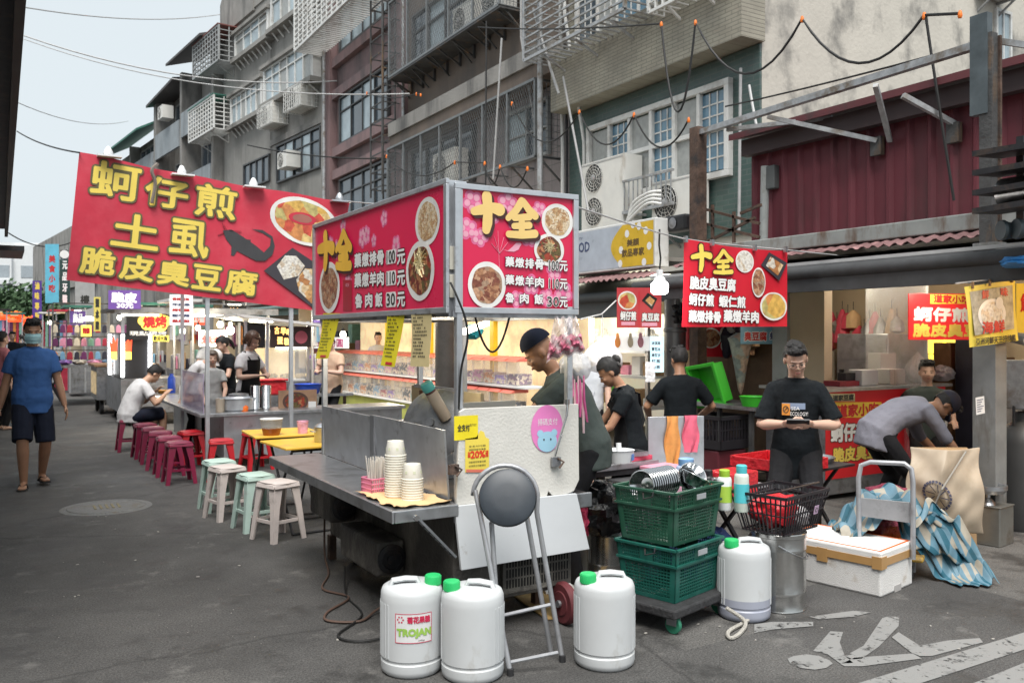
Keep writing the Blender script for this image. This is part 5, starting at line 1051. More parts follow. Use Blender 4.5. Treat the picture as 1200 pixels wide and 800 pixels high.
def cloth(name, label, cat, fn, nu, nv, mat, th=.004, sub=True):
 o0 = fn(.5, .5); m = MB(); m.sheet(fn, nu, nv, mat, 0)
 o = m.obj(name, loc=Vector(o0), world=True); uvl = o.data.uv_layers.new(name='UVMap'); w_ = nu+1
 for p in o.data.polygons:
  for li, vi in zip(p.loop_indices, p.vertices): uvl.data[li].uv = ((vi % w_)/nu, (vi//w_)/nv)
 s = o.modifiers.new('thick', 'SOLIDIFY'); s.thickness = th
 if sub: b = o.modifiers.new('smooth', 'SUBSURF'); b.levels = b.render_levels = 1
 return tag(o, label, cat)
def path(pts, t):
 t = max(0, min(.9999, t))*(len(pts)-1); i = int(t); return Vector(pts[i]).lerp(Vector(pts[i+1]), t-i)
spine = [at(978, 612, 5.75), at(1000, 588, 5.8), at(1030, 568, 5.8), at(1062, 576, 5.7), at(1090, 592, 5.62), at(1115, 614, 5.6), at(1140, 650, 5.6), at(1165, 690, 5.42)]
def tf(u, v):
 c = path(spine, u); w = .27+.16*max(0, u-.45); o = Vector((-.38*w, -.60*w, 0))*(1-2*v); dz = -abs(v-.45)*.75*w*2*(1 if u < .4 else max(.25, 1-1.2*(u-.4)))
 rip = .034*math.sin(u*27+v*7)+.026*math.sin(u*17-v*19)+.02*math.sin(v*33+u*11)+.012*math.sin(u*61+v*23)
 fb = max(0, min(1, (u-.42)/.2)); fb = fb*fb*(3-2*fb); o = o*1.15*(1-fb)+Vector((-.62*CA, .62*SA-.12, -.42))*(v-.15)*.5*fb; dz *= 1-fb
 p = c+o+Vector((.35*rip, .5*rip, dz*.8+rip)); p.z = max(.012+.008*math.sin(u*40)**2, p.z); return p
cloth('tarp', 'blue and cream checked tarpaulin sliding off the trolley onto the road', 'tarp', tf, 60, 26, plaid())
m_btarp = M('beige_tarp', (.43, .35, .26), .6, 0, .1, 3, stain=(.36, .29, .21), stsc=6)
CB = at(1106, 600, 6.15)
def bf(u, v):   # draped cover, closed front hanging from a top edge
 x = (u-.5); px = 1066+82*u+(6 if u > .9 else 0)*v-4*v*(1-u); py = 523+4*math.sin(u*3)+v*(80+22*u); d = 6.15+.18*abs(x)*2*(1-.4*v)-.07*math.sin(v*3.1)+.016*math.sin(u*9+v*4)+.007*math.sin(v*15-u*9)+.006*math.sin(u*24+v*17); return at(px+2.5*math.sin(v*9+u*3), py, d)
bt = cloth('tarp_cover', 'beige tarp with a dark round emblem tied over stacked goods', 'tarp', bf, 30, 26, m_btarp, .006)
k = MB(); k.prism([at(1072, 530, 6.36), at(1140, 530, 6.4), at(1145, 640, 6.42), at(1078, 640, 6.36)], (.25, .2, 0), m_card); tag(k.obj('carton', loc=at(1106, 640, 6.4), world=True), 'brown carton hidden under the beige tarp', 'carton')
k = MB(); mlog = M('emblem_navy', (.06, .06, .1), .6); cc = lambda a, r: bf(.385+r*math.cos(a)*.95, .60+r*math.sin(a))+Vector((-.012, -.02, 0))*1
for i in range(24):
 a, b = i*math.pi/12, (i+.8)*math.pi/12; k.poly([cc(a, .2), cc(b, .2), cc(b, .165), cc(a, .165)], mlog)
for i in range(8): a = i*math.pi/4+.2; k.poly([cc(a-.05, .15), cc(a+.05, .15), cc(a+.3, .05), cc(a+.2, .03)], mlog)
k.obj('emblem', bt, world=True); MB().tube([bf(.75, .02)+Vector((-.02, -.03, 0)), bf(.45, .5)+Vector((-.025, -.035, 0)), bf(.25, .95)+Vector((-.03, -.04, 0))], .006, M('cord_grey', (.3, .28, .25), .8), 6).obj('cord', bt, world=True)
t = thing('oil_tin', 'square oil tin by the grey pillar at the right edge', 'tin', gnd(1170, 640)+Vector((.06, .1, 0)), R(8)); m_oil = M('oil_tin', (.3, .3, .28), .4, .7, .15, 5, stain=(.18, .15, .12), stsc=5); MB().box((-.12, -.12, 0), (.13, .12, .29), m_oil).obj('body', t, bevel=.008); MB().box((-.125, -.125, .29), (.135, .125, .297), m_oil).obj('rim', t, bevel=.002)
t = thing('gas_ring', 'steel gas ring standing on the square oil tin', 'gas ring', gnd(1170, 640)+Vector((.03, .1, .298)), 0); MB().lathe([(.0, 0), (.06, 0), (.05, .02), (.02, .05), (.02, .08)], (0, 0, 0), m_steel, 20).obj('stem', t); MB().lathe([(.05, .08), (.11, .09), (.135, .12), (.135, .15), (.12, .15), (.105, .11), (.05, .1)], (0, 0, 0), m_steel, 28).obj('ring', t); MB().lathe([(0, .105), (.07, .105), (.07, .125), (0, .13)], (0, 0, 0), M('burner_dark', (.1, .1, .1), .6, .5), 20).obj('burner', t)
t = thing('side_table', 'low folding table with pale top carrying the drink bottles', 'table', (4.1, 4.45, 0), R(8)); ZT = .56
MB().box((-.32, -.3, ZT-.025), (.42, .25, ZT), m_alu).obj('tabletop', t, bevel=.004); k = MB()
for s in (-.25, .3): k.bar((s, -.25, 0), (s+.05, .2, ZT-.03), .03, .02, m_blackm); k.bar((s+.05, .2, 0), (s, -.25, ZT-.03), .03, .02, m_blackm)
k.obj('crossed_legs', t)
def bottle(label, p, r, h, body, cap, kind='bottle', band=None):
 t = thing(kind, label, 'bottle' if kind != 'tumbler' else 'tumbler', p, 0, 'drink bottles on the low table'); MB().lathe([(0, 0), (r*.9, 0), (r, .008), (r, h*.74), (r*.9, h*.8), (r*.6, h*.84)], (0, 0, 0), body, 22).obj('body', t); MB().lathe([(r*.7, h*.8), (r*.74, h*.82), (r*.74, h*.98), (r*.6, h), (0, h)], (0, 0, 0), cap, 22).obj('cap', t)
 if band: MB().lathe([(r+.0015, h*.2), (r+.0015, h*.6)], (0, 0, 0), band, 22).obj('band', t)
 return t
bz = lambda px, py, d: Vector((at(px, py, d).x, at(px, py, d).y, ZT+.001))
bottle('pale blue lavender jug bottle with blue lid behind the pink bag', bz(804, 560, 5.35), .065, .26, M('lavender', (.42, .5, .72), .35), M('blue_lid', (.22, .42, .7), .4))
bottle('slim matt black tumbler among the drink bottles', bz(830, 565, 5.2), .035, .21, m_black, m_black, 'tumbler'); bottle('white and lime detergent bottle with green nozzle', bz(849, 570, 5.05), .042, .235, m_white, M('lime', (.35, .55, .05), .4), band=M('lime_band', (.4, .6, .08), .4)); bottle('tall clear bottle with cyan cap and cyan stripe', bz(869, 573, 5.0), .042, .27, M('pale_frosted', (.62, .68, .62), .2), M('cyan', (.1, .55, .62), .35), band=M('cyan')); bottle('dark red sauce can behind the detergent bottle', bz(839, 566, 5.15), .04, .17, M('can_red', (.35, .03, .03), .4), m_steel)
crumple('plastic_bag', 'pink translucent bag with tied ears on the low table', 'bag', bz(800, 566, 5.15), (.1, .075, .085), m_pinkbag, 21, None, .12, None, 44, True)
t = thing('storage_box', 'red plastic box behind the drink bottles', 'box', bz(858, 560, 5.5), R(8)); MB().box((-.14, -.1, 0), (.14, .1, .16), m_rbag).obj('body', t, bevel=.01)
t = thing('storage_box', 'stack of clear pink-lidded containers in front of the steel panel', 'box', Vector((*at(778, 570, 6.0)[:2], .50)), R(8)); MB().box((-.13, -.1, 0), (.13, .1, .15), M('pale_pink', (.7, .5, .53), .4)).obj('body', t, bevel=.01); MB().box((-.135, -.105, .151), (.135, .105, .175), M('lid_pink', (.75, .3, .4), .4)).obj('lid', t, bevel=.004)
t = thing('equipment_stand', 'low dark stand under the pink-lidded containers', 'stand', Vector((*at(778, 570, 6.0)[:2], 0)), R(8)); MB().box((-.3, -.15, .45), (.3, .15, .498), m_dsteel).obj('top', t); [MB().box((x-.02, y-.02, 0), (x+.02, y+.02, .449), m_dsteel).obj('leg', t) for x in (-.27, .27) for y in (-.12, .12)]
t = thing('blue_sack', 'blue cloth sack slumped behind the liquid canister', 'sack', (0, 0, 0)) if False else None
crumple('cloth_bag', 'dark blue bag slumped on the ground between canister and crates', 'bag', gnd(872, 690)+Vector((.05, .3, 0)), (.16, .14, .15), M('navy_cloth', (.03, .06, .2), .7), 33)
t = thing('storage_box', 'blue plastic bin on the ground behind the crates', 'box', (3.75, 4.25, 0), R(12)); MB().box((-.18, -.12, 0), (.16, .12, .28), M('bin_navy', (.03, .07, .16), .5)).obj('body', t, bevel=.02)
t = thing('folding_table', 'black crossed-leg table under the red trays', 'table', (5.3, 4.65, 0), R(8), None); k = MB()
for s in (-.3, .3): k.bar((s, -.2, 0), (s+.02, .2, .56), .03, .02, m_blackm); k.bar((s, .2, 0), (s+.02, -.2, .56), .03, .02, m_blackm)
k.obj('crossed_legs', t); MB().box((-.38, -.28, .56), (.42, .26, .578), m_blackm).obj('tabletop', t)
t = thing('tray', 'shallow red plastic tray on the crossed-leg table', 'tray', (5.22, 4.62, .579), R(8)); k = MB(); k.prism([(-.36, -.26, .012), (.1, -.26, .012), (.1, .26, .012), (-.36, .26, .012)], (0, 0, -.01), m_rbag)
for a, b in (((-.37, -.27), (.11, -.255)), ((-.37, .255), (.11, .27)), ((-.37, -.254), (-.355, .254)), ((.095, -.254), (.11, .254))): k.box((*a, .002), (*b, .085), m_rbag)
k.obj('tray_body', t, bevel=.004); t = thing('tray', 'silver tray lying beside the red one on the crossed-leg table', 'tray', (5.55, 4.7, .579), R(8)); MB().lathe([(0, .004), (.17, .004), (.19, .04), (.195, .04), (.175, 0), (0, 0)], (0, 0, 0), m_steel, 24).obj('tray_body', t)
PN = at(792, 590, 6.35); PN.z = 0; t = thing('wind_screen', 'upright dull steel wind panel with two cloths over its top', 'panel', PN, R(-18)); MB().box((-.22, -.01, .42), (.22, .01, .985), m_alu).obj('sheet', t, bevel=.003); MB().box((-.2, -.012, 0), (-.17, .012, .419), m_dsteel).obj('leg', t); MB().box((.17, -.012, 0), (.2, .012, .419), m_dsteel).obj('leg', t)
def towel(label, x0, x1, z0, mat):
 def f(u, v):
  x = x0+(x1-x0)*u+.012*math.sin(v*8+u*3)
  if v < .1: return Vector((x, .03*(1-v/.1*1)+.0, .992-.06*(.1-v)/.1))
  y = -.018-.012*math.sin(u*9+v*5)*min(1, v*2); return Vector((x, y, .995-(v-.1)/.9*(.995-z0)))
 b = MB(); b.sheet(lambda u, v: Matrix.Translation(PN) @ Matrix.Rotation(R(-18), 4, 'Z') @ f(u, v), 8, 16, mat, .004); tag(b.obj('towel', loc=PN+Vector((0, 0, .9)), world=True), label, 'towel')
towel('orange cloth hanging over the steel panel', -.09, .02, .63, M('cloth_orange', (.72, .32, .09), .9, 0, .12, 20)); towel('pink cloth hanging over the steel panel', .05, .17, .72, M('cloth_pink', (.75, .14, .22), .9, 0, .12, 20))
t = thing('prep_table', 'grey steel prep table with trays where the woman in black works', 'table', (3.62, 5.0, 0), R(4)); ZP = .70
MB().box((-.5, -.3, ZP-.04), (.38, .3, ZP), m_steeld).obj('tabletop', t, bevel=.004); [MB().box((x-.022, y-.022, 0), (x+.022, y+.022, ZP-.041), m_dsteel).obj('leg', t) for x, y in ((-.28, -.27), (.33, -.27), (-.45, .27), (.33, .27))]; MB().box((-.48, -.28, .28), (.36, .28, .3), m_dsteel).obj('lower_shelf', t)
for i, (x, y, z, w_, d_, rz, m_, lab) in enumerate(((-.05, -.12, ZP+.001, .5, .3, 5, m_steel, 'wide steel tray at the bottom of the tray pile on the prep table'), (.1, -.12, ZP+.034, .42, .28, -6, m_steel, 'steel tray on top of the tray pile on the prep table'), (.2, -.2, ZP-.0, .3, .14, 8, M('tray_pinkred', (.65, .08, .14), .4), 'pinkish red tray sticking out on the prep table edge'))):
 p = Matrix.Translation((3.62, 5.0, 0)) @ Matrix.Rotation(R(4), 4, 'Z') @ Vector((x, y, z+.001)); t2 = thing('tray', lab, 'tray', p, R(rz)); k = MB(); k.box((-w_/2, -d_/2, 0), (w_/2, d_/2, .006), m_)
 for a, b in (((-w_/2, -d_/2), (w_/2, -d_/2+.006)), ((-w_/2, d_/2-.006), (w_/2, d_/2)), ((-w_/2, -d_/2+.0061), (-w_/2+.006, d_/2-.0061)), ((w_/2-.006, -d_/2+.0061), (w_/2, d_/2-.0061))): k.box((*a, .0061), (*b, .03), m_)
 k.obj('tray_body', t2)
p = at(726, 522, 5.55); t = thing('caddy', 'white plastic tub with blue print on the trays', 'tub', Vector((p.x, p.y, ZP+.068)), 0); MB().lathe([(0, 0), (.08, 0), (.095, .075), (.1, .078), (.09, .075), (.078, .006), (0, .005)], (0, 0, 0), m_white, 24).obj('tub_body', t); MB().cbox((.05, -.075, .035), (.04, .006, .04), M('print_blue', (.12, .25, .6), .5), (0, 0, R(35))).obj('print', t); MB().tube([(0, 0, .01), (.0, .01, .12)], .018, m_white, 10).obj('spoon_handle', t)
t = thing('bin', 'dark grey lidded bin with wire handle beside the prep table', 'bin', at(755, 590, 5.9)*1, R(6)); t.location.z = 0; MB().box((-.2, -.16, 0), (.22, .16, .56), M('bin_grey', (.09, .09, .095), .6)).obj('body', t, bevel=.02); MB().box((-.21, -.17, .561), (.23, .17, .60), M('bin_lid', (.06, .06, .063), .55)).obj('lid', t, bevel=.01); MB().tube([(-.1, -.175, .585), (-.09, -.2, .555), (.02, -.2, .555), (.03, -.175, .585)], .006, m_steel, 6).obj('handle', t)
p = at(712, 580, 5.55); p.z = .302; crumple('rubbish_bag', 'black rubbish bag on the lower shelf of the prep table', 'bag', p, (.17, .14, .17), M('bag_black', (.008, .008, .009), .3, bump=.5, bsc=20), 40); p = at(676, 580, 5.5); p.z = .302; crumple('plastic_bag', 'red and clear plastic bag hanging left of the black rubbish bag', 'bag', p, (.1, .1, .13), M('bag_redclear', (.6, .06, .13), .3, 0, .5, 6, bump=.5, bsc=20), 41)
p = at(700, 660, 5.8); p.z = 0; t = thing('bucket', 'grimy white paint bucket behind the saucepan drum', 'bucket', p, 0); MB().lathe([(0, 0), (.12, 0), (.14, .3), (.145, .31), (.13, .3), (0, .02)], (0, 0, 0), m_wpaint, 24).obj('body', t)
p = at(676, 510, 5.95); t = pot('stock_pot', 'big round steel stock pot the woman in black stirs', 'pot', Vector((p.x, p.y, .70)), .2, .22, m_chrome, False)
p = at(690, 520, 6.1); t = thing('gas_stove', 'dark gas stove carrying the steel stock pot', 'stove', Vector((p.x-.05, p.y, 0)), 0); MB().box((-.4, -.25, .62), (.35, .3, .695), m_blackm).obj('top', t); [MB().box((x-.02, y-.02, 0), (x+.02, y+.02, .619), m_dsteel).obj('leg', t) for x in (-.36, .31) for y in (-.2, .25)]
def pouch(label, c, quad, d, mat, fill, bul=.06):
 t = thing('plastic_bag', label, 'bag', at(c[0], c[1], d)); tl, tr_, br, bl = quad
 def mkp(q, bulge, m, nm):
  k = MB(); Q = [at(*p_, d) for p_ in q]; nrm = Vector((-SA, -CA, 0))
  for s_ in (1, -1): k.sheet(lambda u, v: Q[0].lerp(Q[1], u).lerp(Q[3].lerp(Q[2], u), v)+nrm*s_*bulge*(math.sin(math.pi*u)*math.sin(math.pi*min(1, v*.9+.1)))**.6+Vector((0, 0, .008*math.sin(u*21+v*5)))+nrm*(.01*math.sin(u*17-v*11)+.007*math.sin(u*31+v*23)), 20, 16, m)
  k.obj(nm, t, world=True)
 mkp(quad, bul, mat, 'film'); f = lambda a_, b_, k_: (a_[0]+(b_[0]-a_[0])*k_, a_[1]+(b_[1]-a_[1])*k_)
 if fill: mkp([f(tl, bl, .42), f(tr_, br, .5), f(tr_, br, .95), f(tl, bl, .95)], bul*.8, fill, 'contents')
 return t
pouch('clear plastic bag with pink sachets at its bottom hanging at the cart post', (662, 425), ((650, 372), (676, 372), (686, 412), (640, 424)), 4.55, M('bag_clear_pink', (.85, .78, .78), .25, 0, .15, 8, alpha=.4, bump=.3, bsc=18), M('sachets_pink', (.75, .16, .26), .5, 0, .6, 22, bump=.5, stain=(.85, .6, .6), stsc=14))
for i, (px, py, d, r, m_, lab) in enumerate(((674, 428, 5.3, (.1, .1, .1), m_bag, 'clear bulging plastic bag hanging right of the cart post'), (706, 418, 7.6, (.2, .17, .14), m_bag, 'big white crumpled plastic bag hanging in front of the bright shop'))):
 p = at(px, py, d); p.z -= r[2]; o = crumple('plastic_bag', lab, 'bag', p, r, m_, 50+i, n=44, hang=True)
 cable('hanging_string', ('thin string holding the clear bulging bag', 'thin string holding the white crumpled bag')[i], [p+Vector((0, 0, r[2]*1.9)), p+Vector((0, 0, r[2]*1.9+.25))], .003, m_wireg, 'string')
k = MB()
for i in range(7):
 x = 671+i*2.2; p = at(x, 440+(i % 3)*4, 5.0+.02*(i % 2)); L_ = .22+.1*((i*7) % 4)/4; k.tube([p, p+Vector((.004*(i % 3), 0, -L_*.5)), p+Vector((.012*(i-4), 0, -L_))], [.006, .014, .011], [M('strip_pink', (.75, .16, .4), .5), M('strip_pale', (.8, .62, .68), .5)][i % 2], 6, flat=.35)
tag(k.obj('bag_strips', loc=at(680, 440, 5.0), world=True), 'bundle of pink and white bag strips hanging at the cart post', 'bag bundle')
TEXC = bpy.data.textures.new('folds', 'CLOUDS'); TEXC.noise_scale = .11; TEXC.noise_depth = 3
TEXH = bpy.data.textures.new('hair_locks', 'CLOUDS'); TEXH.noise_scale = .018; TEXH.noise_depth = 3
def solidify(mb, name, parent, vox, smooth=4, disp=0, tex=None, mat=None):
 """closed shapes merged into one skin, smoothed, optionally creased"""
 o = mb.obj(name, parent)
 r = o.modifiers.new('r', 'REMESH'); r.mode = 'VOXEL'; r.voxel_size = vox; r.use_smooth_shade = True
 s = o.modifiers.new('s', 'SMOOTH'); s.iterations = smooth; s.factor = .5
 if disp: d = o.modifiers.new('d', 'DISPLACE'); d.texture = tex or TEXC; d.strength = disp; d.mid_level = .5; d.texture_coords = 'LOCAL'
 bpy.context.view_layer.update()
 ev = o.evaluated_get(bpy.context.evaluated_depsgraph_get()); me = bpy.data.meshes.new_from_object(ev); me.name = name
 o.modifiers.clear(); o.data = me; me.materials.clear(); me.materials.append(mat)
 me.polygons.foreach_set('use_smooth', [True]*len(me.polygons)); return o
def ik(a, b, l1, l2, pole):
 a, b = Vector(a), Vector(b); d = b-a; L = min(d.length, (l1+l2)*.999); d = d.normalized(); x = (l1*l1-l2*l2+L*L)/(2*L); h = math.sqrt(max(0, l1*l1-x*x)); p = Vector(pole); p = (p-d*p.dot(d)).normalized()
 return a+d*x+p*h, a+d*L
def loft(mb, rings, mat, n=18):
 """rings: (centre, rx, ry, up tilt matrix)"""
 vs = []
 for c, rx, ry, m in rings:
  for j in range(n): a = 2*math.pi*j/n; e = lambda q: math.copysign(abs(q)**.85, q); vs.append(Vector(c)+m @ Vector((rx*e(math.cos(a)), ry*e(math.sin(a)), 0)))
 fs = [(i*n+j, i*n+(j+1) % n, (i+1)*n+(j+1) % n, (i+1)*n+j) for i in range(len(rings)-1) for j in range(n)]+[tuple(range(n-1, -1, -1)), tuple(range((len(rings)-1)*n, len(rings)*n))]
 mb.add(vs, fs, mat, True)
def limb(mb, pts, rs, mat, k=3, n=12):
 P_, R_ = [], []
 for i in range(len(pts)-1):
  for j in range(k): t = j/k; P_.append(Vector(pts[i]).lerp(Vector(pts[i+1]), t)); R_.append(rs[i]+(rs[i+1]-rs[i])*t)
 mb.tube(P_+[Vector(pts[-1])], R_+[rs[-1]], mat, n)
m_skin = M('skin', (.50, .30, .2), .5, 0, .07, 9, sss=.06); m_skin2 = M('skin_tan', (.36, .19, .115), .5, 0, .09, 9, sss=.06); m_skin3 = M('skin_fair', (.58, .37, .28), .5, 0, .06, 9, sss=.06)
m_hair = M('hair_black', (.012, .011, .011), .7, 0, .3, 40); m_hairb = M('hair_brown', (.07, .035, .02), .45, 0, .3, 40)
m_eyew = M('eye_white', (.42, .38, .35), .4); m_lip = M('lips', (.36, .14, .11), .5)
def hand(b, w, d, nrm, side, curl, skin, s=1.0):
 """palm and five fingers from wrist w along d, palm facing nrm"""
 d = Vector(d).normalized(); nrm = Vector(nrm); nrm = (nrm-d*nrm.dot(d)).normalized(); x = d.cross(nrm)*side
 rot = Matrix((x, d, nrm)).transposed()
 b.ell(w+d*.045*s, (.042*s, .055*s, .018*s), skin, 12, rot)
 for i, (o_, L) in enumerate(((-.029, .066), (-.0095, .076), (.0105, .071), (.029, .055))):
  p = w+d*.085*s+x*o_*s; c1 = curl*.9; d1 = d*math.cos(c1)+nrm*math.sin(c1); c2 = curl*2.0; d2 = d*math.cos(c2)+nrm*math.sin(c2)
  q = p+d1*L*.5*s; b.tube([w+d*.05*s+x*o_*.8*s, p, q, q+d2*L*.5*s], [.011*s, .0105*s, .0095*s, .0075*s], skin, 8)
 tb = w+d*.02*s-x*.03*s; t1 = tb+(d*.6-x*.7+nrm*.25).normalized()*.042*s; b.tube([tb+x*.01, tb, t1, t1+(d*.9-x*.25+nrm*(.3+curl*.4)).normalized()*.032*s], [.013*s, .0135*s, .011*s, .008*s], skin, 8)
def person(label, loc, rz, h=1.7, pose=None, skin=None, shirt=None, pants=None, hair=None, vox=.009, group=None, sleeve=.55, pantl='long', fem=False, shoes=None, fat=1.0, cap=None, glasses=False, apron=None, brim=True, mask=False, mouth=True, legs=True):
 p = dict(hip=.93, lean=0, bend=0, twist=0, head=(0, 0), hands=((-.27, .02, .80), (.27, .02, .80)), feet=((-.1, 0), (.1, 0)), curl=(.35, .35), elbow=(0, -1, 0), palm=None, hx=0)
 p.update(pose or {}); skin = skin or m_skin; s = h/1.7
 t = thing('person', label, 'person', loc, rz, group); t.scale = (s, s, s)
 hz = p['hip']; LN = lambda a: Matrix.Rotation(-a, 3, 'X')
 pel = Vector((0, p['hx'], hz)); S = []
 a0, a1 = R(p['lean'])*.75, R(p['lean']+p['bend'])
 q = pel.copy(); S.append((q-LN(a0*.5) @ Vector((0, 0, .09)), a0*.5))
 for i, L in enumerate((.0, .1, .1, .1, .1, .085)):
  a = a0+(a1-a0)*i/5; q = q+LN(a) @ Vector((0, 0, L)); S.append((q.copy(), a))
 tw = R(p['twist']); rotm = lambda i: LN(S[i][1]) @ Matrix.Rotation(tw*i/6, 3, 'Z')
 W = [(.155, .115), (.165, .125), (.15, .112), (.145, .108), (.158, .115), (.168, .112), (.13, .085)]
 if fem: W = [(a*.97, c*.97) if i < 2 else (a*.88, c*.93) for i, (a, c) in enumerate(W)]
 W = [(a*fat if i < 5 else a, c*fat if i < 5 else c) for i, (a, c) in enumerate(W)]
 neck = S[6][0]; nm = LN(S[6][1]); sw = p.get('sw', .168 if not fem else .148)
 sh = [S[5][0]+rotm(5) @ Vector((k*sw, -.005, .018)) for k in (-1, 1)]; hipj = [pel+Vector((k*.085, 0, -.03)) for k in (-1, 1)]
 b = MB(); loft(b, [(S[i][0], W[i][0]*(.93 if i < 6 else .78), W[i][1]*(.93 if i < 6 else .85), rotm(i)) for i in range(7)]+[(neck+nm @ Vector((0, 0, .025)), .07, .06, nm)], skin)
 ha = S[6][1]+R(p['head'][0]); hm = LN(ha*1.0) @ Matrix.Rotation(R(p['head'][1]), 3, 'Z'); hb = neck+LN((S[6][1]+ha)*.5) @ Vector((0, .014, .08))
 b.tube([neck-nm @ Vector((0, 0, .03)), neck+nm @ Vector((0, .004, .03)), hb+hm @ Vector((0, .0, .045))], [.062 if not fem else .054, .056 if not fem else .048, .052], skin, 14)
 H = lambda x, y, z: hb+hm @ Vector((x, y, z))
 b.ell(H(0, -.008, .132), (.077, .096, .1), skin, 18, hm); b.ell(H(0, .026, .068), (.066, .072, .075), skin, 16, hm); b.ell(H(0, .062, .014), (.03, .026, .02), skin, 12, hm)
 b.tube([H(0, .086, .108), H(0, .104, .078), H(0, .106, .069)], [.0085, .012, .0135], skin, 8); b.ell(H(0, .082, .122), (.05, .014, .008), skin, 10, hm)
 for k in (-1, 1): b.ell(H(k*.079, -.008, .09), (.01, .02, .032), skin, 10, hm); b.ell(H(k*.036, .076, .074), (.022, .018, .02), skin, 10, hm); b.ell(H(k*.013, .098, .066), (.009, .009, .007), skin, 8, hm)
 b.ell(H(0, .094, .038), (.022, .010, .007), skin, 10, hm)
 el, wr = [], []
 pol = p['elbow'] if isinstance(p['elbow'][0], (tuple, list)) else [(-abs(p['elbow'][0]) if p['elbow'][0] else -.25, p['elbow'][1], p['elbow'][2]), (abs(p['elbow'][0]) if p['elbow'][0] else .25, p['elbow'][1], p['elbow'][2])]
 ar = .9 if fem else 1.0
 for k in (0, 1):
  e, w_ = ik(sh[k], p['hands'][k], .285, .25, pol[k]); el.append(e); wr.append(w_)
  limb(b, [sh[k], sh[k].lerp(e, .5), e, e.lerp(w_, .35), w_], [.055*ar, .046*ar, .040*ar, .040*ar, .026*ar], skin)
  d = (w_-e).normalized(); nrm = p['palm'][k] if p['palm'] else (Vector((1 if k == 0 else -1, 0, 0)) if abs(d.z) > .7 else Vector((0, 0, -1))); side = 1 if k == 0 else -1
  nv = Vector(nrm); hand(b, w_, d, nv, (1 if (d.cross(nv)).dot(Vector((1, 0, 0)) if abs(d.x) < .8 else Vector((0, 1, 0))) > 0 else -1)*(-1 if k == 0 else 1) if not p.get('flip') else side, p['curl'][k], skin)
 kn, an = [], []
 if legs:
  for k in (0, 1):
   f = p['feet'][k]; ankle = Vector((f[0], f[1], (f[2] if len(f) > 2 else 0)+.085)); e, w_ = ik(hipj[k], ankle, .43, .425, p.get('knee', ((-.12, 1, .1), (.12, 1, .1)))[k]); kn.append(e); an.append(w_)
   limb(b, [hipj[k], hipj[k].lerp(e, .5), e, e.lerp(w_, .3), w_], [.088, .075, .056, .058, .037], skin); ft = Vector((.18 if k else -.18, 1, 0)).normalized(); z0 = w_-Vector((0, 0, .062))
   b.tube([w_, w_-Vector((0, 0, .03)), z0-ft*.045], [.037, .036, .032], skin, 10); b.tube([z0-ft*.05, z0+ft*.03+Vector((0, 0, .012)), z0+ft*.12, z0+ft*.17], [.03, .036, (.042, .02), (.034, .012)], skin, 12, upv=(0, 0, 1))
 solidify(b, 'body', t, vox, 3, mat=skin)
 for k in (-1, 1):
  b = MB(); b.ell(H(k*.031, .0865, .099), (.0125, .0055, .004), m_eyew, 10, hm); b.ell(H(k*.031, .091, .0985), (.0068, .003, .0042), M('eye_dark', (.012, .008, .006), .2), 8, hm); b.obj('eye', t)
  b = MB(); b.tube([H(k*.015, .097, .117), H(k*.032, .095, .122), H(k*.05, .083, .117)], [.003, .0042, .002], m_hair, 6, flat=.6); b.obj('eyebrow', t)
 if mouth and not mask: b = MB(); b.ell(H(0, .101, .041), (.022, .007, .0035), m_lip, 10, hm); b.ell(H(0, .1, .034), (.017, .008, .004), m_lip, 10, hm); b.obj('mouth', t)
 if mask:
  mm = M('surgical_mask', (.38, .62, .66), .7, 0, .05, 30); b = MB()
  b.sheet(lambda u, v: H((u-.5)*.155*(1-.25*abs(v-.45)), .124-.30*abs(u-.5)**1.7*.62-.02*abs(v-.4)-.01*math.sin(v*18)*.3, .092-.1*v), 14, 10, mm, .002)
  for k in (-1, 1): b.tube([H(k*.066, .072, .08), H(k*.084, .0, .1), H(k*.085, -.025, .09), H(k*.066, .07, .02)], .0018, m_white, 5)
  b.obj('face_mask', t)
 if glasses:
  b = MB(); mg = M('glasses_frame', (.05, .045, .04), .4, .3)
  for k in (-1, 1): b.tube([H(k*.033+.024*math.cos(a*.524), .108-.006*abs(math.cos(a*.524)), .096+.018*math.sin(a*.524)) for a in range(12)], .0018, mg, 6, closed=True); b.tube([H(k*.057, .1, .1), H(k*.082, .0, .103)], .0016, mg, 5)
  b.tube([H(-.01, .109, .1), H(.01, .109, .1)], .0016, mg, 5); b.obj('glasses', t)
 if hair:
  hmat, st = hair; b = MB(); c = Vector((0, -.012, .137))
  def keep(v):
   v = hm.transposed() @ v
   if v.y > .035 and v.z < .035 - .0: return False
   if v.y > -.005 and v.z < -.02 and st != 'bob': return False
   return v.z > (-.075 if st == 'short' else -.09)
  ctr = H(*c); rad = (.0865, .104, .108) if st != 'bob' else (.096, .108, .112)
  for v in (.82,): b.ell(ctr, rad, hmat, 30, hm, keep)
  b2 = MB(); b2.v = [ctr+(v-ctr)*.86 for v in b.v]; b.v += b2.v; k = len(b2.v); b.f += [tuple(k+i for i in f[::-1]) for f in b.f[:len(b.f)]]; b.m = b.m*2; b.sm = b.sm*2
  if st == 'short':                                       # thicker uneven top
   q = random.Random(int(h*1000)); [b.ell(H(q.uniform(-.05, .05), q.uniform(-.06, .07), .222+q.uniform(-.012, .01)), (.03, .035, .02), hmat, 8, hm) for _ in range(12)]
   [b.ell(H(x, .083-.3*x*x, .205), (.022, .02, .022), hmat, 8, hm) for x in (-.05, -.025, 0, .025, .05)]
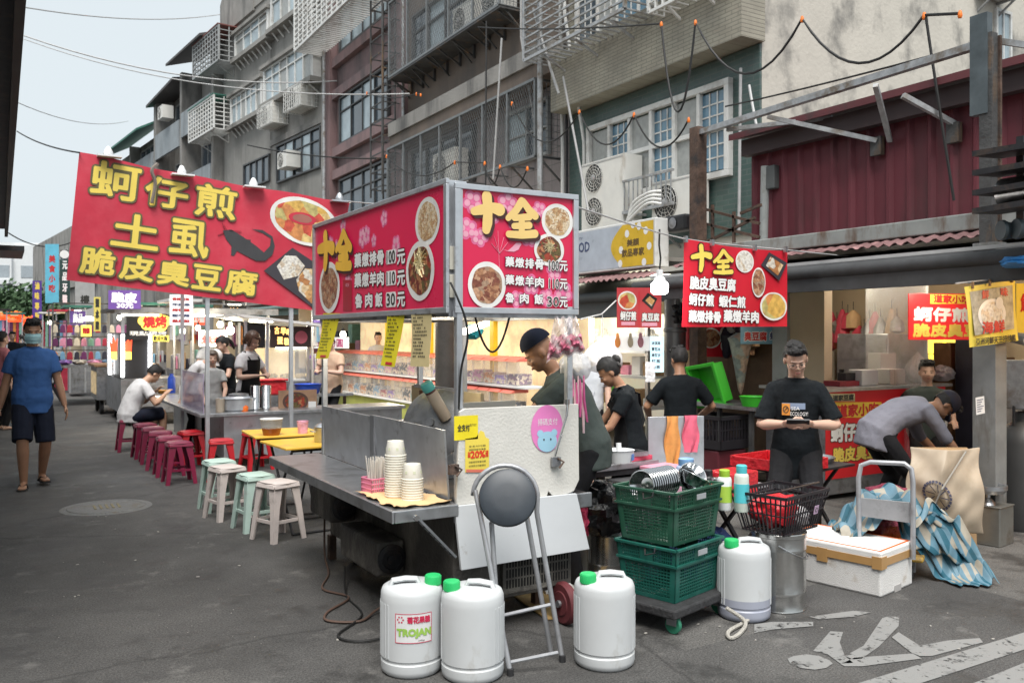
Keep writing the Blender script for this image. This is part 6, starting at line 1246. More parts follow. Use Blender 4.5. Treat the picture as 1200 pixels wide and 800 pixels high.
  if st == 'bun': b.ell(H(0, -.115, .16), (.045, .04, .045), hmat, 12, hm); b.ell(H(0, -.095, .12), (.06, .03, .05), hmat, 12, hm)
  if st == 'tail': b.ell(H(0, -.11, .13), (.035, .035, .04), hmat, 12, hm); b.tube([H(0, -.12, .13), H(.02, -.16, .06), H(.03, -.15, -.06)], [.03, .035, .015], hmat, 10)
  if st == 'bob':
   for k in (-1, 1): b.tube([H(k*.07, .035, .19), H(k*.088, .04, .11), H(k*.083, .035, .03)], [.02, (.03, .018), (.028, .012)], hmat, 10)
   b.tube([H(-.05, .08, .185), H(0, .098, .175), H(.05, .08, .185)], [.014, .018, .014], hmat, 8); b.tube([H(0, -.09, .15), H(0, -.1, .06), H(0, -.085, .01)], [(.075, .03), (.08, .03), (.07, .02)], hmat, 12)
  o = b.obj('hair', t); o.modifiers.new('sub', 'SUBSURF').render_levels = 1; d = o.modifiers.new('d', 'DISPLACE'); d.texture = TEXH; d.strength = .016; d.texture_coords = 'LOCAL'
 if cap:
  b = MB(); ctr = H(0, -.01, .16); b.ell(ctr, (.09, .108, .1), cap, 24, hm, lambda v: (hm.transposed() @ v).z > (-.025 if brim else -.012))
  if brim: b.sheet(lambda u, v: H((u-.5)*.15*(1-.3*v), .085+.075*v*(1-1.6*abs(u-.5)**2)+(-.05*abs(u-.5)*2)*(1-v)*.6, .142-.022*v-.03*abs(u-.5)**2*4), 8, 4, cap, .004)
  b.obj('cap', t)
 if shirt:
  b = MB(); f = .018; hem = S[0][0]-Vector((0, 0, p.get('hem', .07 if p['hip'] > .6 else .02))); r0 = rotm(0)
  loft(b, [(hem, W[0][0]*1.02+f, W[0][1]*1.05+f, r0)]+[(S[i][0], W[i][0]+f*(1.0 if i else 1), W[i][1]+f*(1 if i < 5 else .6), rotm(i)) for i in range(6)]+[(S[6][0]-nm @ Vector((0, 0, .012)), (.142), .108, nm), (neck+nm @ Vector((0, .002, .012)), .096, .084, nm), (neck+nm @ Vector((0, .004, .03)), .076, .07, nm)], shirt)
  for k in (0, 1):
   e, w_ = el[k], wr[k]; a = sh[k]; ins = neck+nm @ Vector((k*.11-.055, -.006, -.03))
   if sleeve <= 1: end = a.lerp(e, sleeve); limb(b, [ins, a, a.lerp(end, .5), end], [.055*ar, .067*ar, .069*ar, .071*ar], shirt)
   else: limb(b, [ins, a, a.lerp(e, .5), e, e.lerp(w_, min(.95, sleeve-1))], [.055*ar, .067*ar, .062*ar, .055*ar, .045*ar], shirt)
  solidify(b, 'shirt', t, vox*1.15, 3, .02, mat=shirt)
 if pants and legs:
  b = MB(); loft(b, [(S[2][0]-Vector((0, 0, .03)), W[2][0]+.01, W[2][1]+.012, rotm(1)), (S[1][0], W[1][0]+.012, W[1][1]+.014, rotm(1)), (S[0][0], W[0][0]+.008, W[0][1]+.012, rotm(0))], pants)
  for k in (0, 1):
   a, e, w_ = hipj[k], kn[k], an[k]
   if pantl == 'short': limb(b, [a, a.lerp(e, .5), e.lerp(w_, .03)], [.1, .1, .094], pants)
   else: limb(b, [a, a.lerp(e, .5), e, e.lerp(w_, .5), w_-Vector((0, 0, .02))], [.1, .088, .072, .066, .056], pants)
  solidify(b, 'trousers', t, vox*1.2, 3, .015, mat=pants)
 if apron:
  b = MB()
  def af(u, v):
   i = 5-v*5.4; i0 = max(0, min(5, int(i))); f = i-i0 if i >= 0 else 0; i1 = min(6, i0+1); c = S[i0][0].lerp(S[i1][0], max(0, f)); w0, d0 = W[i0][0]+(W[i1][0]-W[i0][0])*max(0, f), W[i0][1]+(W[i1][1]-W[i0][1])*max(0, f)
   if i < 0: c = S[0][0]+Vector((0, .0, i*.9))
   wid = 1.05 if v > .28 else .62; a = (u-.5)*wid*2.4; m = rotm(i0); return c+m @ Vector((math.sin(a)*(w0+.034), math.cos(a)*(d0+.034), 0))
  b.sheet(af, 14, 20, apron, .004); fr = b.obj('apron', t); b = MB()
  for k in (-1, 1): c5, c6 = S[5][0], S[6][0]; m = rotm(5); b.tube([c5+m @ Vector((k*.085, .125, 0)), c6+m @ Vector((k*.09, .03, .03)), c5+m @ Vector((k*.06, -.13, .02)), S[3][0]+rotm(3) @ Vector((-k*.06, -.128, 0)), S[2][0]+rotm(2) @ Vector((-k*.12, -.07, 0))], .013, apron, 6, flat=.4)
  b.obj('apron_strap', fr)
 if shoes and legs:
  for k in (0, 1):
   ft = Vector((.18 if k else -.18, 1, 0)).normalized(); z0 = an[k]-Vector((0, 0, .062)); b = MB(); x = ft.cross(Vector((0, 0, 1)))
   if shoes == 'flip':
    mf = M('flipflop', (.02, .018, .016), .7); pts = [z0+ft*u+x*w_ for u, w_ in ((-.09, -.02), (-.06, -.036), (.03, -.038), (.12, -.05), (.18, -.035), (.2, 0), (.18, .035), (.12, .05), (.03, .038), (-.06, .036), (-.09, .02))]
    b.prism([q-Vector((0, 0, .024)) for q in pts], (0, 0, .016), mf); b.tube([z0+ft*.03-x*.044-Vector((0, 0, .01)), z0+ft*.06-x*.03+Vector((0, 0, .03)), z0+ft*.13+Vector((0, 0, .012)), z0+ft*.06+x*.03+Vector((0, 0, .03)), z0+ft*.03+x*.044-Vector((0, 0, .01))], .007, mf, 6); b.obj('flip_flop', t)
   else:
    b.tube([z0-ft*.085, z0-ft*.05+Vector((0, 0, .02)), z0+ft*.04+Vector((0, 0, .02)), z0+ft*.13, z0+ft*.2-Vector((0, 0, .006))], [(.03, .028), (.042, .05), (.044, .048), (.05, .033), (.036, .018)], shoes, 14, upv=(0, 0, 1)); b.obj('shoe', t)
 t['_head'] = tuple(hb); t['_torso'] = [tuple(x[0]) for x in S]
 return t, dict(S=S, W=W, rotm=rotm, H=H, wr=wr, el=el, hm=hm)
def face_cam(p, extra=0): return math.atan2(-p[1], -p[0])-math.pi/2+R(extra)      # +Y of the figure turned to the viewer's spot
mk = lambda n, c, **k: M(n, c, .85, 0, .06, 4, bump=.12, bsc=220, spec=.2, **k)
c_blue = mk('tee_blue', (.045, .115, .3)); c_navy = mk('shorts_navy', (.012, .015, .028)); c_wht = mk('tee_white', (.62, .62, .63)); c_blk = mk('tee_black', (.007, .0095, .012)); c_char = mk('trousers_black', (.014, .014, .016)); c_olive = mk('tee_grey_green', (.06, .075, .07)); c_grey = mk('shirt_grey', (.2, .2, .235)); c_peach = mk('shirt_peach', (.6, .42, .3)); c_pink = mk('shirt_pink', (.5, .18, .2)); c_apr = mk('apron_black', (.007, .007, .008))
p = gnd(38, 570)
person('man in blue T-shirt, navy shorts and face mask walking down the street', p, face_cam(p, 4), 1.735, dict(hands=((-.30, .06, .78), (.30, -.02, .77)), feet=((-.10, -.16, .03), (.085, .10)), elbow=(.3, -1, 0), head=(6, 0), hip=.92), m_skin2, c_blue, c_navy, (m_hair, 'short'), .008, None, .62, 'short', fat=1.08, shoes='flip', mask=True)
p = at(933, 400, 6.3); p.z = 0
pg, d = person('young man in black printed T-shirt and glasses looking down at his phone', p, face_cam(p, -2), 1.665, dict(hands=((-.115, .255, .98), (.07, .25, .975)), elbow=(.75, -.5, -.5), head=(24, 10), curl=(.7, .7), palm=((.55, -.25, .6), (-.45, -.35, .6)), hip=.79, bend=3, sw=.15, hem=.14), m_skin3, c_blk, c_char, (m_hair, 'short'), .0065, None, .88, 'long', glasses=True, shoes=c_char, fat=.97)
k = MB(); k.cbox((-.025, .352, 1.005), (.155, .075, .01), m_black, (R(28), 0, R(4))); k.cbox((-.025, .352, 1.0112), (.14, .066, .001), M('screen_dark', (.02, .025, .03), .1), (R(28), 0, R(4)))
o = k.obj('phone'); o.matrix_basis = Matrix.Translation(p) @ Matrix.Rotation(face_cam(p, -2), 4, 'Z') @ Matrix.Scale(1.665/1.7, 4); tag(o, 'black phone held in both hands by the young man', 'phone')
k = MB(); S, W, rotm = d['S'], d['W'], d['rotm']
def onchest(x, z, o=.0): i = 4 if z < .0 else 4; c = S[4][0]+Vector((0, 0, z)); a = x/.19; return c+Vector((math.sin(a)*.19, math.cos(a)*(W[4][1]+.031+o), 0))
k.sheet(lambda u, v: onchest(.10-.17*u, .025-.04+.045*v), 8, 1, M('print_blue_grey', (.22, .28, .4), .8)); k.sheet(lambda u, v: onchest(.10-.062*u, -.06+.085*v, .001), 4, 1, M('print_orange', (.75, .3, .05), .8))
def chest_text(s, x0, x1, z0, z1, m):
 vs, fs, w_, h_ = glyphs(s); k.add([onchest(x0+(x1-x0)*v.x/w_, z0+(z1-z0)*v.y/h_, .003) for v in vs], fs, m)
chest_text('SEA', .03, -.03, -.022, .004, m_wht); chest_text('ECOLOGY!', .035, -.09, -.062, -.034, m_wht)
k.tube([onchest(.069+.02*math.cos(a*.524), -.018+.024*math.sin(a*.524), .003) for a in range(12)], .003, m_ink, 5, closed=True); k.tube([onchest(.08, -.03, .003), onchest(.058, -.005, .003)], .003, m_ink, 5)
pr = k.obj('shirt_print', [c for c in pg.children if c.name.startswith('shirt')][0])
p = at(672, 400, 5.4); p.z = 0
person('cook in dark beret-like cap and grey-green T-shirt leaning over the cart', p, R(62), 1.66, dict(lean=20, bend=12, head=(2, 0), hands=((-.2, .50, .98), (.2, .45, .95)), elbow=(.5, -.5, -.6), hx=-.1), m_skin2, c_olive, c_char, None, .009, None, .8, cap=M('cap_black', (.01, .013, .024), .9, spec=.15), brim=False, shoes=m_white)
p = at(740, 420, 6.35); p.z = 0
person('woman in black apron with hair in a clip stirring the stock pot', p, R(58), 1.43, dict(lean=6, bend=8, head=(22, 0), hands=((-.16, .42, .98), (.18, .40, .93)), elbow=(.4, -.6, -.5), curl=(.9, .9)), m_skin2, c_blk, c_char, (m_hair, 'bun'), .009, None, .55, fem=True, apron=c_apr, shoes=c_char)
k = MB(); a = at(694, 468, 6.25); k.tube([a+Vector((.03, .02, .05)), a, a+Vector((-.1, -.05, -.22))], .006, m_steel, 6); k.lathe([(0, 0), (.04, 0), (.05, .03)], a+Vector((-.1, -.05, -.25)), m_steel, 14); tag(k.obj('ladle', loc=a, world=True), 'steel ladle in the hand of the woman in the apron', 'ladle')
p = at(797, 420, 7.5); p.z = 0
person('man in black shirt with a strap seen from behind by the grey column', p, face_cam(p, 195), 1.46, dict(head=(10, 10), hands=((-.26, .24, 1.0), (.26, .22, 1.0)), elbow=(.6, -.7, 0)), m_skin2, c_blk, c_char, (m_hair, 'short'), .011, None, .8, shoes=c_char)
p = at(1032, 560, 7.0); p.z = 0
person('man in grey shirt and navy cap bending down behind the beige tarp', p, R(-116), 1.6, dict(lean=52, bend=34, hip=.86, head=(-12, 0), hands=((-.16, .62, .62), (.16, .66, .6)), feet=((-.12, .0), (.12, .08)), hx=-.05), m_skin2, c_grey, c_char, (m_hair, 'short'), .009, None, 1.2, cap=M('cap_navy', (.015, .018, .04), .8), shoes=c_char)
p = gnd(152, 529)+Vector((0, .13, 0))
person('man in white T-shirt and black shorts eating on a maroon stool', p, R(-76), 1.68, dict(hip=.50, lean=12, bend=26, head=(8, 0), hands=((-.1, .42, .80), (.2, .44, .78)), feet=((-.14, .36), (.14, .42)), elbow=(.5, -.4, -.7)), m_skin, c_wht, c_navy, (m_hair, 'short'), .011, None, .6, 'short', shoes=c_char)
def far(label, px, py, dd, rz, h, top, pants=c_char, hair=(m_hair, 'short'), pose=None, vox=.014, **k):
 p = at(px, py, dd); p.z = 0; pp = dict(hip=.93); pp.update(pose or {}); return person(label, p, face_cam(p, rz), h, pp, k.pop('skin', m_skin3), top, pants, hair, vox, k.pop('group', None), **k)
tele = dict(hands=((-.09, .26, 1.13), (.08, .26, 1.12)), elbow=(.7, -.4, -.5), head=(24, 0), curl=(.7, .7))
far('woman in black apron over white T-shirt looking at her phone', 291, 400, 11.2, 45, 1.62, c_wht, c_char, (m_hairb, 'bob'), tele, .011, fem=True, apron=c_apr)
far('woman in black top with tied-back hair beside the woman with the phone', 266, 400, 12.2, -70, 1.56, c_blk, c_char, (m_hair, 'tail'), tele, .012, fem=True)
far('small elderly woman with grey fringe sitting behind the steel counter', 249, 420, 11.4, 4, 1.36, mk('blouse_grey', (.35, .36, .36)), c_char, (M('hair_greybrown', (.09, .07, .055), .5), 'bob'), dict(hands=((-.15, .3, .95), (.15, .3, .95)), elbow=(.5, -.6, -.5)), .012, fem=True)
far('worker in white with a round white headcover bending behind the stall screen', 222, 420, 12.0, 60, 1.5, c_wht, c_char, None, dict(lean=22, bend=20, head=(15, 0)), .013, cap=M('headcover_white', (.7, .7, .7), .8))
far('young man in peach shirt at the old-style snack stall', 389, 400, 13.0, -40, 1.58, c_peach, c_char, (m_hair, 'short'), tele)
far('attendant with dark hair behind the candy bins', 443, 420, 19, 10, 1.62, c_wht, c_char, (m_hair, 'short'))
far('person in white and cream among the bright stalls beside the elderly woman', 243, 400, 16, 30, 1.6, c_wht, c_char, (m_hairb, 'bob'), tele, fem=True)
far('woman in pink top cut off by the left picture edge', 2, 400, 14.5, 120, 1.62, c_pink, c_char, (m_hair, 'tail'), None, fem=True)
far('shopper in dark top behind the masked man, on his right', 14, 400, 24, 20, 1.66, c_blk, c_char, (m_hair, 'short'))
far('shopper with long dark hair walking away behind the masked man', 26, 400, 27, 200, 1.6, c_blk, c_char, (m_hair, 'tail'), None, fem=True)
far('passer-by in pale grey far down the street', 68, 400, 34, 180, 1.68, mk('tee_pale', (.4, .42, .42)), c_navy, (m_hair, 'short'))
far('worker in grey behind the white plastic bags at the red food stall', 1086, 440, 8.7, 10, 1.55, c_olive, c_char, (m_hair, 'short'), dict(hip=.66))
far('helper in pale shirt half hidden behind the hanging bags in the bright shop', 690, 440, 9.2, 150, 1.5, mk('shirt_pale', (.45, .47, .5)), c_char, None, dict(lean=15, bend=20), cap=M('cap_pale', (.5, .5, .48), .8))
YB = 10.25; ob = onY(78, 328, YB); PBN = frame(ob, (1, 0, -.098))
def bq(px, py): a = loc2(PBN, px, py); return a
cn = [bq(93, 178), bq(410, 237), bq(386, 366), bq(78, 328)]
bn = thing('banner', 'large red cloth banner with yellow lettering, catfish and dish pictures', 'banner', PBN @ Vector((1.5, 0, 0)))
def bf2(u, v): a = Vector((*cn[0], 0)).lerp(Vector((*cn[1], 0)), u); b_ = Vector((*cn[3], 0)).lerp(Vector((*cn[2], 0)), u); q = a.lerp(b_, v); return PBN @ Vector((q.x, q.y-.03*math.sin(u*3.14)*(1-v)+.008*math.sin(u*19)*(1-v), -.012+.007*math.sin(u*9+v*4)+.004*math.sin(u*23-v*7)))
k = MB(); k.sheet(bf2, 40, 12, m_bred, .003); k.obj('cloth', bn, world=True)
k = MB()
bx = lambda cx, cy: (70+cx/3.43, 160+cy/3.43)
for ch, x0, y0, x1, y1 in (('蚵', 128, 110, 322, 250), ('仔', 346, 172, 514, 284), ('煎', 548, 200, 708, 324), ('土', 212, 316, 398, 446), ('虱', 446, 340, 598, 480), ('脆', 86, 450, 220, 552), ('皮', 244, 480, 376, 576), ('臭', 396, 504, 520, 596), ('豆', 536, 520, 648, 614), ('腐', 670, 540, 790, 634)):
 tpx(k, PBN, ch, *bx(x0, y0), *bx(x1, y1), m_bnyel, z=.004, bold=.011, outline=m_bnedge, ow=.032)
k.obj('lettering', bn, world=True)
k = MB(); m_cat = M('catfish_ink', (.05, .05, .055), .6)
cf = [(655, 378), (690, 374), (735, 402), (790, 440), (820, 466), (845, 440), (848, 410), (815, 388), (770, 372), (815, 376), (855, 402), (864, 440), (855, 475), (825, 500), (790, 500), (750, 480), (712, 460), (700, 480), (688, 478), (690, 440), (668, 412)]
from mathutils.geometry import tessellate_polygon
def shape(k, P, pts, mat, z):
 vs = [Vector((*loc2(P, *p), 0)) for p in pts]; tr_ = tessellate_polygon([vs]); k.add([P @ Vector((v.x, v.y, z)) for v in vs], [tuple(t) for t in tr_], mat)
 for f in range(len(k.f)-len(tr_), len(k.f)):
  a, b_, c_ = [k.v[i] for i in k.f[f]]
  if (b_-a).cross(c_-a).dot(P.to_3x3().col[2]) < 0: k.f[f] = k.f[f][::-1]
shape(k, PBN, [bx(*p) for p in cf], m_cat, .004)
for a, b_ in (((660, 385), (635, 395)), ((665, 380), (652, 345)), ((680, 376), (730, 380)), ((672, 376), (660, 355))): k.bar(PBN @ Vector((*loc2(PBN, *bx(*a)), .004)), PBN @ Vector((*loc2(PBN, *bx(*b_)), .004)), .012, .001, m_cat)
shape(k, PBN, [bx(735, 412), bx(768, 415), bx(765, 432), bx(745, 428)], m_cat, .0045)
k.obj('catfish_picture', bn, world=True)
k = MB(); c_ = bx(985, 342); dish(k, PBN, c_[0], c_[1], 40, 27, m_fomel, .004, k=.86, rot=-.18); c_ = bx(975, 330); dish(k, PBN, c_[0], c_[1], 16, 7, m_lip, .007, plate=m_bred, k=.7); k.obj('omelette_picture', bn, world=True)
k = MB(); shape(k, PBN, [bx(820, 540), bx(935, 447), bx(1045, 520), bx(1050, 690), bx(1020, 690)], M('slate_plate', (.05, .045, .055), .4), .004); shape(k, PBN, [bx(872, 522), bx(905, 478), bx(950, 480), bx(985, 520), bx(960, 560), bx(900, 575)], m_fcab, .006); shape(k, PBN, [bx(950, 575), bx(985, 530), bx(1045, 535), bx(1050, 680), bx(1010, 670), bx(960, 620)], m_ftofu, .0068); k.obj('tofu_picture', bn, world=True)
for i, (px, py, lab) in enumerate(((127, 181, 'first white clip lamp from the left on the banner top'), (213, 203, 'second white clip lamp on the banner top, by the tied knot'), (297, 217, 'third white clip lamp on the banner top'), (398, 234, 'small grey lamp clamped at the banner top right corner'))):
 p = onY(px, py, YB-.05); t = thing('clip_lamp', lab, 'lamp', p, 0, 'lamps clipped along the banner'); MB().lathe([(0, 0), (.045, .0), (.05, .03), (.035, .06), (.02, .09), (0, .1)], (0, 0, -.01), m_white if i < 3 else m_alu, 14).obj('head', t); MB().box((-.11, -.06, -.03), (.13, .05, -.012), m_white if i < 3 else m_alu).obj('plate', t)
for i, (px, yb, xx) in enumerate(((243, 10.31, 0), (341, 10.31, 0))):
 p = onY(px, 400, yb); tag(MB().box((-.022, -.022, 0), (.022, .022, 2.95 if i == 0 else 2.62), m_alu).obj('pole', loc=(p.x, p.y, 0)), ('aluminium pole carrying the big banner at the steel counter corner', 'aluminium pole carrying the big banner beside the stacked steel cups')[i], 'pole')
cable('hanging_wires', 'dusty knotted wires hanging over the second character of the banner', [onY(185, 192, YB-.04), onY(178, 200, YB-.06), onY(182, 215, YB-.05), onY(178, 238, YB-.05)], .02, M('dusty_wire', (.2, .17, .15), .9), 'wires', None, 5)
cable('tie_rope', 'thin rope tying the banner corner to the far right lightbox', [onY(408, 236, YB), onX(450, 240, 2.1)], .006, m_wireg, 'rope')
st2 = thing('food_stall', 'L-shaped steel stall counter under the big red banner', 'food stall', (2.1, 10.5, 0)); Z2 = .66
k = MB(); k.box((2.0, 10.5, Z2-.04), (4.6, 11.1, Z2), m_steel); k.box((2.0, 11.102, Z2-.04), (2.62, 14.2, Z2), m_steel); k.obj('counter_top', st2, world=True, bevel=.004)
k = MB(); k.box((2.3, 10.62, .1), (4.6, 10.66, Z2-.041), m_alu); k.box((2.3, 10.661, .1), (2.34, 14.1, Z2-.041), m_alu); k.obj('counter_front', st2, world=True)
k = MB(); k.box((2.05, 10.56, Z2), (2.06, 11.9, 1.13), M('violet_screen', (.5, .42, .6), .12, 0, .25, 3, alpha=.55)); k.obj('splash_screen', st2, world=True)
k = MB(); [k.box((x-.02, y-.02, 0), (x+.02, y+.02, 2.2), m_alu) for x, y in ((2.1, 12.2),)]; k.obj('post', st2, world=True)
for x, y in ((2.36, 10.75), (4.5, 10.75), (2.36, 14.0)): MB().box((x-.03, y-.03, 0), (x+.03, y+.03, .62), m_dsteel).obj('leg', st2, world=True)
def lath(name, label, cat, p, prof, mat, group=None, n=22, part='body'):
 t = thing(name, label, cat, p, 0, group); MB().lathe(prof, (0, 0, 0), mat, n).obj(part, t); return t
q = onY(277, 470, 10.85); t = lath('cooking_pot', 'wide pale aluminium pot on the steel counter', 'pot', (q.x, q.y, Z2+.001), [(0, 0), (.2, 0), (.22, .02), (.22, .15), (.235, .155), (.225, .16), (.2, .13), (0, .12)], m_alu); MB().lathe([(.12, .17), (.12, .2), (.08, .21), (0, .212)], (.03, 0, 0), m_steel, 20).obj('lid', t)
for i, (px, lab) in enumerate(((299, 'tall stack of steel cups, left of the pair on the counter'), (312, 'tall stack of steel cups, right of the pair on the counter'))):
 q = onY(px, 470, 10.8); pr_ = [(0, 0), (.05, 0)]
 for j in range(14): pr_ += [(.055, .02+j*.02), (.062, .024+j*.02), (.06, .028+j*.02)]
 lath('cup_stack', lab, 'cups', (q.x, q.y, Z2+.001), pr_+[(.055, .3), (.05, .26), (0, .25)], m_chrome, 'steel cup stacks on the counter')
q = onY(286, 480, 10.68); lath('condiment_jar', 'orange plastic jar at the counter edge', 'jar', (q.x, q.y, Z2+.001), [(0, 0), (.05, 0), (.055, .05), (.03, .09), (.035, .1), (0, .105)], M('jar_orange', (.8, .16, .02), .4))
q = onY(258, 470, 10.72); lath('cup_holder', 'beige spoon holder beside the pole on the counter', 'holder', (q.x, q.y, Z2+.001), [(0, 0), (.05, 0), (.055, .16), (.05, .16), (.045, .02), (0, .015)], M('holder_beige', (.45, .38, .3), .6))
q = onX(201, 455, 2.35); lath('water_bottle', 'dark blue bottle in front of the seated man in white', 'bottle', (q.x, q.y, Z2+.001), [(0, 0), (.06, 0), (.06, .24), (.03, .28), (.03, .31), (0, .312)], M('bottle_blue', (.02, .06, .35), .3))
q = onX(190, 462, 2.2); lath('food_bowl', 'orange bowl the seated man is eating from', 'bowl', (q.x, q.y, Z2+.001), [(0, 0), (.05, 0), (.09, .055), (.085, .055), (.045, .01), (0, .008)], M('bowl_orange', (.65, .3, .05), .4))
t = thing('sign_board', 'food photo board of a claypot standing at the end of the steel counter', 'sign', onY(348, 490, 10.9)); PS = frame(onY(326, 487, 10.88), (1, 0, 0)); a = loc2(PS, 371, 456); k = MB(); k.rect(PS, 0, 0, a[0], a[1], M('board_tan', (.4, .24, .15), .5, 0, .3, 6), 0, .01); k.obj('board', t, world=True); k = MB(); dish(k, PS, 346, 470, 15, 11, m_fsoup, .013, plate=M('claypot', (.1, .05, .04), .5)); rpx(k, PS, 326, 481, 371, 487, M('board_navy', (.05, .05, .12), .5), .0125); tpx(k, PS, 'Suncake', 339, 482, 361, 486, m_wht, z=.014); rpx(k, PS, 361, 470, 370, 480, m_wht, .0135); k.obj('picture', t, world=True)
def sign(name, label, cat, P, x0, y0, x1, y1, back, items=(), th=.02, glow=None, extra=None, group=None):
 """board spanning the sight-line rectangle (x0,y0 top left .. x1,y1 bottom right) on plane P; items (text, x0,y0,x1,y1, material, bold, outline)"""
 c_ = P @ Vector((*loc2(P, (x0+x1)/2, y1), 0)); t = thing(name, label, cat, c_, 0, group)
 q = [Vector((*loc2(P, *p), 0)) for p in ((x0, y1), (x1, y1), (x1, y0), (x0, y0))]; k = MB(); k.prism([P @ (v-Vector((0, 0, th))) for v in q], P.to_3x3().col[2]*th, back); k.obj('board', t, world=True)
 if items or extra:
  k = MB()
  for it in items: s, a, b_, c2, d, m = it[:6]; tpx(k, P, s, a, b_, c2, d, m, z=.003, bold=it[6] if len(it) > 6 else 0, outline=it[7] if len(it) > 7 else None, ow=it[8] if len(it) > 8 else .01)
  if k.v: k.obj('lettering', t, world=True)
  if extra:
   k = MB(); extra(k, P); k.obj('picture', t, world=True)
 return t
m_bblk = M('board_black', (.02, .02, .022), .4); m_dkg = M('board_dark_green', (.02, .055, .05), .5); m_sky = M('banner_blue', (.14, .5, .68), .5); m_pur = M('banner_purple', (.1, .05, .3), .5); m_lpur = M('board_purple', (.12, .06, .25), .45, emit=.5); m_wlit = M('lit_white_board', (.8, .8, .8), .4, emit=.45); m_ylit = M('lit_yellow', (1, .72, .1), .4, emit=1.2); m_olit = M('lit_orange', (1, .5, .15), .4, emit=1.6); m_blit = M('lit_pale_blue', (.6, .85, .95), .4, emit=.9); m_warm = M('warm_lit_panel', (.85, .62, .36), .5, 0, .3, 3, emit=.55); m_rlit = M('lit_red', (.9, .08, .03), .4, emit=.8); m_rtxt = M('lettering_red', (.6, .03, .03), .5); m_navy = M('lettering_navy', (.05, .07, .16), .5)
YP = lambda px, py, Y: frame(onY(px, py, Y), (1, 0, 0)); XP = lambda px, py, X: frame(onX(px, py, X), (0, -1, 0))
bc = thing('food_cart', 'black and steel barbecue cart with upright white tubes and a yellow cloud sign', 'food cart', (2.4, 17, 0)); CX, CY = 1.8, 16.3
k = MB(); k.box((CX, CY, .22), (CX+2.6, CY+1.0, .82), m_steeld); k.box((CX, CY+1.002, .22), (CX+.8, CY+2.4, .82), m_steeld); k.obj('cabinet', bc, world=True)
k = MB(); k.box((CX, CY, .83), (CX+.5, CY+.03, 1.62), m_bblk); k.box((CX-.002, CY+.05, .83), (CX+.03, CY+1.2, 1.62), m_bblk); k.obj('front_panel', bc, world=True)
k = MB(); [k.tube([(CX+x, CY+y, .86), (CX+x, CY+y, 1.6)], .03, m_lampw, 8) for x, y in ((.02, -.05), (.46, -.05), (-.05, 1.25))]; k.obj('lamp_tube', bc, world=True)
k = MB(); k.box((CX-.1, CY-.1, 2.02), (CX+2.7, CY+2.5, 2.08), m_dsteel); k.box((CX-.11, CY-.11, 1.96), (CX+2.7, CY-.1, 2.07), m_steeld); k.obj('roof', bc, world=True)
k = MB(); k.box((CX, CY-.08, 1.92), (CX+.6, CY-.04, 1.955), m_lamp); k.box((CX+.85, CY-.08, 1.92), (CX+2.1, CY-.04, 1.955), m_lamp); k.obj('lamp_tube', bc, world=True)
for x, y in ((.03, .03), (2.55, .03), (.03, 2.35), (2.55, 2.35)): MB().box((CX+x-.025, CY+y-.025, .83), (CX+x+.025, CY+y+.025, 2.02), m_alu).obj('post', bc, world=True)
for x, y in ((.15, .1), (.15, 2.2), (2.4, .1)): MB().lathe([(0, -.03), (.1, -.03), (.11, 0), (.1, .03), (0, .03)], (CX+x, CY+y, .11), m_rub, 16, (0, R(90), 0)).obj('wheel', bc, world=True)
P = YP(150, 400, CY-.06); k = MB(); rpx(k, P, 148, 368, 196, 398, m_bblk, 0)
for (x, y, r) in ((168, 376, 5), (175, 373, 6), (184, 373, 6), (192, 376, 6), (172, 381, 5), (188, 382, 6), (180, 379, 8)): a = loc2(P, x, y); k.disc(P, a[0], a[1], r*.0185, r*.017, m_ylit, .004+.0002*x/20, 16)
tpx(k, P, '燒烤', 168, 370, 195, 384, m_rtxt, z=.01, bold=.012); tpx(k, P, '現點現烤', 152, 388, 195, 393, m_wht, z=.004, bold=.004); rpx(k, P, 178, 393, 198, 400, m_ylit, .003); tpx(k, P, '歡迎光臨', 180, 394, 196, 399, m_ink, z=.005, bold=.003); k.obj('sign_board', bc, world=True)
P = YP(130, 400, CY-.004); k = MB();
for x in (133, 150): shape(k, P, [(x-4, 412), (x-5, 398), (x-2, 402), (x, 394), (x+2, 401), (x+5, 396), (x+4, 412)], m_rlit, .002); rpx(k, P, x-4, 412, x+4, 421, m_ylit, .002)
k.obj('flame_picture', bc, world=True)
sign('sign_board', 'purple board reading in white above the barbecue cart', 'sign', YP(128, 362, CY-.15), 127, 340, 165, 362, m_lpur, (('脆皮', 131, 343, 160, 354, m_wlit, .012), ('30元', 137, 355, 156, 361, m_wlit, .006)))
sign('menu_board', 'pale lit menu board hanging left of the banner pole', 'sign', YP(200, 381, 14.5), 199, 345, 226, 381, m_wlit, [(s, 202, 349+i*6.4, 222, 352+i*6.4, m_navy if i % 2 else m_rtxt, .004) for i, s in enumerate(('香烤魷魚', '牛肉串', '烤香腸', '甜不辣', '雞屁股'))])
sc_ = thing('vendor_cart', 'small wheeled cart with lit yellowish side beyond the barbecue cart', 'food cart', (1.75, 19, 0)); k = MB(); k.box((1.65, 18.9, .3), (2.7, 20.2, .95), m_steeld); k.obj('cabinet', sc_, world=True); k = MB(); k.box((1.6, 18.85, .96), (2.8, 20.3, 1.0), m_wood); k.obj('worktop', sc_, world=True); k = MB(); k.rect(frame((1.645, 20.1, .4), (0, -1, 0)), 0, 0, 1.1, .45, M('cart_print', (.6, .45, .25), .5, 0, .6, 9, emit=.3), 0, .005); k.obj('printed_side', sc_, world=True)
for y in (19.1, 20.0): MB().lathe([(0, -.03), (.13, -.03), (.14, 0), (.13, .03), (0, .03)], (1.75, y, .14), m_rub, 16, (0, R(90), 0)).obj('wheel', sc_, world=True)
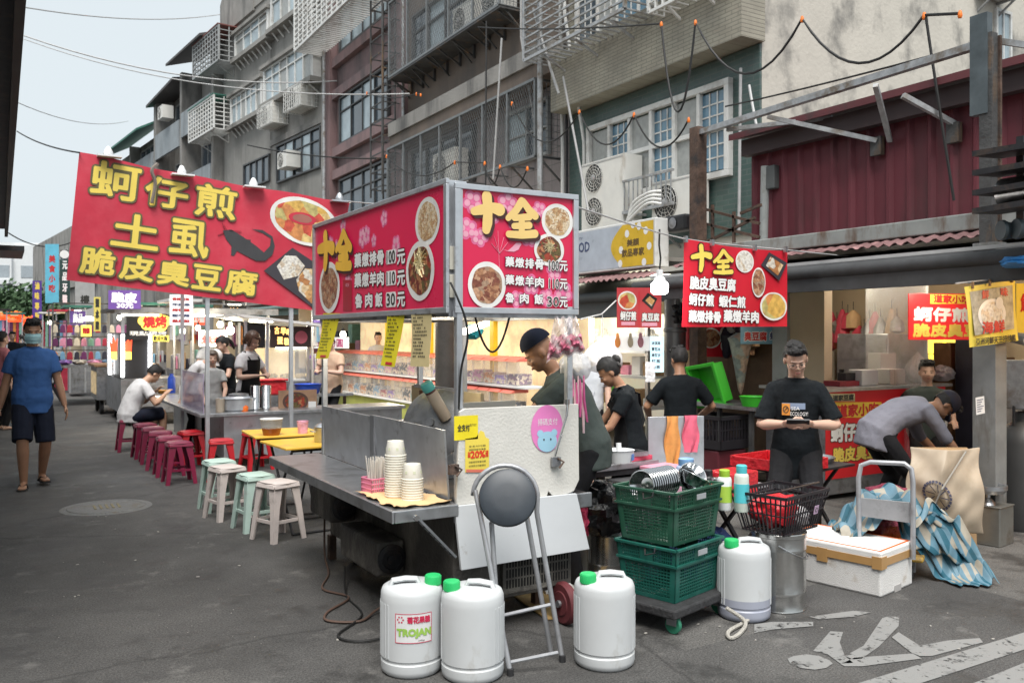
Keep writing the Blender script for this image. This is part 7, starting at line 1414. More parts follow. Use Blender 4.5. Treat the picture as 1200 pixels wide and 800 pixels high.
rk = thing('accessory_stall', 'accessory stall with hanging hair clips and purses under a bright lamp', 'market stall', (1.6, 22, 0)); k = MB(); k.box((.9, 21.5, .86), (2.4, 23.5, .92), m_steeld); k.obj('tabletop', rk, world=True)
for x, y in ((1.0, 21.6), (2.3, 21.6), (1.0, 23.4), (2.3, 23.4)): k = MB(); k.bar((x-.25, y, 0), (x+.2, y, .86), .04, .04, m_blackm); k.bar((x+.25, y, 0), (x-.2, y, .86), .04, .04, m_blackm); k.obj('trestle', rk, world=True)
k = MB(); [k.bar((1.0, y, .92), (1.0, y, 2.3), .03, .03, m_dsteel) for y in (21.6, 23.4)]; [k.bar((2.6, y, .92), (2.6, y, 2.3), .03, .03, m_dsteel) for y in (21.6, 23.4)]; [k.bar((1.0, 21.6, z), (2.6, 21.6, z), .025, .025, m_dsteel) for z in (1.25, 1.55, 1.85, 2.3)]; k.obj('rack', rk, world=True)
GN = dict(crimson=(.4, .03, .06), plum=(.15, .03, .12), sky=(.2, .4, .6), cream=(.7, .62, .5), mint=(.25, .5, .4), orange=(.7, .25, .05), pink=(.75, .3, .45), ink=(.03, .03, .05), violet=(.3, .15, .5)); GC = list(GN.values())
cols = [M('goods_'+n, c, .5, 0, .2, 6) for n, c in GN.items()]
q = random.Random(9)
for r_ in range(3):
 for i in range(11):
  x = 1.05+i*.142; z = 1.24+.3*r_; w_ = .1+.03*q.random(); tag(MB().prism([(x-w_/2, 21.56, z-.2), (x+w_/2, 21.56, z-.2), (x+w_/2*.8, 21.56, z-.05), (x, 21.56, z-.01), (x-w_/2*.8, 21.56, z-.05)], (0, .03, 0), cols[q.randrange(9)]).obj('purse', loc=(x, 21.57, z-.2), world=True, bevel=.01), 'little hanging purse on the accessory rack', 'purse', 'purses hanging on the accessory rack')
for i in range(5): x = .95+i*.3; crumple('folded_cloth', ('crimson', 'violet', 'cream', 'pink', 'sky')[i]+' folded cloth on the accessory stall table', 'cloth', (x, 21.75, .921), (.15, .2, .06), cols[(0, 8, 3, 6, 2)[i]], 60+i, None, .1, None, 14)
k = MB(); k.lathe([(0, 0), (.18, 0), (.16, .08), (.04, .12), (0, .12)], (0, 0, 0), m_lamp, 16); tag(k.obj('stall_lamp', loc=at(104, 376, 21.5)), 'very bright lamp above the accessory stall', 'lamp');
sign('sign_board', 'small yellow board under the bright lamp of the accessory stall', 'sign', YP(95, 395, 21.4), 95, 381, 107, 394, m_ylit, (('特價', 97, 384, 105, 391, m_rtxt, .01),))
def vsign(name, label, px0, py0, px1, py1, Y, mat, txt, tm, th=.04, n=None, head=None):
 P = YP(px0, py1, Y); h = (py1-py0)/len(txt); it = [(c, px0+(px1-px0)*.28, py0+h*i+h*.15, px0+(px1-px0)*.72, py0+h*i+h*.85, tm, .01) for i, c in enumerate(txt) if c != ' ']
 return sign(name, label, 'sign', P, px0, py0, px1, py1, mat, it, th)
vsign('street_banner', 'tall sky-blue vertical banner at the street end', 53, 286, 69, 355, 33, m_sky, ' 美食小吃 ', m_rtxt); vsign('street_banner', 'purple vertical banner with yellow letters beside the blue one', 38, 329, 49, 376, 36, m_pur, '滷味專賣', m_bnyel); vsign('shop_sign', 'dark green vertical sign of a dental clinic', 70, 304, 82, 357, 28, m_dkg, '元品牙醫', m_wht)
sign('shop_sign', 'round white tooth emblem board above the dark green sign', 'sign', YP(70, 303, 28), 71, 293, 80, 303.5, m_blackm, (), extra=lambda k, P: [k.disc(P, *loc2(P, 75.5, 298), .12, .12, m_wht, .004, 16)])
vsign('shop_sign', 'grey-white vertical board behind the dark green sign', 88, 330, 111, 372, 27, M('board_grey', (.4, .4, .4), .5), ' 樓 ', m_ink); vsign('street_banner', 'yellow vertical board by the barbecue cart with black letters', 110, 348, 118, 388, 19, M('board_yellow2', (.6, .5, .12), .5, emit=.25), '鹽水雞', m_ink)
sign('wall_sign', 'small tan framed board on the wall far down the street', 'sign', YP(30, 388, 36), 40, 374, 51, 388, M('board_maroon', (.3, .08, .1), .5))
m_lan = M('lantern_red', (.9, .08, .02), .4, emit=.9); q = random.Random(8)
for i in range(26):
 px = -2+i*1.75; py = 368+(i % 3)*7+q.random()*3+(4 if px > 25 else 0); p = at(px, py, 30+q.random()*3); k = MB(); k.ell((0, 0, 0), (.13, .13, .11), m_lan, 10); k.lathe([(.05, .1), (.05, .13), (0, .13)], (0, 0, 0), m_gold, 8); k.lathe([(.05, -.13), (.05, -.1)], (0, 0, 0), m_gold, 8); tag(k.obj('lantern', loc=p), 'glowing red lantern strung across the far street', 'lantern', 'red lanterns at the far end of the street')
for i, (px0, px1, Y, lab, c_) in enumerate(((-6, 8, 27, 'lit clothes stall at the far left end of the street', 'cream'), (8, 26, 31, 'brightly lit stall with hanging pale shirts behind the masked man', 'pink'), (50, 66, 30, 'white lit stall with hanging shirts right of the masked man', 'sky'), (62, 82, 27, 'clothes stall with orange tops beneath the dark green sign', 'orange'))):
 a, b_ = onY(px0, 400, Y), onY(px1, 400, Y); w_ = b_.x-a.x; t = thing('market_stall', lab, 'market stall', (a.x, Y, 0), 0, 'lit stalls down the street'); k = MB(); k.box((0, 0, .75), (w_, .8, .82), m_steeld); k.obj('counter', t); k = MB(); k.box((0, .02, .05), (w_, .06, .749), cols[(i*2+3) % 9]); k.obj('skirt', t); MB().box((-.1, -.1, 2.25), (w_+.1, 1.2, 2.3), [m_blackm, m_grn, m_wpaint, m_bred][i]).obj('canopy', t); MB().box((.1, .3, 2.2), (w_-.1, .36, 2.24), m_warm).obj('lamp_tube', t)
 for x in (0, w_): MB().box((x-.02, -.02, 0), (x+.02, .02, 2.25), m_alu).obj('post', t)
 for j in range(5): x = w_*(j+.5)/5; MB().prism([(x-w_*.08, .1, 1.25), (x+w_*.08, .1, 1.25), (x+w_*.08, .1, 1.75), (x+w_*.12, .1, 1.8), (x+w_*.1, .1, 2.0), (x-w_*.1, .1, 2.0), (x-w_*.12, .1, 1.8), (x-w_*.08, .1, 1.75)], (0, .04, 0), cols[(j*4+i*3+3) % 9]).obj('hanging_shirt', t)
P = YP(316, 406, 13.2); os_ = thing('food_stall', 'lit snack stall with dark sign board and glass display case', 'food stall', onY(340, 500, 13.6)*1); a, b_ = onY(286, 400, 13.2), onY(364, 400, 13.2); bx0, bx1 = a.x, b_.x; os_.location = ((bx0+bx1)/2, 13.6, 0)
k = MB(); k.box((bx0, 13.25, .1), (bx1, 14.3, .86), m_steeld); k.obj('cabinet', os_, world=True); k = MB(); k.prism([(bx0-.15, 13.0, 1.86), (bx1+.1, 13.0, 1.72), (bx1+.1, 14.5, 1.72), (bx0-.15, 14.5, 1.86)], (0, 0, .04), m_wpaint); k.obj('roof', os_, world=True)
k = MB(); k.box((bx0+.1, 13.25, 1.78), (bx0+.45, 13.3, 1.82), m_lamp); k.box((bx0+.5, 13.24, 1.38), (bx1-.05, 13.3, 1.42), m_lamp); k.obj('lamp_tube', os_, world=True)
k = MB(); xm = onY(316, 400, 13.2).x; k.box((xm, 13.18, 1.40), (bx1, 13.22, 1.72), M('board_brown', (.05, .03, .03), .5)); sb = k.obj('sign_board', os_, world=True); k = MB(); P = frame((xm, 13.178, 1.40), (1, 0, 0))
for ch, x0, y0, x1, y1 in (('古', 322, 383, 327, 391), ('早', 329, 384, 335, 392), ('味', 336, 385, 343, 393), ('蛋', 325, 395, 331, 403), ('糕', 333, 396, 340, 404)): tpx(k, P, ch, x0, y0, x1, y1, m_olit, z=.003, bold=.006)
c_ = loc2(P, 353, 395); k.disc(P, c_[0], c_[1], .1, .1, M('print_rose', (.6, .15, .2), .5), .003, 18); k.obj('lettering', sb, world=True)
k = MB(); k.box((xm-.05, 13.3, .87), (bx1-.05, 13.9, .9), m_wht); k.box((xm-.05, 13.88, .9), (bx1-.05, 13.9, 1.38), m_warm); k.obj('display_back', os_, world=True); k = MB(); k.box((xm-.05, 13.29, .9), (bx1-.05, 13.295, 1.38), m_clear); k.obj('display_glass', os_, world=True)
for x in (bx0+.03, xm-.03, bx1-.03): MB().box((x-.02, 13.22, .87), (x+.02, 13.26, 1.8), m_alu).obj('post', os_, world=True)
k = MB(); k.box((bx0, 13.26, 1.42), (xm-.06, 13.28, 1.74), m_bblk); k.obj('side_board', os_, world=True); q = random.Random(4)
for i in range(9): x = xm+.05+i*.08; crumple('pastry', 'pale pastry in the snack stall display case', 'pastry', (x, 13.5+.1*(i % 3), .901), (.05, .05, .04), M('pastry', (.7, .55, .32), .6, 0, .2, 20), i, 'pastries in the lit display case', .1, None, 10)
q_ = onY(315, 449, 12.6); t = thing('storage_box', 'red plastic crate between the phone woman and snack stall', 'box', (q_.x, q_.y, .72), 0); MB().box((-.22, -.15, 0), (.22, .15, .2), m_rbag).obj('body', t, bevel=.02); MB().box((-.24, -.17, .201), (.24, .17, .23), m_rbag).obj('rim', t, bevel=.01)
t = thing('folding_table', 'plain table holding the red crate and blue tub', 'table', (q_.x+.3, 12.6, 0), 0); MB().box((-.7, -.25, .68), (.9, .25, .718), m_steeld).obj('tabletop', t); [MB().box((x-.02, -.02, 0), (x+.02, .02, .68), m_dsteel).obj('leg', t) for x in (-.65, .85)]
q_ = onY(361, 452, 12.6); t = thing('tub', 'bright blue plastic tub in front of the peach shirt man', 'tub', (q_.x, q_.y, .72), 0); MB().lathe([(0, 0), (.16, 0), (.2, .14), (.21, .14), (.19, .13), (.15, .01), (0, .01)], (0, 0, 0), M('tub_blue', (.03, .1, .55), .4), 22).obj('body', t)
sign('sign_board', 'white lit board with red fish stew letters left of the bare bulb', 'sign', YP(233, 406, 15.5), 233, 387, 266, 406, m_wlit, (('土魠魚羹', 236, 393, 263, 402, m_rtxt, .012),))
MBl = MB(); MBl.ell((0, 0, 0), (.07, .07, .08), m_lamp, 12); MBl.lathe([(.03, .06), (.03, .14), (0, .14)], (0, 0, 0), m_white, 10); tag(MBl.obj('bulb', loc=at(270, 387, 15)), 'glowing bare bulb by the white fish stew board', 'bulb'); point_light('bulb_light', at(270, 389, 14.7), 60, (1, .85, .6), .1)
sign('sign_board', 'pink and white lit board behind the far yellow menu strip', 'sign', XP(366, 408, 6.4), 366, 395, 408, 408, m_wlit, (('手工粉圓', 370, 397, 402, 406, M('lettering_magenta', (.6, .1, .3), .5), .01),))
cs = thing('candy_shop', 'bright sweet shop stand with a yellow frame and white back shelves behind the cart', 'shop stand', (6.9, 14, 0)); XC = 6.5; YA, YE = onX(596, 430, XC).y, onX(384, 430, XC).y; m_coral = M('lid_coral', (.8, .2, .15), .4); m_yfr = M('frame_yellow', (.85, .55, .02), .4, emit=.15)
k = MB(); k.box((XC+1.1, YA-.5, .1), (XC+1.2, YE+.8, 2.1), m_warm); k.obj('lit_back', cs, world=True); k = MB()
for z, x in ((.35, XC), (.82, XC+.1)): k.box((x, YA-.3, z-.03), (XC+.5, YE+.3, z), m_wht)
k.box((XC+.05, YA-.3, .0), (XC+.08, YE+.3, .31), M('stand_lime', (.5, .55, .15), .5)); k.obj('shelf', cs, world=True)
for y in (onX(432, 430, XC).y, onX(480, 430, XC).y, onX(552, 430, XC).y): MB().box((XC+.38, y-.06, 0), (XC+.46, y+.06, 2.3), m_yfr).obj('post', cs, world=True)
MB().box((XC+.35, YA, 1.9), (XC+.47, YE, 2.05), m_yfr).obj('beam', cs, world=True)
q = random.Random(12); n = 22
proto = {}
for r_, (z, x) in enumerate(((.355, XC+.06), (.825, XC+.16))):
 for i in range(n):
  y = YA+(YE-YA)*(i+.5)/n; w_ = (YE-YA)/n*.42; ci = q.randrange(9)
  if ci not in proto:
   t = thing('sweet_bin', 'clear bin of sweets with coral lid in the bright shop', 'sweet bin', (0, 0, 0), 0, 'clear sweet bins behind the cart'); k = MB(); k.box((0, -w_, 0), (.28, w_, .36), m_clear); k.obj('bin', t); k = MB(); k.box((.01, -w_*.93, .01), (.27, w_*.93, .14+.03*(ci % 4)), Mvor('sweets_%d' % ci, [GC[ci], tuple(x_*.6 for x_ in GC[ci]), (.7, .55, .4)], 25)); k.obj('sweets', t); k = MB(); k.prism([(-.02, -w_*1.05, .361), (.3, -w_*1.05, .361), (.3, -w_*1.05, .43), (.05, -w_*1.05, .40)], (0, w_*2.1, 0), m_coral); k.obj('lid', t); proto[ci] = t
  else: t = dup(proto[ci])
  t.location = (x, y, z)
point_light('shop_light', (XC-.6, (YA+YE)/2-1.5, 1.95), 45, (1, .9, .7), .15); point_light('shop_light', (XC-.6, (YA+YE)/2+2, 1.95), 22, (1, .9, .7), .15)
tag(MB().lathe([(.17, 0), (.17, 3.0)], (0, 0, 0), M('column_dark', (.05, .045, .04), .7, 0, .3, 4, bump=.2), 16).obj('column', loc=onX(522, 400, 6.3)*1), 'dark round column in front of the sweet bins', 'column').location.z = 0
crumple('tarp_bundle', 'turquoise rolled cloth tied up beside the dark column', 'cloth', onX(551, 398, 6.2), (.15, .3, .12), M('cloth_turq', (.02, .35, .4), .7), 70, None, .1)
ar = thing('shop_interior', 'long lit ground floor shop arcade under the apartment houses', 'shop front', (9.5, 17, 0)); m_int = M('interior_cream', (.55, .47, .34), .7, 0, .12, 2); k = MB(); k.box((9.62, 8.5, 0), (9.7, 40, 2.95), m_int); k.obj('back_wall', ar, world=True); k = MB(); k.box((7.0, 8.6, 2.55), (9.6, 30, 2.6), M('ceiling_grey', (.3, .28, .25), .8)); k.obj('ceiling', ar, world=True)
k = MB(); [k.box((8.3, 9.2+i*2.6, 2.47), (8.4, 10.5+i*2.6, 2.52), m_lamp) for i in range(8)]; k.obj('lamp_tube', ar, world=True)
q = random.Random(6)
for i in range(34):
 y = 8.9+i*.62; hh = .3+.35*q.random(); z0 = q.choice((.4, .9, 1.35)); tag(MB().box((9.2, y, z0), (9.55, y+.25+.25*q.random(), z0+hh), cols[q.randrange(9)] if i % 3 else m_card).obj('goods_box', loc=(9.4, y, z0), world=True, bevel=.01), 'packed goods box against the arcade back wall', 'box', 'goods along the arcade back wall')
for i, (y0, y1, mt, lab) in enumerate(((8.3, 13.2, M('awning_grey', (.09, .1, .105), .7, 0, .2, 4), 'dark grey rolled awning below the grey and yellow lightbox'), (13.4, 20.0, M('awning_olive', (.16, .15, .12), .75, 0, .2, 4), 'drab awning of the sweet shop behind the cart'), (20.2, 27, M('awning_teal', (.12, .19, .18), .75, 0, .2, 4), 'teal-grey awning above the snack stall'))):
 k = MB(); k.prism([(6.3 if i else 7.05, y0, 1.98 if i == 0 else 2.2), (9.2, y0, 2.62), (9.2, y0, 2.68), (6.3 if i else 7.05, y0, 2.06 if i == 0 else 2.28)], (0, y1-y0, 0), mt); k.box((6.28 if i else 7.0, y0, 1.82 if i == 0 else 2.1), (6.36 if i else 7.08, y1, 2.05 if i == 0 else 2.27), mt); k.tube([(6.26 if i else 6.98, y0, 2.1 if i == 0 else 2.3), (6.26 if i else 6.98, y1, 2.1 if i == 0 else 2.3)], .07, mt, 10); tag(k.obj('awning', loc=(7.5, y0, 2), world=True), lab, 'awning')
def scallop(name, label, X, y0, y1, z, mat, dz=.1, out=.3):
 def f(u, v): return Vector((X-out*v+.0, y0+(y1-y0)*u, z-dz*v+(.012+.006*math.sin(u*9))*math.sin(u*(y1-y0)*52+math.sin(u*23))))
 k = MB(); k.sheet(f, int((y1-y0)*34), 3, mat, .004); tag(k.obj(name, loc=(X, y0, z), world=True), label, 'roof sheet')
m_pinkc = M('corrugated_faded_red', (.19, .1, .1), .6, 0, .2, 4, stain=(.4, .22, .22), stsc=3)
scallop('corrugated_eave', 'faded red corrugated eave below the grey and yellow lightbox', 7.1, 8.2, 12.8, 2.40, m_pinkc); scallop('corrugated_eave', 'faded red corrugated eave below the red sheet-metal wall', 7.0, 3.9, 7.7, 2.45, m_pinkc, .07, .25)
lb = thing('lightbox_sign', 'long lightbox with grey half and yellow dotted half above the awning', 'sign', (7, 10, 2.4)); ya, yb = onX(768, 300, 7.0).y, onX(668, 300, 7.0).y+.6; k = MB(); k.box((7.0, ya, 2.44), (7.22, yb, 3.05), m_wpaint); k.obj('box', lb, world=True, bevel=.01); P = frame((6.998, yb, 2.44), (0, -1, 0)); L_ = yb-ya; k = MB(); k.rect(P, .02, .03, L_-.03, .58, M('panel_grey', (.42, .46, .52), .3, emit=.06), .001); c0 = loc2(P, 716, 290)[0]; m_mus = M('panel_mustard', (.62, .4, .03), .3, emit=.08)
pts = [(c0+.25*(1-math.sin(math.pi*i/12))**1.0*1.0, .03+.55*i/12) for i in range(13)]; k.poly([P @ Vector((x, y, .003)) for x, y in [(L_-.03, .03), (L_-.03, .58)]+pts[::-1]], m_mus); k.obj('panel', lb, world=True); k = MB()
for x, y in ((728, 293), (735, 274), (749, 265), (757, 270), (761, 288), (755, 307), (727, 309), (742, 263)): a = loc2(P, x, y); k.disc(P, a[0], a[1], .045, .05, m_wht, .0045, 16)
tpx(k, P, 'GOOD', 666, 285, 691, 296, m_navy, z=.004, bold=.004); tpx(k, P, 'BEAUTY', 671, 279, 683, 282, m_navy, z=.004); tpx(k, P, '茶', 675, 302, 679, 310, m_gold2, z=.004); tpx(k, P, '美顏', 735, 280, 749, 288, M('lettering_brown', (.12, .07, .02), .5), z=.0045, bold=.004); tpx(k, P, '飲品專家', 729, 291, 755, 300, M('lettering_brown'), z=.0045, bold=.004); k.obj('lettering', lb, world=True)
k = MB(); p = at(773, 333, 6.6); k.lathe([(0, -.075), (.05, -.075), (.066, -.06), (.068, .0), (.05, .02)], (0, 0, 0), M('bulb_glow', (1, .98, .95), .4, emit=7), 22); t = thing('bulb', 'big glowing white bulb hanging on a wire left of the red banner', 'bulb', p); k.obj('globe', t); MB().lathe([(.05, .02), (.04, .05), (.026, .06), (.026, .11), (.0, .115)], (0, 0, 0), m_white, 18).obj('cap', t); MB().tube([(0, 0, .11), (.01, 0, .2), (-.005, 0, .3), (.0, 0, .42)], .007, m_wire, 6).obj('cord', t); point_light('bulb_light', p-Vector((0, 0, .12)), 16, (1, .97, .9), .08)
PR2 = frame(onY(800, 383, 5.2), (1, 0, -.02)); rb2 = thing('banner', 'red cloth banner with yellow and white lettering hanging right of the bulb', 'banner', onY(862, 383, 5.2)); cn2 = [loc2(PR2, *p_) for p_ in ((802.5, 279.5), (924, 294), (922.5, 382.5), (800, 383))]
def f2(u, v): a = Vector((*cn2[0], 0)).lerp(Vector((*cn2[1], 0)), u); b_ = Vector((*cn2[3], 0)).lerp(Vector((*cn2[2], 0)), u); q = a.lerp(b_, v); return PR2 @ Vector((q.x, q.y-.02*math.sin(u*3.1)*(1-v), -.01+.005*math.sin(u*11+v*3)))
k = MB(); k.sheet(f2, 24, 10, m_red, .003); k.obj('cloth', rb2, world=True); k = MB(); bx2 = lambda cx, cy: (660+cx*.25, 230+cy*.25)
for S_, x0, y0, x1, y1 in ((TEN, 598, 232, 690, 352), (ALL, 702, 252, 792, 362)): brush(k, PR2, (*bx2(x0, y0), *bx2(x1, y1)), S_, m_shadow, .003, .033); brush(k, PR2, (*bx2(x0, y0), *bx2(x1, y1)), S_, m_bnyel, .006, .022)
for s, x0, y0, x1, y1 in (('脆皮臭豆腐', 594, 382, 806, 440), ('蚵仔煎', 590, 458, 704, 512), ('蝦仁煎', 730, 468, 852, 520), ('藥燉排骨', 588, 538, 736, 590), ('藥燉羊肉', 752, 536, 914, 590)): tpx(k, PR2, s, *bx2(x0, y0), *bx2(x1, y1), m_wht, z=.003, bold=.0045, outline=m_shadow, ow=.009)
k.obj('lettering', rb2, world=True); k = MB()
for c, (x, y, rx, ry, f) in enumerate(((850, 306, 42, 52, m_fcab), (914, 404, 32, 70, m_fpork), (984, 516, 62, 66, m_fomel))): a = bx2(x, y); k = MB(); dish(k, PR2, *a, rx*.25, ry*.25, f, .003+c*.002, k=.88); k.obj('dish_picture', rb2, world=True)
k = MB(); shape(k, PR2, [bx2(926, 322), bx2(964, 262), bx2(1048, 312), bx2(1012, 396)], M('slate_plate'), .003); shape(k, PR2, [bx2(948, 325), bx2(970, 282), bx2(1030, 322), bx2(1004, 372)], m_ftofu, .005); k.obj('tofu_picture', rb2, world=True)
for i, (px, py) in enumerate(((804, 281), (835, 285), (885, 291), (921, 293))): p = onY(px, py, 5.18); MB().box(p-Vector((.012, .01, .02)), p+Vector((.012, .02, .03)), m_steel).obj('clip', rb2, world=True)
wire2 = [onY(674, 242, 4.05), onY(803, 280, 5.2), onY(922, 293, 5.22), onY(1000, 301, 5.5)]; cable('wire', 'white wire running from the square lightbox to the red banner', wire2, .006, m_wireg, 'wire'); cable('wire', 'thin white cord sloping under the small red banner', [at(722, 352, 7.4), at(705, 368, 7.3), at(680, 374, 6.4)], .006, m_wireg, 'wire')
def smallb(k, P): dish(k, P, 735, 352, 11, 11, m_fomel, .003, k=.85); shape(k, P, [(752, 352), (759, 343), (770, 350), (764, 363)], m_bblk, .003); shape(k, P, [(756, 352), (761, 347), (767, 352), (763, 359)], m_ftofu, .005); rpx(k, P, 748.3, 341, 749.3, 383, m_red, .002); rpx(k, P, 728, 377, 744, 381, m_bloom2, .002); rpx(k, P, 752, 378, 770, 382, m_bloom2, .002)
sign('banner', 'small red banner with two dish photos below the lightbox', 'banner', YP(723, 384, 7.3), 723, 337, 775, 384, M('banner_salmon', (.55, .06, .07), .5), (('蚵仔煎', 727, 365, 745, 375, m_wht, .004, m_ink, .01), ('臭豆腐', 752, 367, 772, 376, m_wht, .004, m_ink, .01)), .004, extra=smallb)
sign('banner', 'pale blue banner peeking out behind the larger red one', 'banner', YP(866, 403, 6.6), 868, 348, 931, 403, M('banner_paleblue', (.2, .42, .56), .5), (('臭豆腐', 872, 389, 898, 399, m_rtxt, .004, m_wht, .012), ('蚵仔煎', 902, 389, 928, 398, m_navy, .004, m_wht, .012), ('氣', 918, 360, 930, 380, m_navy, .006)), .004)
def bowls(k, P): [dish(k, P, x, y, rx, rx, f, .003+i*.002, k=.86) for i, (x, y, rx, f) in enumerate(((833, 396, 12, m_fpork), (853, 391, 10, m_fcab), (853, 405, 9, m_fsoup)))]
sign('menu_board', 'red board with three bowl photos beneath the red banner', 'sign', YP(818, 418, 7.6), 819, 370, 866, 418, m_red, (), .01, extra=bowls)
XS = 7.0
m_shed = M('red_sheet_metal', (.15, .03, .042), .55, .1, .12, 1.5, stain=(.06, .03, .03), stsc=1.3, streak=5, stw=(.52, .7)); m_shedr = M('red_roof_edge', (.12, .03, .035), .6, 0, .15, 3, stain=(.05, .035, .035), stsc=2)
sh_ = thing('sheet_metal_shed', 'dark red corrugated sheet-metal upper storey of the corner shops', 'building', (7.5, 5.3, 2.6)); k = MB(); y = 3.0
pts = []
while y < 7.12:
 for dx, dy in ((0, 0), (0, .13), (-.035, .16), (-.035, .19), (0, .22)): pts.append((7.5+dx, y+dy))
 y += .22
k.add([(x, yy, z) for x, yy in pts for z in (2.6, 3.86)], [(2*i, 2*i+1, 2*i+3, 2*i+2) for i in range(len(pts)-1)], m_shed); k.box((7.52, 3.0, 2.5), (11, 7.15, 3.85), m_shed); k.obj('wall', sh_, world=True)
k = MB(); k.prism([(7.25, 2.9, 3.83), (7.25, 7.3, 3.83), (9.5, 7.3, 4.3), (9.5, 2.9, 4.3)], (0, 0, .07), m_shedr); k.box((7.35, 2.9, 3.64), (7.46, 7.2, 3.825), M('fascia_dark', (.055, .035, .036), .6)); k.obj('roof', sh_, world=True)
k = MB(); k.box((6.95, 3.4, 2.46), (7.48, 7.7, 2.6), M('weathered_gutter', (.3, .32, .31), .6, .2, .15, 3, stain=(.14, .09, .06), stsc=4, streak=3)); k.obj('gutter', sh_, world=True, bevel=.01)
rs_ = thing('shop_row', 'row of small open-fronted food shops beneath the red sheet-metal wall', 'shop front', (7.4, 5.5, 0))
m_rside = M('shop_wall_cream', (.62, .5, .34), .7, 0, .07, 3); m_grp = M('pale_grey_column', (.42, .44, .43), .6, 0, .1, 4, stain=(.25, .24, .22), stsc=3)
k = MB(); k.box((9.6, 1.5, 0), (9.7, 8.5, 2.5), m_rside); k.box((7.0, 2.9, 2.36), (9.6, 8.4, 2.42), M('ceiling_white', (.6, .57, .5), .8)); k.obj('interior', rs_, world=True)
for px0, px1, m_, X in ((922, 966, m_rside, 7.25), (808, 819, m_grp, 7.3), (905, 922, m_grp, 7.2)): a, b_ = onX(px1, 400, X), onX(px0, 400, X); MB().box((X, a.y, 0), (X+.12, b_.y, 2.36), m_).obj('pier', rs_, world=True)
k = MB(); a, b_ = onX(905, 400, 7.6), onX(820, 400, 7.6); k.box((7.6, a.y, 0), (7.65, b_.y, 2.36), M('brown_panelling', (.16, .1, .06), .6, 0, .25, 5, stain=(.09, .05, .035), stsc=4, streak=6)); k.obj('panelling', rs_, world=True)
k = MB();
for px in (1010, 1115): p = onX(px, 355, 7.6); k.box((7.5, p.y-.05, 2.28), (8.0, p.y+.05, 2.33), m_lampw)
k.obj('lamp_tube', rs_, world=True); point_light('shop_light', (7.9, 5.0, 2.1), 15, (1, .88, .68), .15); point_light('shop_light', (7.7, 6.3, 2.1), 8, (1, .9, .7), .15)
k = MB(); m_awd = M('awning_charcoal', (.05, .052, .055), .75, 0, .3, 5); k.tube([(6.35, 3.2, 2.16), (6.35, 7.9, 2.14)], .06, m_awd, 10); k.box((6.33, 3.2, 1.98), (6.4, 7.9, 2.12), m_awd); k.prism([(6.36, 3.2, 2.14), (7.2, 3.2, 2.34), (7.2, 3.2, 2.37), (6.36, 3.2, 2.18)], (0, 4.7, 0), m_awd); k.box((6.5, 3.2, 2.24), (6.53, 7.8, 2.27), m_wireg); tag(k.obj('awning', loc=(6.4, 5, 2), world=True), 'charcoal rolled awning over the right-hand food shops', 'awning')
p = onX(1160, 400, 6.62); stp = thing('steel_post', 'tall weathered steel H-post at the right edge with a box at its top', 'post', (p.x, p.y, 0)); MB().box((-.06, -.05, 2.3), (.02, .05, 3.92), m_dsteel).obj('web', stp); MB().box((.021, -.07, 2.3), (.045, .07, 3.9), m_rust).obj('flange', stp); MB().box((-.07, -.02, 3.3), (-.0, .12, 4.08), M('box_bluegrey', (.09, .11, .12), .5, .2, .3, 5)).obj('top_box', stp); MB().box((-.08, -.09, 0), (.07, .09, 2.299), M('post_grey', (.24, .25, .25), .6, .2, .25, 4, stain=(.1, .08, .06), stsc=4, streak=4)).obj('base', stp)
p = onX(818, 300, 7.0); tag(MB().box((-.07, -.07, 0), (.07, .07, 4.0), m_rust).obj('rusty_post', loc=(p.x, p.y, 0)), 'dark rusty square post between the fan unit and the red shed', 'post')
p = onX(791, 400, 7.0); t = thing('column', 'grey round steel-clad column behind the man in black', 'column', (p.x, p.y, 0)); MB().lathe([(.13, 0), (.13, .9), (.14, .91), (.14, .95), (.13, .96), (.13, 1.62), (.14, 1.63), (.14, 1.66), (.13, 1.67), (.13, 2.3)], (0, 0, 0), M('column_cladding', (.17, .18, .185), .4, .5, .2, 3, stain=(.08, .07, .065), stsc=3, streak=4), 20).obj('shaft', t); crumple('cable_bunch', '', '', (-.02, -.12, 1.72), (.1, .08, .12), m_black, 3, None, .25, t)
k = MB(); k.bar(onX(812, 158, 7.0), onX(1168, 46, 6.7), .07, .06, m_galv); tag(k.obj('steel_beam', loc=(7, 6, 4), world=True), 'long rusty-grey steel beam running from the rusty post to the tall H-post', 'beam')
for a, b_, lab in ((onX(900, 137, 7.0), onX(1028, 165, 7.42), 'pale steel strut reaching back from the long beam to the red wall, left one'), (onX(1026, 100, 6.9), onX(1043, 165, 7.44), 'short steel strut propping the middle of the long beam'), (onX(1058, 112, 7.0), onX(1118, 145, 7.44), 'pale steel strut fixed to the red wall, right one'), (onX(852, 152, 7.0), onX(975, 138, 7.4), 'thin pale rail lying just below the long beam'), (onX(1168, 48, 6.7), onX(1215, 55, 6.75), 'steel stub running off the tall post to the picture edge')):
 tag(MB().bar(a, b_, .045, .045, m_galv).obj('steel_strut', loc=a, world=True), lab, 'strut', 'steel struts in front of the red wall')
for px, py in ((1028, 168), (1118, 152)): p = onX(px, py, 7.44); tag(MB().box((-.03, -.06, -.12), (.03, .06, .06), m_dsteel).obj('wall_bracket', loc=p), 'dark bracket plate on the red wall, '+('left one' if px < 1100 else 'right one'), 'bracket')
tag(MB().tube([onX(897, 195, 7.45), onX(895, 290, 7.45)], .05, m_grp, 10).obj('downpipe', loc=onX(896, 290, 7.45), world=True), 'pale downpipe at the left end of the red wall', 'pipe')
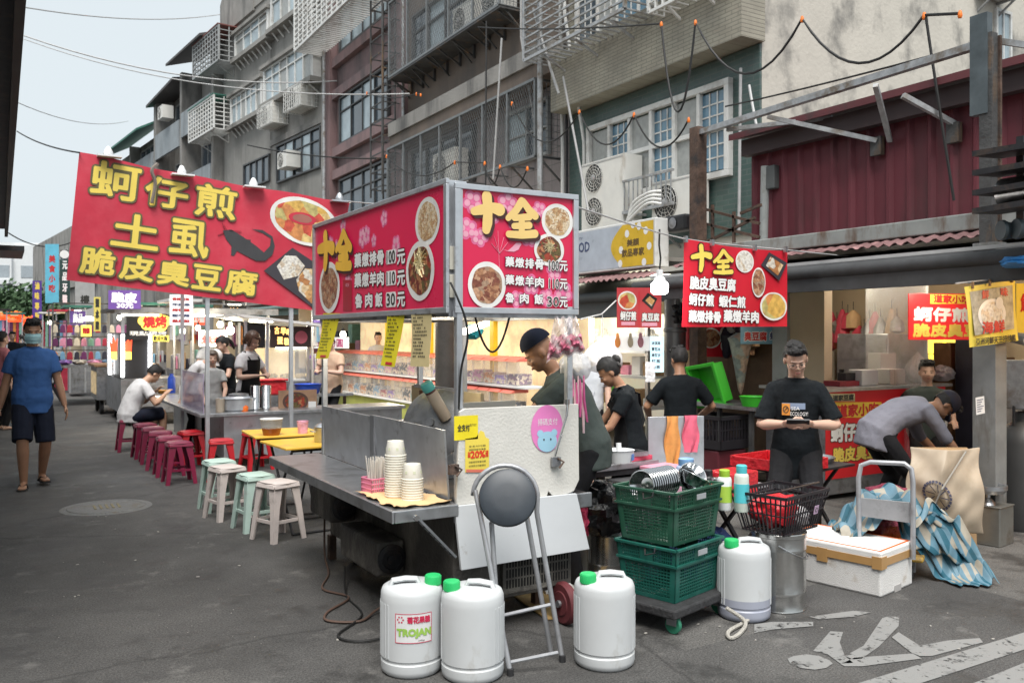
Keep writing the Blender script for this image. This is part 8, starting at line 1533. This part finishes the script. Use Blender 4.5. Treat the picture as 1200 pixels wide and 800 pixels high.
tag(MB().box((-.08, -.1, -.12), (.05, .1, .14), M('meter_grey', (.13, .14, .14), .5)).obj('meter_box', loc=onX(905, 210, 7.5), bevel=.01), 'grey electric meter box at the left end of the red wall', 'box')
k = MB()
for (a, b_) in (((826, 245), (890, 262)), ((826, 262), (890, 278)), ((835, 240), (835, 285)), ((860, 248), (860, 285)), ((826, 285), (885, 255)), ((868, 250), (892, 240))): k.bar(onX(*a, 7.15), onX(*b_, 7.15), .03, .03, m_rust)
tag(k.obj('rail_frame', loc=onX(850, 270, 7.15), world=True), 'tangle of rusty rails between the rusty post and the red shed', 'frame')
P = YP(975, 545, 5.55); cs2 = thing('food_counter', 'red-fronted food counter with yellow and white lettering behind the red trays', 'food stall', onY(1040, 600, 5.8)*1); cs2.location.z = 0; a, b_ = onY(968, 545, 5.55), onY(1108, 545, 5.55)
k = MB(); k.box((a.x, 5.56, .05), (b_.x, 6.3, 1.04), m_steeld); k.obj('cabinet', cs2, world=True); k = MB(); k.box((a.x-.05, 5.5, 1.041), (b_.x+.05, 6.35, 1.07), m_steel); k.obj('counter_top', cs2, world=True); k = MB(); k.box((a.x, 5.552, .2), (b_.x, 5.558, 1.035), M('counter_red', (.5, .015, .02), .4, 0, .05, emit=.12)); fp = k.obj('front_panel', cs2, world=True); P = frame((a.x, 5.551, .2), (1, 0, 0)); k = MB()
rpx(k, P, 977, 471, 1033, 489, m_yel, .002); tpx(k, P, '道家小吃', 981, 473, 1029, 487, m_rtxt, z=.004, bold=.006); tpx(k, P, '蚵仔煎', 974, 496, 1016, 516, m_wht, z=.003, bold=.01, outline=m_ink, ow=.018); tpx(k, P, '大腸', 1026, 497, 1050, 516, m_wht, z=.003, bold=.01, outline=m_ink, ow=.018); tpx(k, P, '脆皮臭豆腐', 976, 522, 1040, 538, m_bnyel, z=.003, bold=.008, outline=m_ink, ow=.014); dish(k, P, 1086, 497, 24, 26, m_fgrn, .003, k=.85); tpx(k, P, '火鍋', 1074, 472, 1095, 482, m_bnyel, z=.008, bold=.006); k.obj('lettering', fp, world=True)
sign('menu_strip', 'small grey strip with dark letters at the upper left of the red counter', 'sign', YP(972, 470, 5.45), 973, 461, 1002, 470, M('strip_tan', (.4, .35, .2), .5), (('道家豆腐', 976, 462.5, 1000, 469, m_ink, .003),), .004)
for i, (px, py, lab) in enumerate(((1012, 461, 'stack of white foam boxes on the red counter, left one'), (1044, 461, 'stack of white foam boxes on the red counter, middle one'), (1053, 440, 'tall stack of pale boxes behind the other two'))): p = onY(px, py, 5.75); tag(MB().box((-.13, -.08, 0), (.13, .08, .16 if i < 2 else .32), m_foam).obj('foam_boxes', loc=(p.x, p.y+(.2 if i == 2 else 0), 1.071), bevel=.008), lab, 'boxes', 'foam boxes on the red counter')
for i, (px, py, rad, lab) in enumerate(((1076, 440, (.17, .12, .15), 'large white plastic bag standing on the red counter'), (1103, 452, (.15, .12, .09), 'lower white plastic bag at the right end of the red counter'))): p = onY(px, py, 5.8); crumple('plastic_bag', lab, 'bag', (p.x, p.y, 1.072), rad, m_bag, 80+i, None, .12, None, 44, i == 0)
p = onY(990, 455, 5.8); t = thing('card_reader', 'dark red tray with a small grey device on the red counter', 'tray', (p.x, p.y, 1.072)); MB().box((-.2, -.1, 0), (.16, .1, .05), M('tray_maroon', (.25, .02, .03), .5)).obj('tray_body', t); MB().box((-.05, -.05, .051), (.1, .05, .13), m_black).obj('device', t)
sign('shop_sign', 'red hanging board with white and yellow dish names at the upper right', 'sign', YP(1065, 398, 5.3), 1065, 344, 1150, 398, M('board_scarlet', (.65, .02, .025), .4, emit=.3), (('蚵仔煎', 1071, 361, 1135, 376, m_wht, .012), ('脆皮臭豆腐', 1070, 380, 1164, 394, m_bnyel, .01)), .01, extra=lambda k, P: (rpx(k, P, 1090, 345, 1140, 356, m_yel, .002), tpx(k, P, '道家小吃', 1094, 346, 1136, 355, m_rtxt, z=.004, bold=.005)))
PFg = frame(onY(1138, 407, 3.7), (1, 0, .06));
fl = thing('flag', 'yellow cloth flag with a pale print hung by clothes pegs at the right', 'flag', onY(1164, 407, 3.7)); cf3 = [loc2(PFg, *q_) for q_ in ((1131, 336), (1190, 328), (1194, 399), (1138, 407))]
def ff(u, v): a_ = Vector((*cf3[0], 0)).lerp(Vector((*cf3[1], 0)), u); b_ = Vector((*cf3[3], 0)).lerp(Vector((*cf3[2], 0)), u); q_ = a_.lerp(b_, v); return PFg @ Vector((q_.x, q_.y, -.008+.007*math.sin(u*9+v*4)))
k = MB(); k.sheet(ff, 14, 10, m_yel2, .002); k.obj('cloth', fl, world=True); k = MB(); shape(k, PFg, [(1136, 342), (1186, 334), (1188, 385), (1142, 393)], M('flag_print', (.45, .42, .33), .6, 0, .5, 14), .003); dish(k, PFg, 1162, 368, 16, 18, m_fcab, .005, plate=m_plate); c_ = loc2(PFg, 1170, 355); k.disc(PFg, *c_, .05, .045, m_plate, .008, 20)
tpx(k, PFg, '海鮮', 1150, 376, 1176, 390, m_rtxt, z=.009, bold=.004); tpx(k, PFg, '鮮', 1150, 340, 1158, 350, m_rtxt, z=.006, bold=.003); tpx(k, PFg, '味', 1172, 337, 1180, 347, m_rtxt, z=.006, bold=.003); tpx(k, PFg, '亞洲河鮮天王招牌鳳', 1143, 394, 1190, 402, m_ink, z=.004, bold=.0015); k.obj('print', fl, world=True)
for px, py in ((1140, 335), (1160, 332), (1186, 328)): p = onY(px, py, 3.69); MB().box(p-Vector((.008, .006, .02)), p+Vector((.008, .006, .03)), m_wood).obj('peg', fl, world=True)
tag(MB().bar(onY(1120, 332, 3.71), onY(1210, 322, 3.71), .01, .01, m_wireg).obj('flag_line', loc=onY(1160, 328, 3.71), world=True), 'thin line the yellow flag hangs on', 'line')
sign('shop_sign', 'yellow board edge at the right picture border behind the flag', 'sign', YP(1190, 400, 3.9), 1191, 332, 1215, 402, m_yel2, (('鮮', 1196, 345, 1212, 365, m_rtxt, .006),), .02)
p = onX(1008, 460, 8.2); fr_ = thing('refrigerator', 'tall dented stainless refrigerator inside the right-hand shop', 'refrigerator', (8.3, p.y, 0)); MB().box((-.1, -.35, 0), (.6, .3, 1.6), m_steel).obj('body', fr_, bevel=.01); MB().box((-.118, -.34, .9), (-.101, .29, 1.3), m_steel).obj('door', fr_); MB().box((-.118, -.34, 1.31), (-.101, .29, 1.55), m_steel).obj('door', fr_); MB().box((-.15, .2, .95), (-.119, .24, 1.2), m_black).obj('handle', fr_)
tag(MB().box((-.02, -.35, 0), (.02, .35, 2.3), m_clear).obj('glass_door', loc=onX(1050, 400, 8.0)*1), 'clear glass door standing open inside the right-hand shop', 'door').location.z = 0
p = onY(1105, 420, 6.9); sl_ = thing('shelf_rack', 'steel shelf rack with yellow price cards behind the red counter', 'shelf', (p.x, p.y, 0)); [MB().box((-.35, -.2, z), (.35, .2, z+.03), m_steeld).obj('shelf', sl_) for z in (.8, 1.2, 1.62)]; [MB().box((x-.02, y-.02, 0), (x+.02, y+.02, 1.7), m_steeld).obj('post', sl_) for x in (-.37, .37) for y in (-.2, .2)]
for i, (px, py) in enumerate(((1076, 405), (1098, 404), (1100, 425), (1117, 403), (1113, 430))): p = onX(px, py, 9.55); tag(MB().box((-.01, -.12, -.1), (0, .12, .1), m_ylit).obj('price_card', loc=p), 'yellow price card on the back wall of the right-hand shop', 'card', 'yellow price cards in the right-hand shop')
k = MB(); [k.box((9.5, 7.3+i*.18, 1.2+.1*(i % 2)), (9.56, 7.4+i*.18, 1.6), m_blackm) for i in range(4)]; tag(k.obj('utensils', loc=(9.5, 7.4, 1.2), world=True), 'dark pans hanging in the depth of the right-hand shop', 'pans')
ct = thing('sink_counter', 'steel counter with a shelf behind the young man and the black crate', 'counter', (6.6, 7.0, 0)); ya, yb = onX(900, 480, 6.7).y, onX(812, 480, 6.7).y; MB().box((6.5, ya, .82), (7.1, yb, .86), m_steel).obj('counter_top', ct, world=True); [MB().box((6.55, y-.02, 0), (6.59, y+.02, .819), m_dsteel).obj('leg', ct, world=True) for y in (ya+.1, (ya+yb)/2, yb-.1)]; MB().box((6.55, ya, .2), (7.05, yb, .23), m_dsteel).obj('lower_shelf', ct, world=True)
m_bgrn = M('bright_green_plastic', (.05, .48, .03), .4, 0, .06); pg_ = onX(843, 478, 6.75); gt = thing('basket', 'bright green plastic tray basket standing on edge on the steel counter', 'basket', (pg_.x, pg_.y, .865), 0); k = MB(); o_ = k.T; k.T = Matrix.Rotation(R(-14), 4, 'Y') @ Matrix.Rotation(R(-9), 4, 'X'); k.box((0, -.2, 0), (.02, .2, .42), m_bgrn)
for a, b_ in (((-.12, -.2, 0), (0, -.18, .42)), ((-.12, .18, 0), (0, .2, .42)), ((-.12, -.18, 0), (0, .18, .02)), ((-.12, -.18, .4), (0, .18, .42))): k.box(a, b_, m_bgrn)
for a, b_ in (((-.14, -.23, -.03), (-.12, -.19, .45)), ((-.14, .19, -.03), (-.12, .23, .45)), ((-.14, -.19, -.03), (-.12, .19, .01)), ((-.14, -.19, .41), (-.12, .19, .45))): k.box(a, b_, m_bgrn)
k.T = o_; k.obj('basket_body', gt, bevel=.006)
p = onX(884, 488, 6.6); t = thing('basket', 'small lime green basket at the right end of the steel counter', 'basket', (p.x, p.y, .862)); MB().lathe([(0, 0), (.12, 0), (.15, .1), (.155, .1), (.14, .095), (.11, .01), (0, .01)], (0, 0, 0), m_bgrn, 20).obj('basket_body', t)
p = onX(842, 500, 6.45); bkc = thing('crate', 'black plastic crate in front of the steel counter legs', 'crate', (p.x, p.y, .42), R(5)); k = MB()
for s in range(4): o_ = k.T; k.T = Matrix.Rotation(s*math.pi/2, 4, 'Z'); k.box((-.22, -.22, 0), (.22, -.205, .09), mbk); [k.box((-.2+i*.044, -.22, .09), (-.185+i*.044, -.205, .3), mbk) for i in range(10)]; k.box((-.23, -.23, .3), (.23, -.205, .34), mbk); k.box((-.22, -.219, .19), (.22, -.208, .2), mbk); k.T = o_
k.box((-.2, -.2, 0), (.2, .2, .01), mbk); k.obj('lattice', bkc); t = thing('support_box', 'dark red box under the black crate', 'box', (p.x, p.y, 0)); MB().box((-.2, -.2, 0), (.2, .2, .41), M('box_wine', (.12, .02, .03), .5)).obj('body', t, bevel=.02)
p = onX(868, 470, 6.9); um = thing('umbrella', 'furled pale floral umbrella hanging against the brown panelling', 'umbrella', (p.x, p.y, .95)); k = MB(); k.lathe([(.01, 0), (.03, .05), (.07, .3), (.12, .55), (.14, .6), (.05, .66), (0, .66)], (0, 0, 0), Mvor('umbrella_floral', [(.5, .42, .32), (.4, .42, .38), (.55, .4, .3), (.3, .34, .33)], 12), 11); k.obj('canopy', um); MB().tube([(0, 0, .6), (0, 0, .8), (.03, 0, .84), (.06, 0, .8)], .01, m_black, 6).obj('handle', um)
k = crumple('glove', 'yellow rubber gloves hanging left of the green basket', 'gloves', onX(821, 478, 6.7), (.06, .08, .14), M('glove_yellow', (.7, .45, .06), .5), 90, None, .15)
ow = thing('wooden_wall', 'warm-lit plywood partition at the right edge behind the grey post', 'wall', (7.4, 3.2, 0)); k = MB(); k.box((7.5, 2.0, .3), (7.54, 3.82, 2.3), M('plywood_orange', (.42, .2, .06), .6, 0, .25, 3, bump=.1, stain=(.15, .07, .03), stsc=2, streak=4)); k.obj('board', ow, world=True); point_light('room_lamp', (7.05, 3.0, 1.9), 14, (1, .65, .3), .08)
k = MB(); k.box((7.45, 2.0, 1.12), (7.49, 3.8, 1.15), m_wood); k.obj('batten', ow, world=True)
tag(MB().tube([onX(1180, 290, 6.9), onX(1182, 375, 6.9), onX(1186, 395, 6.88), onX(1205, 398, 6.85)], .05, m_grp, 10).obj('bent_pipe', loc=onX(1181, 375, 6.9), world=True), 'pale bent drain pipe beside the yellow flag', 'pipe')
tag(MB().box((-.1, -.14, -.2), (.08, .14, .2), m_galv).obj('gas_meter', loc=onX(1192, 450, 7.2), bevel=.01), 'grey gas meter on the plywood partition', 'meter')
p = onX(1196, 560, 7.2); t = thing('gas_cylinder', 'dark gas cylinder at the right picture edge', 'gas cylinder', (p.x, p.y, 0)); MB().lathe([(0, 0), (.17, 0), (.18, .03), (.18, .7), (.14, .82), (.05, .88), (.05, .95), (0, .96)], (0, 0, 0), M('cylinder_dark', (.06, .06, .06), .5, .2), 24).obj('body', t); MB().tube([(-.1, 0, .85), (-.1, 0, 1.0), (.1, 0, 1.0), (.1, 0, .85)], .012, m_blackm, 6).obj('guard', t)
t = thing('notice', 'white paper notice pinned to the grey post', 'notice', onY(1152, 480, 3.8)); P = frame(onY(1144, 486, 3.78), (1, 0, .08)); k = MB(); k.rect(P, 0, 0, .11, .13, m_wht, 0, .002); k.obj('paper', t, world=True); k = MB(); [k.rect(P, .012, .02+i*.017, .06+.035*((i*7) % 3)/2, .026+i*.017, m_navy, .003) for i in range(6)]; k.obj('printing', t, world=True)
lv = thing('louvre_frame', 'stack of black horizontal slats on a bracket at the right edge', 'louvre', onX(1185, 300, 6.2));
for i, py in enumerate((184, 206, 229, 250)): a, b_ = onX(1158, py+3, 6.2), onX(1235, py-9, 6.2); MB().prism([a+Vector((-.2, 0, 0)), b_+Vector((-.2, 0, 0)), b_+Vector((.15, 0, .02)), a+Vector((.15, 0, .02))], (0, 0, .04), m_blackm).obj('slat', lv, world=True)
MB().bar(onX(1197, 160, 6.35), onX(1197, 262, 6.35), .05, .05, m_blackm).obj('upright', lv, world=True)
for i, (px, py) in enumerate(((1172, 270), (1190, 268))): p = onX(px, py, 6.1); t = thing('spot_lamp', ('dark round lamp body under the black slats, left one', 'dark round lamp body under the black slats, right one')[i], 'lamp', p, 0); MB().lathe([(0, 0), (.07, 0), (.075, .02), (.06, .05), (.05, .16), (0, .17)], (0, 0, 0), M('lamp_slate', (.07, .09, .1), .5, .3), 20, (R(90), 0, R(60))).obj('housing', t)
crumple('blue_tarp', 'bright blue tarp edge bunched above the yellow flag', 'tarp', onX(1196, 314, 6.3), (.1, .13, .045), M('tarp_blue', (.03, .2, .5), .5), 91, None, .12)
tag(MB().tube([onX(1191, 225, 6.3)+Vector((0, .1, 0)), onX(1191, 225, 6.3)-Vector((0, .3, 0))], .11, m_steel, 14).obj('vent_duct', loc=onX(1191, 225, 6.3), world=True), 'silver flexible duct between the black slats', 'duct')
cl = thing('canopy', 'dark overhanging canopy edge of the houses opposite, top left', 'canopy', (-2, 12, 3.5)); k = MB(); k.box((-2.6, 3.5, 3.6), (.12, 19, 3.66), m_blackm); k.box((.07, 3.5, 3.45), (.125, 19, 3.599), M('canopy_edge', (.05, .052, .055), .6, .2, .3, 3)); k.obj('roof_sheet', cl, world=True); [MB().box((-2.5, y, 0), (-2.4, y+.1, 3.6), m_blackm).obj('post', cl, world=True) for y in (4, 10, 18)]; MB().box((-2.6, 19.05, 3.2), (.4, 21, 3.3), m_blackm).obj('far_sheet', cl, world=True)
oh = thing('apartment_building', 'grey terrace opposite, standing out of frame on the left side of the street', 'building', (-6, 12, 0)); k = MB(); k.box((-13, -20, 0), (-6, 34, 7), m_conc2); k.obj('wall', oh, world=True)
def festoon(label, pts, sags, r=.014, name='festoon_cable'):
 t = thing(name, label, 'cable', pts[0]); k = MB(); al = []
 for (a, b_), s in zip(zip(pts, pts[1:]), sags): al += sag(a, b_, s, 12)[(1 if al else 0):]
 k.tube(al, r, m_wire, 6); k.obj('wire', t, world=True)
 for p in pts: k = MB(); k.lathe([(0, -.042), (.015, -.04), (.021, -.022), (.018, .0), (.011, .025), (0, .027)], p, m_orange, 10); k.obj('socket', t, world=True)
 return t
f = lambda pts, X: [onX(*p, X) for p in pts]
festoon('black festoon cable with orange sockets in front of the green tiled house', f([(600, 121), (679, 131), (743, 134), (807, 140)], 7.4), [.55, .45, .4], .012)
festoon('black festoon cable with orange sockets across the stained cream wall', f([(775, 28), (815, 26), (940, 22), (1083, 18), (1125, 16)], 7.2), [1.1, .6, .45, .0], .014)
festoon('black festoon cable with orange sockets just above the two lightboxes', f([(453, 183), (533, 190), (568, 191), (586, 195), (618, 197)], 6.5), [.3, .0, .3, .3], .011); festoon('short festoon with sockets in front of the ladder-like trellis', f([(430, 109), (488, 110), (493, 111)], 7.4), [.1, .0], .011)
for a, b_, s, r, lab, m_ in ((at(30, 9, 25), at(265, 16, 38), .3, .02, 'topmost wire crossing the sky at the upper left', m_wireg), (at(28, 42, 25), at(395, 95, 27), .5, .02, 'pair of wires sloping across the sky, upper one', m_wireg), (at(28, 46, 25), at(480, 110, 20), .5, .016, 'pair of wires sloping across the sky, lower one', m_wireg), (at(20, 154, 14), onY(93, 179, 10.2), .05, .01, 'dark guy wire from the left canopy to the banner corner', m_wire), (at(290, 170, 25), at(440, 186, 22), .1, .02, 'short wire below the caged air conditioners', m_wire), (onX(560, 32, 7.6), onX(775, 28, 7.2), .05, .012, 'straight black wire feeding the upper festoon', m_wire), (onX(660, 90, 8.3), onX(690, 250, 8.3), -.0, .02, 'pale cable running down beside the drain pipe', m_wireg), (onX(625, 10, 8.3), onX(655, 110, 8.3), .05, .025, 'thick pale cable sloping over the brown facade', m_wireg), (onX(588, 45, 8.2), onX(578, 210, 8.2), .0, .02, 'pale wavy cable hanging down the brown facade', m_wireg), (onX(570, 25, 7.9), onX(569, 225, 7.9), .0, .016, 'black vertical cable in front of the brown facade', m_wire), (onX(1085, 20, 7.2), onX(1118, 235, 7.3), .02, .014, 'black cable dropping over the red wall', m_wire), (onX(850, 125, 7.6), onX(1140, 52, 7.2), .02, .01, 'thin black wire above the long steel beam', m_wire), (at(20, 120, 30), at(150, 142, 45), .4, .016, 'faint wire low in the sky at the left', m_wireg), (at(10, 273, 28), at(86, 283, 30), .3, .02, 'wire above the sky-blue banner at the street end', m_wire), (onX(868, 80, 8.8), onX(866, 270, 8.8), .0, .022, 'white pipe-like cable at the corner of the green tiled house', m_wireg), (onX(878, 100, 8.85), onX(900, 200, 8.4), .1, .018, 'pale slack cable at the cream wall corner', m_wireg)):
 cable('wire', lab, sag(a, b_, s), r, m_, 'wire', 'wires across the street' if False else None)
for i in range(4): cable('refrigerant_pipe', ('outermost white pipe bending from the twin-fan unit', 'second white pipe bending from the twin-fan unit', 'third white pipe bending from the twin-fan unit', 'innermost white pipe bending from the twin-fan unit')[i], [onX(736-i*2, 258+i*3, 8.2), onX(742+i, 238+i*4, 8.2), onX(760, 226+i*4, 8.2), onX(775, 224+i*5, 8.3)], .022, m_wpaint, 'pipe', None, 8)
t = thing('loudspeaker', 'small black horn speaker in front of the round-fan unit', 'loudspeaker', onX(797, 262, 7.3)); MB().box((-.1, -.2, -.1), (.1, .2, .1), m_black).obj('box', t, bevel=.03); MB().lathe([(0, 0), (.06, 0), (.07, .01), (0, .012)], (-.101, .02, 0), m_steeld, 14, (0, R(-90), 0)).obj('cone', t)
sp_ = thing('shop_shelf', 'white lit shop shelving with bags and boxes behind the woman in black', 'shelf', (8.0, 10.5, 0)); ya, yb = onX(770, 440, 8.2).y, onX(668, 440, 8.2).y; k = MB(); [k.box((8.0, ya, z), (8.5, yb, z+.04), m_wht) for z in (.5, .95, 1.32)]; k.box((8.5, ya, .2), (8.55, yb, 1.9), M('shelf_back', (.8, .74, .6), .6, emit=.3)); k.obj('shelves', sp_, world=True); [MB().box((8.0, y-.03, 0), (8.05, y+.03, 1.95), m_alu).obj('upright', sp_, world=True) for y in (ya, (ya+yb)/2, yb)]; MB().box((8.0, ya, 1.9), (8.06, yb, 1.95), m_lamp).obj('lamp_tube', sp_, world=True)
def ice(k, P):
 for i, (x, c_) in enumerate(((706, 3), (724, 5), (739, 3), (751, 6))): a = loc2(P, x, 405); k.disc(P, a[0], a[1]+.05, .07, .08, cols[c_], .003+.0004*i, 14); k.disc(P, a[0], a[1]+.13, .04, .06, cols[c_], .0036+.0004*i, 12)
sign('lit_poster', 'white lit panel with ice cream swirls in the shop behind', 'sign', XP(700, 411, 7.8), 700, 394, 760, 411, m_wlit, (), .03, extra=ice); sign('menu_board', 'pale blue lit menu panel beside the grey column', 'sign', XP(762, 430, 7.7), 762, 394, 776, 436, m_blit, [(s, 764, 400+i*7, 774, 404+i*7, m_navy, .002) for i, s in enumerate(('冰淇淋', '雪花冰', '綠豆沙', '紅茶', '奶茶'))], .03)
q = random.Random(31)
for i in range(16): y = ya+.1+(yb-ya-.2)*(i % 8)/7.6; z = (.541, .991)[i//8]; tag(MB().box((8.1, y-.1, z), (8.35, y+.1, z+.12+.16*q.random()), [m_wht, m_card, cols[3], cols[6], m_bgrn][q.randrange(5)]).obj('goods_box', loc=(8.2, y, z), world=True, bevel=.01), 'packed box on the white lit shop shelving', 'box', 'boxes on the lit shop shelving')
for i, px in enumerate((676, 688, 742)): p = onX(px, 432, 8.0); crumple('plastic_bag', ('white bag heap on the top shelf, far end', 'white bag heap on the top shelf, next to the far end', 'white bag heap on the top shelf, near the pale blue menu')[i], 'bag', (8.2, p.y, 1.361), (.2, .25, .17), m_bag, 95+i, 'white bags on the lit shelf', .12)
t = tag(MB().box((-.15, -.2, 0), (.15, .2, .3), m_card).obj('carton', loc=(8.2, onX(722, 400, 8.2).y, 1.96)), 'brown carton on top of the lit shop shelving', 'carton'); point_light('shop_light', (7.75, 10.4, 1.85), 26, (1, .93, .8), .15)
k = tag(MB().box((-.05, -.001, -.16), (.05, .001, 0), m_bag).obj('bag_roll', loc=at(762, 424, 6.9)), 'white shopping bags hanging near the grey column', 'bags')
q = random.Random(77)
for i in range(26):
 px = (968+i*6.4) if i < 14 else (826+(i-14)*6.3); X = 8.6 if i < 14 else 7.5; p = onX(px, 358+q.random()*26, X); h_ = .18+.3*q.random(); m_ = [m_card, cols[7], m_galv, m_bag, cols[0], m_wood, m_steeld][q.randrange(7)]
 b_ = MB(); b_.lathe([(.02, 0), (.05+.05*q.random(), .03), (.05+.05*q.random(), h_*.7), (.02, h_)], (0, 0, -h_), m_, 9); b_.bar((0, 0, -.01), (0, 0, .1), .006, .006, m_wire); tag(b_.obj('hanging_goods', loc=(p.x, p.y, min(2.2, p.z))), 'small dim item hanging in the depth of the right-hand shops', 'goods', 'goods hanging inside the right-hand shops')
for i in range(14):
 y = 4.6+i*.26; h_ = .25+.5*q.random(); tag(MB().box((9.15, y-.11, .0), (9.5, y+.1, .9+h_), [m_card, m_steeld, cols[3], m_wood, cols[7], m_galv][q.randrange(6)]).obj('stacked_goods', loc=(9.3, y, 0), world=True, bevel=.01), 'tall stacked goods against the back of the right-hand shops', 'goods', 'stacks at the back of the right-hand shops')
for i, (px0, px1, Y, lab, tx, bm, tm) in enumerate(((166, 186, 22, 'busy lit stall with hanging bags between the barbecue cart and the menu board', '滷味', m_bred, m_bnyel), (184, 206, 25, 'lit stall with a yellow sign deep behind the seated man', '雞排', m_yel, m_rtxt), (204, 226, 19.5, 'lit stall under a pale board right behind the banner pole', '飲料', m_wlit, m_navy), (224, 242, 23, 'stall with a red sign in the gap left of the fish stew board', '炒麵', m_rlit, m_wht), (262, 288, 18.5, 'stall with hanging ladles behind the two women', '羹麵', m_bblk, m_olit), (366, 384, 18, 'stall with a dark sign beyond the man in peach', '豆花', m_pur, m_wht), (82, 100, 25, 'tented stall behind the accessory rack', '飾品', m_lpur, m_wlit))):
 a, b_ = onY(px0, 400, Y), onY(px1, 400, Y); w_ = b_.x-a.x; q = random.Random(i+200); t = thing('market_stall', lab, 'market stall', (a.x, Y, 0), 0, 'crowded lit stalls in the middle distance'); MB().box((0, 0, .1), (w_, .9, .85), m_steeld).obj('counter', t); MB().box((-.15, -.25, 2.3), (w_+.15, 1.3, 2.36), [m_grn, m_blackm, m_wpaint][i % 3]).obj('canopy', t); MB().box((.1, .0, 2.2), (w_-.1, .05, 2.24), m_lamp).obj('lamp_tube', t); MB().box((0, .95, .86), (w_, 1.0, 2.25), m_int).obj('back_panel', t)
 k = MB(); P = frame((0, -.05, 1.85), (1, 0, 0)); k.rect(P, 0, 0, w_, .36, bm, 0, .03); sb = k.obj('sign_board', t); k = MB(); k.text(P, tx, w_*.2, .06, w_*.8, .3, tm, z=.034, bold=.01); k.obj('lettering', sb)
 for x in (0, w_): MB().box((x-.02, -.02, .1), (x+.02, .02, 2.3), m_alu).obj('post', t)
 for j in range(7): x = w_*(j+.5)/7; h_ = .12+.25*q.random(); tag(MB().box((x-w_*.055, .15, .851), (x+w_*.055, .5, .851+h_), cols[q.randrange(9)] if j % 2 else [m_steel, m_card, m_bag][j % 3]).obj('food_tub', loc=(a.x, Y, 0), bevel=.02), 'small tub or box of goods on a middle-distance stall counter', 'tub', 'goods on the middle-distance stall counters')
 for j in range(6): x = w_*(j+.5)/6; L_ = .15+.3*q.random(); MB().lathe([(.02, 0), (.07, -.05), (.08, -L_), (.02, -L_-.03)], (x, .3, 1.8), cols[(i+j*2) % 9] if j % 2 else m_bag, 8).obj('hanging_bag', t)
for i, (px, py, d) in enumerate(((58, 378, 26), (140, 372, 22), (176, 378, 21), (214, 388, 18), (232, 384, 20), (258, 380, 17), (402, 392, 16))): k = MB(); k.ell((0, 0, 0), (.06, .06, .075), m_lamp, 10); k.lathe([(.03, .06), (.03, .12), (0, .12)], (0, 0, 0), m_black, 8); k.bar((0, 0, .12), (0, 0, .5), .008, .008, m_wire); tag(k.obj('bulb', loc=at(px, py, d)), 'small warm bulb hanging over the middle-distance stalls', 'bulb', 'bulbs over the middle-distance stalls')
for i, (px, d) in enumerate(((180, 20), (250, 17))): point_light('stall_light', at(px, 385, d), 30, (1, .82, .58), .15)
